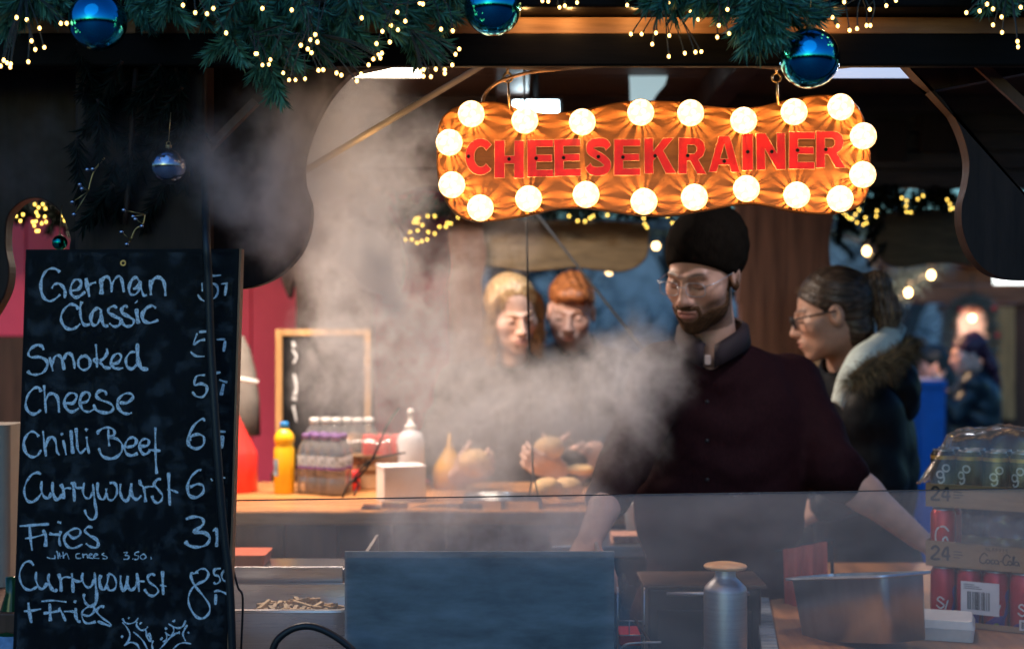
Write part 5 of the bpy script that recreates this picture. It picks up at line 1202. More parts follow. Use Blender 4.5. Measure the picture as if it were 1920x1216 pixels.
def head_field(p, ph):
    """p: head-local, metres at unit scale; face looks along -y"""
    d = s_ell(p, (0, .018, .045), (.076, .096, .084))
    d = smin(d, s_ell(p, (0, -.022, -.02), (.064, .070, .086)), .03)
    jw = ph.get('jaw', 1.0)
    d = smin(d, s_ell(p, (0, -.028, -.070), (.053 * jw, .056, .042)), .03)
    d = smin(d, s_ell(p, (0, -.074, -.100), (.021 * jw, .018, .016)), .03)
    for s in (-1, 1):
        d = smin(d, s_ell(p, (s * .043, -.056, -.018), (.021, .019, .018)), .034)
        d = smin(d, s_cap(p, (s * .012, -.091, .026), (s * .042, -.074, .026), ph.get('br', .0072)), .014)
        d = smax(d, -s_ell(p, (s * .0315, -.102 - ph.get('so', 0), .006), (.019, .019, .0125)), .018)
        d = smin(d, s_ell(p, (s * .0315, -.0745, .005), (.0145, .0135, .0125)), .004)
        d = smin(d, s_ell(p, (s * .012, -.100, -.033), (.008, .011, .0075)), .008)
        e = s_ell(p, (s * .078, .012, -.004), (.008, .020, .031))
        e = smax(e, -s_ell(p, (s * .088, .006, .0), (.008, .011, .020)), .005)
        d = smin(d, e, .007)
    d = smin(d, s_cap(p, (0, -.088, .020), (0, -.110, -.026), .0065, .0105), .012)
    d = smin(d, s_ell(p, (0, -.112, -.029), (.0115, .010, .009)), .006)
    d = smin(d, s_ell(p, (0, -.086, -.062), (.028, .016, .018)), .02)
    d = smin(d, s_ell(p, (0, -.0985, -.0565), (.022, .009, .0058)), .005)
    d = smin(d, s_ell(p, (0, -.0975, -.0675), (.019, .009, .0068)), .005)
    d = smax(d, -s_cap(p, (-.022, -.104, -.0615), (.022, -.104, -.0615), .0025), .004)
    return d
def hand_caps(w, d, pn, side, curl, s=1.0):
    """capsules for palm and five fingers; w wrist, d finger direction, pn palm normal (the way the fingers curl)"""
    d = d.normalized(); pn = (pn - d * pn.dot(d)).normalized(); x = d.cross(pn) * side; L = []
    for k, off in enumerate((-.030, -.010, .010, .029)):
        L.append((w + x * off * .55 * s, w + x * off * s + d * .085 * s, .015 * s, .0115 * s))
        base = w + x * off * s + d * .088 * s; ln = [.072, .082, .077, .060][k] * s; a = 0; q = base
        for j, fr in enumerate((.42, .32, .26)):
            a += curl * (.55, .9, .7)[j] + .04 * k
            nd = d * math.cos(a) + pn * math.sin(a); q2 = q + nd * ln * fr
            L.append((q, q2, (.0092, .0085, .0076)[j] * s, (.0085, .0077, .0066)[j] * s)); q = q2
    t0 = w + x * -.024 * s + d * .02 * s + pn * .006; td = (x * -.75 + d * .62 + pn * .35).normalized()
    t1 = t0 + td * .042 * s; t2 = t1 + (td * .6 + d * .5 + pn * (.3 + .5 * curl)).normalized() * .030 * s; t3 = t2 + (td * .3 + d * .6 + pn * (.3 + .7 * curl)).normalized() * .026 * s
    L += [(t0, t1, .014 * s, .0105 * s), (t1, t2, .0100 * s, .0090 * s), (t2, t3, .0088 * s, .0072 * s)]
    return L
skinM = colmat('skin', .5, bump=.12)
def smooth_noise_cols(V, c, var, f): return np.asarray(c)[None, :] * (1 + var * np.sin(V[:, :1] * f) * np.sin(V[:, 2:3] * f * 1.3 + 1))
def person(label, hc, yaw, pitch, roll=0, hs=1.0, skin=(.55, .33, .25), lips=None, brow=(.08, .05, .03), beard=None, neck=None, body=None, arms=(), top=None, legs=(.03, .03, .04), group=None, hh=.0033, ph={}, extras=None, bodyh=.009, hipz=.95, loc=None):
    hc = Vector(hc); Rh = Matrix.Rotation(yaw, 3, 'Z') @ Matrix.Rotation(pitch, 3, 'X') @ Matrix.Rotation(roll, 3, 'Y')
    Rn = np.array(Rh, dtype=np.float32); hcn = np.array(hc, dtype=np.float32)
    toL = lambda p: ((p - hcn) @ Rn) / hs
    t = thing('person', (neck.x, neck.y, 0), label, 'person', group)
    # -------- head and neck
    nl = np.array(Rh.inverted() @ (neck - hc)) / hs
    def fh(p):
        d = head_field(p, ph)
        return smin(d, s_cap(p, (0, .022, -.05), nl, .050, .058), .025)
    lo = np.minimum(np.array([-.10, -.135, -.13]), nl - .07); hi = np.maximum(np.array([.10, .13, .14]), nl + .07)
    V, Fq = nets(fh, lo, hi, hh)
    # pigment and painted crease shade by position on the head
    C = np.tile(np.asarray(skin, dtype=np.float32), (len(V), 1))
    def blend(mask, col): C[:] = C * (1 - mask[:, None]) + np.asarray(col)[None, :] * mask[:, None]
    ss = lambda x, a, b: np.clip((x - a) / (b - a), 0, 1) ** 2 * (3 - 2 * np.clip((x - a) / (b - a), 0, 1))
    fr = V[:, 1] < -.02
    chk = np.exp(-(((np.abs(V[:, 0]) - .045) / .02) ** 2 + ((V[:, 2] + .028) / .022) ** 2)) * fr
    blend(.35 * chk, (skin[0] * 1.02, skin[1] * .72, skin[2] * .70))
    blend(.3 * np.exp(-((V[:, 0] / .016) ** 2 + ((V[:, 2] + .028) / .012) ** 2)) * (V[:, 1] < -.09), (skin[0], skin[1] * .7, skin[2] * .68))
    if beard is not None:
        zz, ax_, yy = V[:, 2], np.abs(V[:, 0]), V[:, 1]
        line = -.034 - .030 * np.clip((.05 - ax_) / .05, 0, 1) + .05 * np.clip((yy + .03) / .06, 0, 1)
        m = ss(-zz, -line - .006, -line + .010) * (yy < .02) * (zz > -.125)
        mo = np.exp(-((ax_ / .026) ** 4 + ((zz + .046) / .008) ** 2)) * (yy < -.07)
        m = np.maximum(m, np.minimum(mo * 1.2, 1)); m = m * (.72 + .2 * np.sin(V[:, 0] * 900) * np.sin(V[:, 2] * 800)); blend(np.clip(m, 0, .95), beard)
    lp = lips or (skin[0] * .82, skin[1] * .50, skin[2] * .52)
    lm = np.exp(-((V[:, 0] / .021) ** 4 + ((V[:, 2] + .062) / .0095) ** 4)) * (V[:, 1] < -.088)
    blend(np.clip(lm, 0, .9), lp)
    blend(.75 * np.exp(-((V[:, 0] / .024) ** 4 + ((V[:, 2] + .0615) / .0018) ** 2)) * (V[:, 1] < -.085), (lp[0] * .3, lp[1] * .3, lp[2] * .3))  # dark mouth crease painted into the lip colour
    for s in (-1, 1):
        ex = V[:, 0] - s * .0315
        bz = V[:, 2] - (.0275 + .004 * np.cos(ex * 60) - .06 * np.abs(ex) ** 1.2)
        blend(ph.get('bw', .85) * np.exp(-((ex / .019) ** 4 + (bz / .0042) ** 2)) * (V[:, 1] < -.05), brow)
        lash = V[:, 2] - (ph.get('lid', -.0035) + 9 * ex * ex)
        blend(.85 * np.exp(-((ex / .0155) ** 6 + (lash / .0022) ** 2)) * (V[:, 1] < -.06), (.03, .02, .018))
        blend(ph.get('sh', .30) * np.exp(-((ex / .018) ** 4 + ((V[:, 2] - .010) / .009) ** 2)) * (V[:, 1] < -.06), (skin[0] * .5, skin[1] * .42, skin[2] * .42))  # eye socket shade painted into the skin colour
    VV = [(V * hs) @ Rn.T + hcn]; FF = [Fq]; CC = [C]; nv = len(V)
    # -------- torso and legs under the clothes
    B = body; by = B['yaw']; Rb = Matrix.Rotation(by, 3, 'Z'); Rbn = np.array(Rb, dtype=np.float32); bc = np.array((neck.x, neck.y, 0), dtype=np.float32)
    lean = B.get('lean', Vector((0, 0, 0))); nz = neck.z; W_ = B.get('w', 1.0)
    sh = [Vector(a['sh']) for a in arms]
    hip = Vector((neck.x, neck.y, hipz)) + lean
    def torso(p, g):
        q = (p - np.array((neck.x, neck.y, 0), dtype=np.float32)) @ Rbn
        l = np.array(Rb.inverted() @ lean)
        chest = (l[0] * .35, l[1] * .35 + .02, nz - .22); belly = (l[0] * .7, l[1] * .7, (nz + hipz) / 2 - .06); hp = (l[0], l[1], hipz)
        d = s_ell(q, chest, (.165 * W_ + g, .115 + g, .20 + g))
        d = smin(d, s_ell(q, belly, (.155 * W_ + g, .115 + g, .22 + g)), .06)
        d = smin(d, s_ell(q, hp, (.165 * W_ + g, .12 + g, .14 + g)), .06)
        for s_ in sh: d = smin(d, s_cap(p, np.array(neck) - (0, 0, .045), np.array(s_), .045 + g, .055 + g), .06)
        return d
    lo = np.array([min([s_.x for s_ in sh] + [neck.x, hip.x]) - .24, min([s_.y for s_ in sh] + [neck.y, hip.y]) - .24, hipz - .2]); hi = np.array([max([s_.x for s_ in sh] + [neck.x, hip.x]) + .24, max([s_.y for s_ in sh] + [neck.y, hip.y]) + .24, nz + .06])
    V2, F2 = nets(lambda p: torso(p, -.022), lo, hi, .018)
    VV.append(V2); FF.append(F2 + nv); CC.append(np.tile(np.asarray(skin, dtype=np.float32), (len(V2), 1))); nv += len(V2)
    xl = Rb @ Vector((.09, 0, 0))
    def leg_pts(s_): a = hip + xl * s_; return [a, Vector((a.x, a.y, hipz * .52)), Vector((a.x, a.y + .02, .09))]
    def flegs(p, g):
        d = None
        for s_ in (-1, 1):
            a, k_, f_ = leg_pts(s_)
            e = smin(s_cap(p, a, k_, .078 + g, .056 + g), s_cap(p, k_, f_, .055 + g, .040 + g), .03); d = e if d is None else np.minimum(d, e)
        return d
    lo2 = np.array([hip.x - .26, hip.y - .26, .05]); hi2 = np.array([hip.x + .26, hip.y + .26, hipz + .1])
    V2, F2 = nets(lambda p: flegs(p, -.012), lo2, hi2, .02)
    VV.append(V2); FF.append(F2 + nv); CC.append(np.tile(np.asarray(skin, dtype=np.float32), (len(V2), 1))); nv += len(V2)
    # -------- arms and hands
    for a in arms:
        el, wr = Vector(a['el']), Vector(a['wr']); hd = Vector(a.get('hd', wr - el)); pn = Vector(a.get('pn', (0, 0, -1)))
        hcaps = hand_caps(wr + (wr - el).normalized() * .012, hd, pn, a.get('side', 1), a.get('curl', .7), a.get('hs', 1.0))
        def fa(p):
            d = smin(s_cap(p, el, el.lerp(wr, .35), .038, .042), s_cap(p, el.lerp(wr, .3), wr, .042, .026), .02)
            d = smin(d, s_cap(p, Vector(a['sh']).lerp(el, .6), el, .045, .038), .02)
            for i, (q0, q1, r0, r1) in enumerate(hcaps):
                d = smin(d, s_cap(p, q0, q1, r0, r1), .010 if i % 4 == 0 else .0035)
            return d
        pts = np.array([np.array(el), np.array(wr), np.array(Vector(a['sh']).lerp(el, .6))] + [np.array(q) for c_ in hcaps for q in c_[:2]])
        V2, F2 = nets(fa, pts.min(0) - .055, pts.max(0) + .055, a.get('h', .0042))
        VV.append(V2); FF.append(F2 + nv); cc = np.tile(np.asarray(skin, dtype=np.float32), (len(V2), 1))
        CC.append(cc * (1 + .06 * np.sin(V2[:, :1] * 130) * np.sin(V2[:, 2:3] * 110))); nv += len(V2)
    link_mesh('body', np.concatenate(VV), np.concatenate(FF), skinM, t, True, col=np.concatenate([np.concatenate([c, np.ones((len(c), 1), dtype=np.float32)], 1) for c in CC]))
    # -------- clothes
    g = B.get('g', .012); fold = B.get('fold', .005)
    def ftop(p):
        d = torso(p, g)
        for a in arms:
            s_, el, wr = Vector(a['sh']), Vector(a['el']), Vector(a['wr']); sl = a.get('sleeve', 1.0); r = a.get('sr', .058)
            d = smin(d, s_cap(p, s_, s_.lerp(el, min(sl, .5) * 2), r + .012, r), .035)
            if sl > .5: d = smin(d, s_cap(p, el, el.lerp(wr, (sl - .5) * 2), r, r * (.95 - .25 * (sl - .5) * 2)), .02)
        d = smin(d, s_cap(p, np.array(neck) + (0, .0, -.03), np.array(neck) + (0, .005, B.get('collar', .005)), .070, .066), .03)
        d = d - folds(p, fold * .75) - wob(p, fold * .25, 71, 5)
        d = smax(d, -s_cap(p, neck + Vector((0, -.01, -.02)), neck + (hc - neck) * .9, .060, .068), .008)      # neck opening
        if B.get('vneck'):
            vd = Rb @ Vector((0, -.12, -.05)); d = smax(d, -s_cap(p, neck + Vector((0, 0, .02)), neck + vd, .05, .006), .008)
        return smax(d, (B.get('hem', hipz - .08) - p[:, 2]).astype(np.float32), .01)
    pts = [np.array(a[k]) for a in arms for k in ('sh', 'el', 'wr')]
    lo3 = np.minimum(lo, np.min(pts, 0) - .09) if pts else lo; hi3 = np.maximum(hi, np.max(pts, 0) + .09) if pts else hi
    lo3[2] = max(min(lo3[2], B.get('hem', hipz - .08) - .02), .1); lo3 = lo3 - .0
    V3, F3 = nets(ftop, lo3, hi3, bodyh)
    link_mesh(B.get('name', 'jacket'), V3, F3, top, t, True)
    V3, F3 = nets(lambda p: flegs(p, .012) - wob(p, .004, 26, 1), lo2 - .03, hi2 + .03, .018)
    link_mesh('trousers', V3, F3, mat('trouser_cloth', legs, .8, var=.25), t, True)
    fwd = Rb @ Vector((0, -1, 0))
    for s_ in (-1, 1):
        f_ = leg_pts(s_)[2]
        V3, F3 = nets(lambda p: smax(smin(s_cap(p, (f_.x, f_.y, .05), np.array(f_) * (1, 1, 0) + np.array(fwd) * .15 + (0, 0, .035), .046, .036), s_cap(p, (f_.x, f_.y, .05), (f_.x, f_.y, .12), .045, .048), .02), .002 - p[:, 2], .004), np.array(f_) - (.24, .24, .1), np.array(f_) + (.24, .24, .12), .014)
        link_mesh('shoe', V3, F3, M['black'], t, True)
    ctx = dict(t=t, hc=hc, Rh=Rh, hs=hs, toW=lambda v: hc + Rh @ (Vector(v) * hs), toL=toL, Rn=Rn, hcn=hcn, neck=neck, Rb=Rb, nl=nl)
    if extras: extras(ctx)
    return t
def local_mesh(ctx, name, f, lo, hi, h, m_, smooth=True, col=None):
    V, Fq = nets(f, np.array(lo), np.array(hi), h)
    return link_mesh(name, (V * ctx['hs']) @ ctx['Rn'].T + ctx['hcn'], Fq, m_, ctx['t'], smooth)
def strands(ctx, name, path, n, spread, m_, seed, w=.0009):
    rr = random.Random(seed); q = MB(); T = ctx['toW']
    for k in range(n):
        o = Vector((rr.gauss(0, 1), rr.gauss(0, 1), rr.gauss(0, .5))); L = len(path); a = rr.randint(0, max(0, L - 3))
        pts = [T(Vector(p) + o * spread * (.55 + .45 * math.sin(math.pi * (i + .6) / L)) * (1 if i < L - 1 else .6) + Vector((rr.gauss(0, .002), rr.gauss(0, .002), 0))) for i, p in enumerate(path)][a:]
        pts = crom(pts, 5); nn = (ctx['hc'] - Vector((0, 0, EYE))).normalized()
        q.ribbon(pts, -nn, [w * (1 - .75 * i / len(pts)) for i in range(len(pts))])
    return q.build(name, m_, ctx['t'])
def glasses(ctx, m_, r=(.023, .016), thin=.0011, lens=True):
    q = MB(); T = ctx['toW']
    for s in (-1, 1):
        pts = []
        for i in range(25):
            a = 2 * math.pi * i / 24; x = r[0] * math.copysign(abs(math.cos(a)) ** .6, math.cos(a)); z = r[1] * math.copysign(abs(math.sin(a)) ** .6, math.sin(a))
            pts.append(T((s * .034 + x, -.107 + .16 * (abs(s * .034 + x)) ** 1.6 * 1.0, .002 + z)))
        q.tube(pts, thin, 6, cap=False)
        q.tube([T((s * .056, -.104, .010)), T((s * .073, -.085, .012)), T((s * .080, -.01, .010)), T((s * .080, .02, .006))], thin, 6)
    q.tube(crom([T((-.012, -.107, .006)), T((0, -.112, .009)), T((.012, -.107, .006))], 4), thin, 6)
    q.build('glasses', m_, ctx['t'], smooth=True)
def spikes(ctx, name, pts, m_, n, ln, seed, w=.0016, droop=.3):
    rr = random.Random(seed); q = MB(); L = len(pts)
    for k in range(n):
        (c, d, r) = pts[rr.randrange(L)]
        dv = (d + Vector((rr.gauss(0, .55), rr.gauss(0, .55), rr.gauss(0, .55)))).normalized()
        p0 = c + dv * r * .75; l_ = ln * rr.uniform(.5, 1.2); s_ = dv.orthogonal().normalized() * w
        if rr.random() < .5: s_ = dv.cross(s_)
        tip = p0 + dv * l_ + Vector((0, 0, -droop * l_ * rr.random())); mid = p0 + dv * l_ * .5
        q.add([p0 - s_, p0 + s_, mid + s_ * .8, mid - s_ * .8, tip], [(0, 1, 2, 3), (3, 2, 4)])
    return q.build(name, m_, ctx['t'])
# ---------------------------------------------------------------- the cook in the dark red shirt
MANH = P(1318, 515, 3.35)
man_neck = P(1338, 655, 3.42)
M['maroon'] = mat('dark_red_shirt_cloth', (.020, .0048, .0065), .8, var=.35, scale=260, stretch=(1, 1, .3), bump=.12, bscale=500, spec=.1)
def man_x(ctx):
    bm = mat('black_knit_beanie', (.009, .0065, .0045), .95, var=.5, scale=3, stretch=(110, 110, 6), bump=.6, spec=.05)
    def fb(p):
        d = s_ell(p, (0, .026, .062), (.087, .113, .096)); d = smin(d, s_ell(p, (0, .080, .060), (.080, .066, .085)), .03)
        d = smin(d, s_ell(p, (0, .03, .03), (.085, .107, .075)), .02) - wob(p, .0012, 90, 1)
        pl = (.058 - p[:, 2]) - np.clip((p[:, 1] + .080), 0, .2) * .74
        return smax(d, pl, .008)
    local_mesh(ctx, 'beanie', fb, (-.11, -.11, -.08), (.11, .16, .18), .0035, bm)
    glasses(ctx, M['alu'], (.024, .0165), .0011)
    def fbeard(p):
        ax_ = np.abs(p[:, 0]); line = -.056 - .026 * np.clip((.046 - ax_) / .034, 0, 1) + .075 * np.clip((p[:, 1] + .025) / .05, 0, 1)
        reg = p[:, 2] - line
        mo = s_ell(p, (0, -.098, -.0475), (.029, .03, .0068)); mo = smin(mo, np.minimum(s_cap(p, (.027, -.092, -.048), (.030, -.086, -.078), .006), s_cap(p, (-.027, -.092, -.048), (-.030, -.086, -.078), .006)), .006)
        reg = smin(reg, mo, .006); reg = smax(reg, -s_ell(p, (0, -.1, -.0625), (.0225, .03, .0095)), .004); reg = smax(reg, p[:, 1] - .012, .01)
        return smax(head_field(p, dict(jaw=1.06)) - .0028 - .0012 * np.sin(p[:, 0] * 700) * np.sin(p[:, 2] * 560), reg, .006)
    local_mesh(ctx, 'beard', fbeard, (-.09, -.14, -.135), (.09, .03, -.01), .0026, mat('brown_beard', (.085, .042, .022), .9, var=.5, scale=300, spec=.1))
    n = ctx['neck'] + Vector((0, 0, .022)); q = MB(); Rb = ctx['Rb']
    # shirt collar: two flaps round the neck, open at the front
    for s in (-1, 1):
        vs_ = []
        for i in range(13):
            a = R(s * (8 + 160 * i / 12)); rx, ry = .072, .070
            b0 = n + Rb @ Vector((rx * math.sin(a), -ry * math.cos(a) - .02 * math.cos(a / 2) ** 4, .020 + .02 * (i / 12) - .052 * (1 - i / 12) ** 2))
            out = Rb @ Vector((math.sin(a), -math.cos(a), 0))
            vs_ += [b0 + Vector((0, 0, .022)) - out * .003, b0 + out * .012 + Vector((0, 0, .014)), b0 + out * .018 + Vector((0, 0, -.020 - .012 * (1 - i / 12)))]
        f = []
        for i in range(12):
            for j in range(2): f.append((i * 3 + j, i * 3 + j + 1, i * 3 + j + 4, i * 3 + j + 3))
        q.add(vs_, f)
    o = q.build('collar', mat('collar_cloth', (.022, .010, .014), .8, var=.3), ctx['t'], smooth=True)
    so = o.modifiers.new('thick', 'SOLIDIFY'); so.thickness = .004
    MB().box(-.008, .008, -.003, .003, -.012, .012, Matrix.Translation(n + Rb @ Vector((-.004, -.098, -.045)))).build('undershirt', mat('pale_undershirt', (.55, .40, .34), .8), ctx['t'], bevel=.003)
    for k in range(3): MB().ball(n + Rb @ Vector((.0, -.148 + .004 * k, -.14 - .09 * k)), .0048, 10, 6).build('button', M['black'], ctx['t'], smooth=True)
sh_r, sh_l = P(1243, 700, 3.42), P(1482, 722, 3.52)
person('person in dark red shirt, black beanie and glasses, reaching down over the counter', MANH, R(-36), R(21), R(4), 1.0, (.60, .34, .25), brow=(.035, .018, .01), beard=(.10, .05, .028), neck=man_neck,
       body=dict(yaw=R(-14), w=1.22, g=.016, fold=.0045, name='shirt', hem=.92, lean=Vector((.02, .02, 0)), vneck=True), top=M['maroon'], bodyh=.0085,
       arms=[dict(sh=sh_r, el=P(1168, 872, 3.22), wr=P(1104, 1015, 2.98), sleeve=.72, side=-1, curl=.8, pn=(.3, .5, -.6), sr=.058),
             dict(sh=sh_l, el=P(1566, 880, 3.34), wr=P(1722, 1008, 3.34), hd=P(1810, 1040, 3.38) - P(1722, 1008, 3.34), sleeve=.56, side=1, curl=.55, pn=(.1, .5, -.8), sr=.062)],
       legs=(.02, .02, .025), extras=man_x, hh=.003, ph=dict(jaw=1.06, bw=1.0, sh=.7))
# ---------------------------------------------------------------- blonde woman
def blonde_x(ctx):
    hm = hairmat('blonde_hair', (.17, .09, .035), (.47, .30, .14), .4, (120, 120, 5))
    def fhair(p):
        d = s_ell(p, (0, .022, .047), (.083, .101, .0885))
        d = smax(d, -(s_ell(p, (0, -.088, -.012), (.057, .078, .106))), .010)
        for s in (-1, 1):
            st = s_cap(p, (s * .066, -.020, .05), (s * .078, -.020, -.09), .020, .022)
            st = smin(st, s_cap(p, (s * .078, -.020, -.09), (s * .070, -.040, -.21), .021, .012), .02)
            d = smin(d, st, .02)
        d = smin(d, s_cap(p, (0, .075, .02), (0, .085, -.17), .07, .05), .03)
        d = d - .0022 * np.sin(np.arctan2(p[:, 0], p[:, 1] - .02) * 46 + np.sin(p[:, 2] * 30)) - wob(p, .002, 40, 3)
        d = smax(d, -s_cap(p, (0, -.11, .13), (0, .02, .150), .002, .004), .012)
        return d
    local_mesh(ctx, 'hair', fhair, (-.13, -.11, -.25), (.13, .16, .155), .0038, hm)
    for s in (-1, 1): strands(ctx, 'loose_strands', [(s * .02, -.075, .115), (s * .062, -.065, .085), (s * .086, -.035, .02), (s * .092, -.025, -.06), (s * .085, -.035, -.15), (s * .075, -.045, -.23)], 110, .009, hm, 7 + s, .0016)
person('person with long straight blonde hair and dark coat, holding a roll in the steam', P(961, 588, 4.7), R(20), R(20), R(-6), .98, (.60, .37, .28), lips=(.62, .26, .24), brow=(.30, .18, .09), neck=P(958, 672, 4.76),
       body=dict(yaw=R(12), w=.92, g=.022, fold=.006, name='coat', lean=Vector((-.02, .05, 0)), hem=.85), top=mat('dark_coat_cloth', (.030, .026, .026), .85, var=.3, scale=60, bump=.2), bodyh=.012,
       arms=[dict(sh=P(862, 725, 4.78), el=P(800, 860, 4.62), wr=P(850, 895, 4.42), hd=Vector((.9, -.3, .35)), sleeve=.93, side=-1, curl=.75, pn=(.2, .8, .5), sr=.058),
             dict(sh=P(1048, 725, 4.80), el=P(1085, 860, 4.66), wr=P(1052, 880, 4.45), hd=Vector((-.8, -.4, .3)), sleeve=.93, side=1, curl=.8, pn=(-.2, .8, .4), sr=.058)],
       extras=blonde_x, hh=.0042, ph=dict(br=.002, jaw=.92, so=.006, bw=.5, sh=.08))
# ---------------------------------------------------------------- red haired boy
def boy_x(ctx):
    hm = hairmat('copper_hair', (.13, .035, .010), (.48, .16, .045), .5, (90, 90, 30))
    def fhair(p):
        d = s_ell(p, (0, .020, .056), (.081, .101, .086)) - wob(p, .0015, 60, 2) - .0022 * np.sin(p[:, 0] * 210 + 60 * p[:, 1] + 2 * np.sin(p[:, 2] * 50))
        d = smin(d, s_ell(p, (.01, -.075, .085), (.062, .036, .030)) - wob(p, .002, 90, 1), .02)
        pl = (.046 - p[:, 2]) - np.clip((p[:, 1] + .075), 0, .25) * .62
        d = smax(d, pl, .012)
        return smax(d, -s_ell(p, (0, -.10, .008), (.058, .035, .036)), .01)
    local_mesh(ctx, 'hair', fhair, (-.12, -.14, -.09), (.12, .15, .17), .004, hm)
person('person with short copper red hair and dark padded jacket, beside the blonde woman', P(1071, 586, 4.95), R(-8), R(17), R(3), 1.0, (.68, .40, .31), brow=(.30, .12, .05), neck=P(1082, 655, 5.03),
       body=dict(yaw=R(-6), w=1.05, g=.03, fold=.007, name='jacket', lean=Vector((0, .05, 0)), hem=.85), top=mat('navy_padded_cloth', (.020, .024, .034), .6, var=.3, scale=30, bump=.2), bodyh=.013,
       arms=[dict(sh=P(1000, 700, 5.02), el=P(985, 830, 4.85), wr=P(1030, 870, 4.62), hd=Vector((.6, -.5, .2)), sleeve=.95, side=-1, curl=.8, pn=(.3, .8, .3), sr=.064),
             dict(sh=P(1168, 700, 5.02), el=P(1190, 830, 4.85), wr=P(1118, 842, 4.62), hd=Vector((-.35, -.5, -.45)), sleeve=.92, side=1, curl=.5, pn=(-.5, .6, -.2), sr=.064)],
       extras=boy_x, hh=.0045, ph=dict(br=.004, so=.004, bw=.5, sh=.1))
def bread(x, y, D, r, label, sq=(1, .9, .75)):
    m_ = MB(); c = P(x, y, D); m_.ball(c, r, 20, 12, sq)
    m_.v = [tuple(Vector(v) + (Vector(v) - c).normalized() * r * .07 * mnoise.noise(Vector(v) * 40)) for v in m_.v]
    m_.build('bread_roll', M['bun'], smooth=True, label=label, cat='bread roll')
bread(890, 868, 4.36, .050, 'pale bread roll held in the hand of the blonde woman', (1, .9, .9))
bread(1030, 838, 4.42, .046, 'pale bread roll held up between the blonde woman and the red haired boy', (1.05, .8, .75))
bread(1086, 880, 4.44, .036, 'small torn piece of bread below the hand of the red haired boy', (1.3, .7, .45))
bread(1027, 914, 4.02, .042, 'white bread roll lying on the counter, left one beside the steel rack', (1, .95, .72))
bread(1064, 915, 4.05, .045, 'white bread roll lying on the counter, nearest to the man in the red shirt', (1, .95, .72))
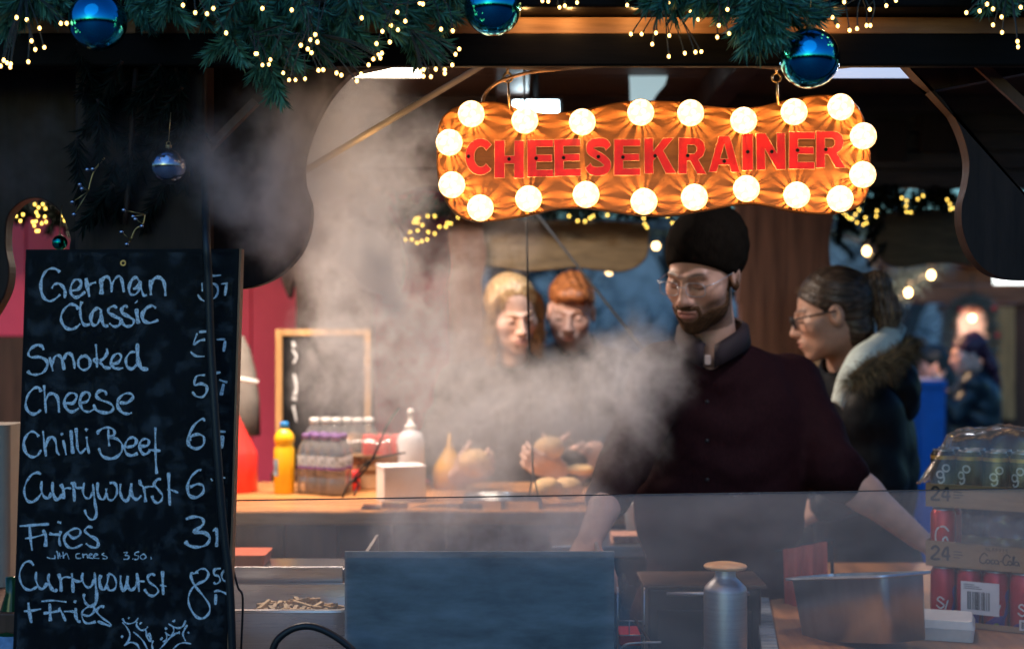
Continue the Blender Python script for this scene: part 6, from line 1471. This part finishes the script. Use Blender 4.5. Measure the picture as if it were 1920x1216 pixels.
# ---------------------------------------------------------------- woman with pony tail and fur hood
def fur_ring(path, rad):
    pts = []; pp = crom(path, 8)
    rr = random.Random(5)
    for i, p in enumerate(pp):
        for k in range(9):
            d = Vector((rr.gauss(0, 1), rr.gauss(0, 1), rr.gauss(0, 1))).normalized(); pts.append((p, d, rad))
    return pts, pp
def pony_x(ctx):
    hm = hairmat('dark_brown_hair', (.012, .009, .008), (.105, .075, .055), .36, (10, 150, 120), (0, R(20), 0))
    def fhair(p):
        d = s_ell(p, (0, .026, .047), (.086, .104, .089))
        pl = (.058 - p[:, 2]) - np.clip((p[:, 1] + .088), 0, .25) * .95
        d = smax(d, pl, .012)
        d = smax(d, -np.minimum(s_ell(p, (.08, .012, -.008), (.03, .026, .036)), s_ell(p, (-.08, .012, -.008), (.03, .026, .036))), .006)
        d = smin(d, s_ell(p, (0, .09, .025), (.05, .04, .05)), .03); d = smin(d, s_ell(p, (0, .062, -.05), (.058, .05, .07)), .03)
        return d - .0007 * np.sin(p[:, 2] * 240 + p[:, 1] * 60 + p[:, 0] * 120 + 2 * np.sin(p[:, 1] * 30)) - wob(p, .0008, 40, 2)
    local_mesh(ctx, 'hair', fhair, (-.11, -.11, -.10), (.11, .15, .155), .0036, hm)
    hp = hairmat('ponytail_hair', (.025, .017, .012), (.22, .15, .095), .4, (140, 140, 12))
    def fp(p):
        d = s_cap(p, (0, .112, .070), (0, .150, .055), .020, .030)
        d = smin(d, s_cap(p, (0, .150, .055), (0, .158, -.03), .033, .036), .02)
        d = smin(d, s_cap(p, (0, .158, -.03), (.0, .118, -.135), .034, .012), .02)
        return d - .0026 * np.sin(np.arctan2(p[:, 0], p[:, 1] - .15) * 14 + p[:, 2] * 26) - wob(p, .002, 70, 6)
    local_mesh(ctx, 'ponytail', fp, (-.07, .06, -.18), (.07, .22, .12), .0034, hp)
    strands(ctx, 'loose_strands', [(0, .118, .075), (0, .150, .070), (0, .172, .03), (0, .168, -.04), (0, .145, -.10), (0, .12, -.15)], 260, .017, hp, 4)
    strands(ctx, 'loose_strands', [(0, -.075, .085), (.05, -.05, .09), (.078, .0, .07), (.07, .06, .05), (.03, .10, .06)], 60, .010, hp, 5, .0007)
    strands(ctx, 'loose_strands', [(-.07, -.055, .07), (-.083, -.01, .05), (-.085, .03, .0), (-.07, .07, -.06), (-.05, .08, -.10)], 40, .010, hp, 6, .0007)
    q = MB(); q.tube([ctx['toW']((.022 * math.cos(a), .112, .070 + .022 * math.sin(a))) for a in [i * math.pi / 8 for i in range(17)]], .006, 8); q.build('hair_band', mat('tan_hair_band', (.45, .30, .2), .7), ctx['t'], smooth=True)
    glasses(ctx, M['black'], (.024, .016), .0028)
    # hood: pale fleece lining collar lying on the shoulder, with a fur edge
    D = 3.92
    lin = [P(1558, 752, 3.86), P(1572, 700, 3.84), P(1598, 655, 3.86), P(1632, 632, 3.92), P(1660, 610, 4.02), P(1672, 602, 4.10)]
    edge = [P(1580, 770, 3.84), P(1604, 710, 3.80), P(1634, 678, 3.81), P(1664, 664, 3.88), P(1690, 640, 3.98), P(1700, 615, 4.10)]
    a_, b_ = crom(lin, 6), crom(edge, 6); vs_ = []; nn = len(a_)
    for i in range(nn):
        for j in range(6):
            u = j / 5; p = a_[i].lerp(b_[i], u); p = p + Vector((0, -.014 * math.sin(u * math.pi), .006 * math.sin(u * math.pi))); vs_.append(p + Vector((0, 0, .002 * mnoise.noise(p * 60))))
    q = MB(); q.add(vs_, [(i * 6 + j, i * 6 + j + 1, (i + 1) * 6 + j + 1, (i + 1) * 6 + j) for i in range(nn - 1) for j in range(5)])
    o = q.build('hood_lining', mat('pale_fleece', (.62, .72, .68), .95, var=.12, scale=120, bump=.4), ctx['t'], smooth=True)
    so = o.modifiers.new('thick', 'SOLIDIFY'); so.thickness = .006
    path = [P(1600, 716, 3.80), P(1630, 690, 3.80), P(1664, 676, 3.86), P(1694, 660, 3.96), P(1706, 650, 4.06), P(1700, 690, 4.10), P(1692, 730, 4.08), P(1690, 750, 4.05)]
    pts, pp = fur_ring(path, .022)
    q = MB(); q.tube(pp, .020, 10); q.build('fur_core', mat('fur_base', (.06, .045, .025), 1, var=.5, scale=50), ctx['t'], smooth=True)
    fm = mat('brown_fur', (.13, .10, .055), .9, var=.3, island=.75)
    spikes(ctx, 'fur_trim', pts, fm, 6500, .040, 8, .0007, .6)
    # hood bag hanging behind
    V, Fq = nets(lambda p: smin(s_ell(p, np.array(P(1668, 715, 4.05)), (.075, .10, .085)), s_ell(p, np.array(P(1690, 748, 4.05)), (.05, .08, .07)), .04) - wob(p, .004, 40, 1), np.array(P(1668, 715, 4.05)) - .16, np.array(P(1668, 715, 4.05)) + .18, .008)
    link_mesh('hood', V, Fq, M['leather'], ctx['t'], True)
M['leather'] = mat('black_leather', (.006, .007, .009), .45, var=.3, scale=40, bump=.05, bscale=60, spec=.12)
person('person with dark ponytail, glasses and fur trimmed black leather jacket, seen from the side', P(1556, 590, 4.05), R(-97), R(14), R(0), 1.0, (.50, .29, .21), brow=(.03, .02, .015), neck=P(1590, 690, 4.12),
       body=dict(yaw=R(-95), w=1.0, g=.032, fold=.003, collar=.035, name='jacket', lean=Vector((.06, 0, 0)), hem=.80), top=M['leather'], bodyh=.0095,
       arms=[dict(sh=P(1630, 775, 3.96), el=P(1650, 905, 3.94), wr=P(1540, 950, 3.95), sleeve=.96, side=1, curl=.6, pn=(0, .6, -.5), sr=.066),
             dict(sh=P(1610, 770, 4.30), el=P(1600, 905, 4.32), wr=P(1520, 945, 4.26), sleeve=.96, side=-1, curl=.6, pn=(0, -.6, -.5), sr=.062)],
       extras=pony_x, hh=.0036, ph=dict(br=.003, jaw=.94, so=.004, sh=.12))
# person hidden behind her: only a fur collar and dark coat show
def collar_x(ctx):
    path = [P(1516, 680, 4.58), P(1535, 690, 4.52), P(1556, 670, 4.55), P(1568, 640, 4.62)]
    pts, pp = fur_ring(path, .02); q = MB(); q.tube(pp, .022, 10); q.build('fur_core', mat('beige_fur_base', (.20, .13, .07), 1, var=.4), ctx['t'], smooth=True)
    spikes(ctx, 'fur_collar', pts, mat('beige_fur', (.36, .25, .15), .9, island=.5), 1500, .03, 3, .0008)
    def fh(p): return smax(s_ell(p, (0, .022, .045), (.088, .106, .092)) - wob(p, .002, 60, 2), (.05 - p[:, 2]) - np.clip(p[:, 1] + .08, 0, .25) * .9, .01)
    local_mesh(ctx, 'hair', fh, (-.11, -.11, -.10), (.11, .15, .155), .006, M['hair_dark'])
M['hair_dark'] = hairmat('plain_dark_hair', (.010, .008, .008), (.05, .035, .03))
person('person almost hidden behind the ponytail woman, beige fur collar on a black coat', P(1552, 606, 4.62), R(-80), R(10), 0, .92, (.5, .3, .22), neck=P(1560, 690, 4.68), body=dict(yaw=R(-80), g=.03, name='coat', hem=.8), top=mat('black_coat_cloth', (.012, .012, .014), .8), bodyh=.016,
       arms=[dict(sh=P(1548, 740, 4.52), el=P(1552, 880, 4.5), wr=P(1500, 950, 4.5), sleeve=.95, h=.007), dict(sh=P(1560, 740, 4.88), el=P(1570, 880, 4.9), wr=P(1510, 950, 4.85), sleeve=.95, h=.007)], extras=collar_x, hh=.007)
# ---------------------------------------------------------------- far people
def purple_x(ctx):
    hm = hairmat('plum_hair', (.022, .006, .014), (.12, .028, .062), .45)
    def fhair(p):
        d = smax(s_ell(p, (0, .026, .047), (.088, .106, .092)), (.055 - p[:, 2]) - np.clip(p[:, 1] + .088, 0, .25) * 1.35, .012)
        d = smin(d, s_ell(p, (0, .07, .105), (.032, .032, .03)), .02)
        d = smin(d, s_cap(p, (0, .10, .05), (0, .135, -.10), .032, .038), .03); d = smin(d, s_cap(p, (0, .135, -.10), (0, .15, -.27), .036, .016), .03)
        return d - wob(p, .004, 50, 2)
    local_mesh(ctx, 'hair', fhair, (-.11, -.11, -.33), (.11, .25, .17), .008, hm)
person('person with plum coloured ponytail and dark leather jacket eating beside the blue bin', P(1814, 664, 9.3), R(-92), R(12), 0, 1.02, (.95, .52, .38), brow=(.05, .02, .03), neck=P(1826, 698, 9.34), body=dict(yaw=R(-88), g=.03, w=1.0, collar=.10, name='jacket', fold=.008, hem=.88), top=mat('teal_black_leather', (.012, .022, .028), .35, var=.3, bump=.2), bodyh=.02,
       arms=[dict(sh=P(1824, 722, 9.18), el=P(1790, 782, 9.14), wr=P(1758, 728, 9.16), hd=Vector((-.25, 0, .8)), sleeve=.92, side=1, curl=.5, pn=(.7, .1, .3), h=.007), dict(sh=P(1826, 722, 9.50), el=P(1800, 775, 9.5), wr=P(1768, 732, 9.42), hd=Vector((-.4, 0, .7)), sleeve=.9, side=-1, curl=.5, pn=(.7, -.1, .3), h=.007)], extras=purple_x, hh=.008)
def snack_x():
    t = thing('snack_wrap', P(1757, 718, 9.28), 'pale snack in a paper wrap held by the plum haired woman', 'food')
    m_ = MB(); m_.lathe([(.02, -.05), (.035, .03), (.03, .045), (.0005, .05)], P(1757, 716, 9.28), 12); m_.build('wrap', M['foam'], t, smooth=True)
snack_x()
def teal_x(ctx):
    def fhair(p):
        d = smax(s_ell(p, (0, .03, .047), (.09, .11, .094)), (.05 - p[:, 2]) - np.clip(p[:, 1] + .088, 0, .25) * 1.2, .012)
        d = smin(d, s_cap(p, (0, .06, .03), (0, .085, -.2), .085, .07), .03); return d - wob(p, .004, 50, 2)
    local_mesh(ctx, 'hair', fhair, (-.12, -.11, -.30), (.12, .18, .16), .010, hairmat('blue_black_hair', (.006, .014, .02), (.012, .035, .045)))
person('person with blue-black bobbed hair beyond the blue bin, facing left', P(1744, 684, 10.6), R(-100), R(14), 0, 1.05, (.62, .38, .34), neck=P(1754, 716, 10.66), body=dict(yaw=R(-95), g=.03, collar=.06, name='coat', hem=.8), top=mat('teal_coat_cloth', (.012, .030, .036), .8), bodyh=.024,
       arms=[dict(sh=P(1754, 735, 10.48), el=P(1748, 790, 10.45), wr=P(1728, 810, 10.5), sleeve=.95, h=.01), dict(sh=P(1754, 735, 10.85), el=P(1750, 790, 10.85), wr=P(1730, 810, 10.8), sleeve=.95, h=.01)], extras=teal_x, hh=.010)
def far_x(ctx):
    local_mesh(ctx, 'hair', lambda p: smax(s_ell(p, (0, .03, .047), (.09, .11, .094)), (.05 - p[:, 2]) - np.clip(p[:, 1] + .088, 0, .25) * .9, .012), (-.12, -.11, -.15), (.12, .18, .16), .010, M['hair_dark'])
person('person with a pale face just right of the brown fur hood, far behind', P(1716, 664, 11.6), R(60), R(4), 0, 1.15, (.70, .46, .42), neck=P(1712, 700, 11.66), body=dict(yaw=R(40), g=.03, collar=.05, name='coat', hem=.8), top=mat('grey_pink_coat', (.07, .035, .05), .8), bodyh=.024,
       arms=[dict(sh=P(1692, 722, 11.6), el=P(1690, 780, 11.6), wr=P(1700, 760, 11.4), sleeve=.95, h=.01), dict(sh=P(1730, 722, 11.7), el=P(1732, 780, 11.7), wr=P(1716, 760, 11.45), sleeve=.95, h=.01)], extras=far_x, hh=.010)
# ================================================================ behind the stall
# pink neighbour stall seen on the left
ps = thing('pink_stall', (-2.0, 6.2, 0), 'pink panelled neighbouring stall wall at the back left, half hidden by steam', 'stall')
m_ = MB()
for k, (x0, x1) in enumerate([(-3.6, P(48, 0, 6.0).x), (P(48, 0, 6.0).x + .004, P(470, 0, 6.0).x), (P(470, 0, 6.0).x + .004, P(850, 0, 6.0).x)]):
    m_.box(x0, x1, 6.0, 6.05, 1.6 if k == 0 else 0, 2.75)
m_.build('wall_panels', M['pink'], ps, bevel=.004)
MB().box(-3.6, P(47, 0, 6.0).x, 6.01, 6.05, 0, 1.598).build('lower_panel', M['brownwood'], ps)
MB().box(-3.7, P(846, 0, 6.0).x, 5.8, 6.3, 2.76, 2.85).build('roof_edge', M['darkwood'], ps)
MB().box(-3.6, P(840, 0, 6.0).x, 7.5, 7.55, 0, 2.75).build('rear_wall', M['darkwood'], ps)
# blue bin
t = thing('blue_bin', P(1752, 1000, 8.6), 'tall blue plastic wheelie bin between the fur hood and the plum haired woman', 'bin')
a, c = P(1722, 712, 8.6), P(1778, 900, 8.6)
m_ = MB(); rbox(m_, (a.x + c.x) / 2, 8.8, .12, a.z - .05, (c.x - a.x) * .84, .34, .04, 0, .03); m_.build('body', M['bin'], t)
m_ = MB(); rbox(m_, (a.x + c.x) / 2, 8.8, a.z - .049, a.z, (c.x - a.x) * 1.03, .40, .04); m_.build('rim', M['bin'], t, bevel=.006)
for s_ in (-.07, .07): MB().tube([((a.x + c.x) / 2 + s_ * 1.5, 8.93, .1), ((a.x + c.x) / 2 + s_ * 1.5 + .03, 8.93, .1)], .1, 16).build('wheel', M['black'], t)
MB().tube([P(1728, 716, 8.99), P(1772, 716, 8.99)], .012, 8).build('handle', M['bin'], t)
# far timber stall with garlanded door
fs = thing('far_stall', (5.2, 12.5, 0), 'reddish brown timber stall far behind on the right with a garlanded doorway', 'stall')
fw = wood('red_brown_boards', (.26, .10, .05), grain=(3, 30, 30))
FD = 12.0
def bx(x0, y0, x1, y1, D, th, name, mt):
    a, c = P(x0, y0, D), P(x1, y1, D); return MB().box(a.x, c.x, D, D + th, max(c.z, 0), a.z).build(name, mt, fs, bevel=.01)
bx(1640, 440, 2100, 498, FD - .2, .3, 'roof_board', fw); bx(1652, 500, 2100, 533, FD, .16, 'beam', fw); bx(1655, 534.5, 2100, 568, FD - .05, .2, 'beam', fw)
bx(1775, 569.5, 1796, 1100, FD, .15, 'door_post', fw); bx(1856, 575, 1904, 786, FD - .1, .06, 'plank', M['palewood']); bx(1861, 569.5, 2100, 1100, FD + .06, .1, 'wall', M['brownwood'])
bx(1797, 585, 1860, 1100, FD + .5, .06, 'lit_door', mat('lit_door_paint', (.75, .55, .48), .6)); bx(1775, 569.5, 1861, 584, FD + .3, .3, 'lintel', fw)
ld = bpy.data.lights.new('door_lamp', 'POINT'); ld.energy = 4; ld.color = (1, .70, .55); ld.shadow_soft_size = .05
lo = bpy.data.objects.new('door_lamp', ld); COL.objects.link(lo); lo.location = P(1823, 604, FD + .2)
t = thing('lit_sign', P(1900, 520, 10.5), 'white back-lit sign box cut off at the right picture edge', 'sign')
a, c = P(1868, 498, 10.5), P(1960, 532, 10.5)
MB().box(a.x, c.x, 10.5, 10.56, c.z, a.z).build('panel', emis('sign_glow', (.92, 1.0, .95), 1.6), t); MB().box(a.x - .01, c.x + .01, 10.505, 10.58, c.z - .025, c.z - .001).build('frame', fw, t)
MB().tube([(a.x + .2, 10.55, a.z), (a.x + .2, 10.55, 3.1)], .012, 8).build('bracket', M['iron'], t)
# door garlands
rr = random.Random(22)
g_ = thing('door_garland', P(1780, 640, FD - .1), 'frosted garland with red baubles framing the far lit doorway', 'garland')
nd = MB()
def spray(p, n, ln):
    for k in range(n):
        d = Vector((rr.gauss(0, 1), rr.gauss(0, .6), rr.gauss(0, 1))).normalized(); s_ = d.orthogonal().normalized() * .006
        nd.add([p - s_, p + s_, p + d * ln * rr.uniform(.5, 1.2)], [(0, 1, 2)])
sp = crom([P(1786, 790, FD - .1), P(1784, 690, FD - .1), P(1782, 600, FD - .1), P(1800, 572, FD - .1), P(1828, 566, FD - .1), P(1852, 578, FD - .1), P(1859, 640, FD - .1), P(1862, 720, FD - .1)], 12)
for p in sp: spray(p, 34, .10)
nd.build('needles', mat('frosted_needles', (.17, .19, .16), .7, island=.7), g_)
for k in (8, 30, 60, 70): MB().ball(sp[k] + Vector((.03, -.08, 0)), .022, 10, 8).build('bauble', M['redplastic'], g_, smooth=True)
# market string with big bulbs
t = thing('festoon_lights', P(1700, 545, 9.5), 'festoon of five large warm bulbs rising to the right beside a frosted garland', 'festoon lights')
fb = None; bl = [(1667, 574), (1703, 548), (1746, 515), (1625, 470)]
for (x, y) in bl:
    p = P(x, y, 9.5)
    m_ = MB(); m_.ball(p, .019, 12, 10, (1, 1, 1.3)); m_.build('bulb', M['festoon'], t, smooth=True)
    ld = bpy.data.lights.new('festoon_lamp', 'POINT'); ld.energy = 3.5; ld.color = (1, .62, .32); ld.shadow_soft_size = .03
    lo = bpy.data.objects.new('festoon_lamp', ld); COL.objects.link(lo); lo.parent = t; lo.location = p - t.location + Vector((0, -.05, -.03))
    MB().lathe([(.018, .036), (.018, .075)], p, 10).build('socket', M['black'], t)
m_ = MB(); m_.tube(crom([P(1560, 440, 9.52), P(1625, 462, 9.52), P(1662, 566, 9.52), P(1703, 538, 9.52), P(1746, 505, 9.52), P(1800, 470, 9.52), P(1880, 440, 9.5)], 6), .008, 6); m_.build('cable', M['black'], t, smooth=True)
nd = MB()
for p in crom([P(1668, 540, 9.7), P(1700, 522, 9.7), P(1735, 500, 9.7), P(1780, 480, 9.7)], 10): spray(p + Vector((rr.uniform(-.03, .03), 0, rr.uniform(-.06, .06))), 30, .14)
g2 = thing('frosted_garland', P(1700, 522, 9.7), 'frosted garland hanging beside the row of festoon bulbs', 'garland'); nd.build('needles', mat('silver_needles', (.10, .15, .18), .6, island=.6), g2)
MB().tube([P(1640, 556, 9.75), P(1710, 515, 9.75), P(1800, 470, 9.75)], .012, 6).build('stem', M['twig'], g2)
for (x, y, D, lab) in ((1230, 461, 11, 'single bright festoon bulb left of the beanie'), (1823, 596, 11.9, 'single warm bulb hanging in the far lit doorway'), (1142, 510, 12, 'tiny warm bulb under the left flap board')):
    t = thing('hanging_bulb', P(x, y, D), lab, 'bulb', 'single bulbs in the far background'); r_ = .022 if D < 11.5 else .024
    if x == 1142: r_ = .016
    MB().ball(P(x, y, D), r_, 12, 8).build('bulb', M['festoon'], t, smooth=True); MB().tube([P(x, y, D) + Vector((0, 0, r_)), P(x, y, D) + Vector((0, 0, r_ + .35))], .006, 6).build('cord', M['black'], t)
# bare winter trees and shrubs
bark = mat('bare_bark', (.06, .06, .06), .9, var=.4)
def tree(x, y, h, seed, label):
    rr = random.Random(seed); t = thing('bare_tree', (x, y, 0), label, 'tree', 'bare winter trees behind the stall'); tr = MB(); cr = MB()
    def grow(m_, p, d, L, r, lv):
        pts = [p]; q = p
        for k in range(4):
            d = (d + Vector((rr.gauss(0, .13), rr.gauss(0, .13), rr.gauss(.02, .08)))).normalized(); q = q + d * L / 4; pts.append(q)
        m_.tube(pts, [r * (1 - .14 * i) for i in range(5)], 6 if lv < 2 else 4, cap=False)
        if lv >= 5: return
        for k in range(3 if lv else 5):
            i = rr.choice((2, 3, 4)); dd = (d * .6 + Vector((rr.gauss(0, .6), rr.gauss(0, .6), rr.gauss(.15, .35)))).normalized()
            grow(cr, pts[i], dd, L * rr.uniform(.55, .78), r * .55, lv + 1)
    grow(tr, Vector((x, y, 0)), Vector((0, 0, 1)), h * .36, h * .022, 0)
    tr.build('trunk', bark, t, smooth=True); cr.build('crown', bark, t, smooth=True)
tree(.6, 19, 6.5, 1, 'bare winter tree seen left of the beanie behind the stall')
tree(2.2, 23, 7.5, 2, 'bare winter tree between the beanie and the ponytail, farther back')
tree(6.0, 22, 7.0, 3, 'bare winter tree in the gap right of the fur hood')
tree(-.6, 26, 8.0, 4, 'bare winter tree behind the red haired boy, farthest back')
sh = MB(); rr = random.Random(31)
for k in range(2600):
    c = Vector((rr.uniform(-1.5, 9), rr.uniform(24, 30), rr.uniform(0, 1.9) * rr.uniform(.3, 1)))
    d = Vector((rr.gauss(0, .5), rr.gauss(0, .5), rr.gauss(.6, .5))).normalized(); s_ = d.orthogonal().normalized() * .03
    sh.add([c - s_, c + s_, c + d * rr.uniform(.3, .9)], [(0, 1, 2)])
sh.build('shrubs', mat('dark_shrub', (.12, .15, .15), .9, island=.5), kind='stuff', label='dark tangled shrubs beyond the stalls', cat='shrubs')
wl_ = thing('stone_building', (3.5, 34, 0), 'grey blue stone building far behind the bare trees', 'building')
MB().box(-14, 22, 34, 42, 0, 3.9).build('wall', mat('grey_stone', (.42, .44, .46), .9, var=.5, scale=2.5, bump=.3), wl_)
MB().box(-14.4, 22.4, 33.6, 42.4, 3.902, 4.2).build('cornice', mat('grey_cornice', (.12, .13, .14), .9), wl_)
# ================================================================ steam from the griddle
def steam():
    # px, py, depth, radius px, weight
    BL_ = [(1195, 705, 3.02, 100, .5), (1135, 715, 3.05, 95, .85), (1180, 790, 3.02, 80, .35), (1050, 765, 3.08, 105, .75), (990, 790, 3.10, 140, .5), (880, 745, 3.10, 135, .5), (880, 830, 3.1, 130, .36), (1080, 830, 3.05, 100, .35),
           (800, 650, 3.05, 130, .5), (740, 560, 3.02, 120, .65), (690, 500, 3.0, 120, .8), (650, 420, 2.96, 120, .9), (690, 350, 2.95, 105, .8), (640, 320, 2.9, 120, .9), (640, 240, 2.86, 105, .85), (690, 190, 2.82, 85, .65), (570, 260, 2.6, 105, .75), (550, 370, 2.5, 120, .85), (470, 340, 2.46, 105, .85), (400, 310, 2.38, 105, .5),
           (650, 610, 3.05, 110, .5), (730, 690, 3.08, 125, .42), (650, 690, 3.1, 95, .55), (690, 750, 3.1, 90, .4), (650, 520, 3.0, 95, .5), (560, 420, 2.6, 85, .5), (530, 260, 2.48, 105, .75), (490, 420, 2.46, 80, .5), (610, 190, 2.6, 85, .6), (770, 800, 3.12, 110, .25), (790, 250, 2.95, 80, .35), (760, 330, 2.97, 80, .4), (850, 500, 3.1, 90, .22), (940, 470, 3.15, 70, .2), (900, 610, 3.12, 80, .16), 
           (760, 985, 2.86, 85, .55), (880, 975, 2.86, 95, .75), (1000, 985, 2.86, 90, .7), (1090, 970, 2.9, 75, .5), (930, 900, 2.98, 90, .3), (620, 650, 3.0, 75, .4), (600, 690, 3.0, 75, .4), (625, 760, 3.05, 70, .3),
           (80, 270, 2.34, 130, .06), (250, 330, 2.36, 110, .05), (10, 340, 2.34, 110, .06), (340, 290, 2.36, 90, .09)]
    me = bpy.data.meshes.new('steam'); me.from_pydata([(0, 0, 0)], [], [])
    o = bpy.data.objects.new('steam', me); COL.objects.link(o); tag(o, 'white steam billowing up from the griddle and drifting left', 'steam', kind='stuff')
    ng = bpy.data.node_groups.new('steam_field', 'GeometryNodeTree'); ng.interface.new_socket('Geometry', in_out='OUTPUT', socket_type='NodeSocketGeometry'); ng.interface.new_socket('Geometry', in_out='INPUT', socket_type='NodeSocketGeometry')
    n, l = ng.nodes, ng.links
    out = n.new('NodeGroupOutput'); pos = n.new('GeometryNodeInputPosition')
    def vm(op, a=None, b=None, s=None):
        q = n.new('ShaderNodeVectorMath'); q.operation = op
        for i, x in enumerate((a, b)):
            if x is None: continue
            if isinstance(x, (tuple, Vector)): q.inputs[i].default_value = tuple(x)
            else: l.new(x, q.inputs[i])
        if s is not None: q.inputs['Scale'].default_value = s
        return q
    def ma(op, a, b=None, c=None, clamp=False):
        q = n.new('ShaderNodeMath'); q.operation = op; q.use_clamp = clamp
        for i, x in enumerate((a, b, c)):
            if x is None: continue
            if isinstance(x, (int, float)): q.inputs[i].default_value = x
            else: l.new(x, q.inputs[i])
        return q.outputs[0]
    def nz(vec, scale, detail, rough=.6, dist=0):
        q = n.new('ShaderNodeTexNoise'); q.inputs['Scale'].default_value = scale; q.inputs['Detail'].default_value = detail; q.inputs['Roughness'].default_value = rough; q.inputs['Distortion'].default_value = dist
        l.new(vec, q.inputs['Vector']); return q
    w1 = nz(pos.outputs[0], 4.6, 4); off = vm('SUBTRACT', w1.outputs['Color'], (.5, .5, .5)); off = vm('SCALE', off.outputs[0], s=.25)
    pw_ = vm('ADD', pos.outputs[0], off.outputs[0])
    acc = None
    for (x, y, D, r, w) in BL_:
        c = P(x, y, D); rr_ = r * S(D) * 1.28
        q = vm('SUBTRACT', pw_.outputs[0], c); q = vm('MULTIPLY', q.outputs[0], (1 / rr_, 1 / min(max(rr_ * 1.2, .10), .22), 1 / rr_)); q = vm('LENGTH', q.outputs[0])
        f = ma('SUBTRACT', 1.0, q.outputs['Value'], clamp=True); f = ma('POWER', f, 1.35); f = ma('MULTIPLY', f, w * 1.3)
        acc = f if acc is None else ma('MAXIMUM', ma('MULTIPLY', ma('ADD', acc, f), .78), ma('MAXIMUM', acc, f))
    st = vm('MULTIPLY', pw_.outputs[0], (1.0, 1.0, .72))
    n1 = nz(st.outputs[0], 8.5, 7, .66, 1.2); n2 = nz(st.outputs[0], 28, 5, .68, .9)
    nn = ma('ADD', ma('MULTIPLY', n1.outputs[0], .64), ma('MULTIPLY', n2.outputs[0], .36))
    mr = n.new('ShaderNodeMapRange'); mr.interpolation_type = 'SMOOTHSTEP'; mr.inputs[1].default_value = .40; mr.inputs[2].default_value = .64; mr.inputs[3].default_value = .04; mr.inputs[4].default_value = 1.9
    l.new(nn, mr.inputs[0])
    den = ma('MULTIPLY', acc, mr.outputs[0]); den = ma('SUBTRACT', den, .012); den = ma('MAXIMUM', den, 0.0)
    vc = n.new('GeometryNodeVolumeCube')
    l.new(den, vc.inputs['Density'])
    lo, hi = (-1.05, 2.18, 1.10), (.50, 3.40, 2.22)
    vc.inputs['Min'].default_value = lo; vc.inputs['Max'].default_value = hi
    for i, k in enumerate(('Resolution X', 'Resolution Y', 'Resolution Z')): vc.inputs[k].default_value = int((hi[i] - lo[i]) / (.0075 if i != 1 else .014))
    sm = n.new('GeometryNodeSetMaterial')
    m = bpy.data.materials.new('steam_vapour'); m.use_nodes = True; mn, ml_ = m.node_tree.nodes, m.node_tree.links
    mn.remove(mn['Principled BSDF']); pv = mn.new('ShaderNodeVolumePrincipled'); pv.inputs['Color'].default_value = (.945, .935, .94, 1); pv.inputs['Density'].default_value = STEAM; pv.inputs['Anisotropy'].default_value = .32
    ml_.new(pv.outputs[0], mn['Material Output'].inputs['Volume'])
    sm.inputs['Material'].default_value = m; me.materials.append(m)
    l.new(vc.outputs[0], sm.inputs[0]); l.new(sm.outputs[0], out.inputs[0])
    md = o.modifiers.new('steam_field', 'NODES'); md.node_group = ng
STEAM = 13.0
steam()
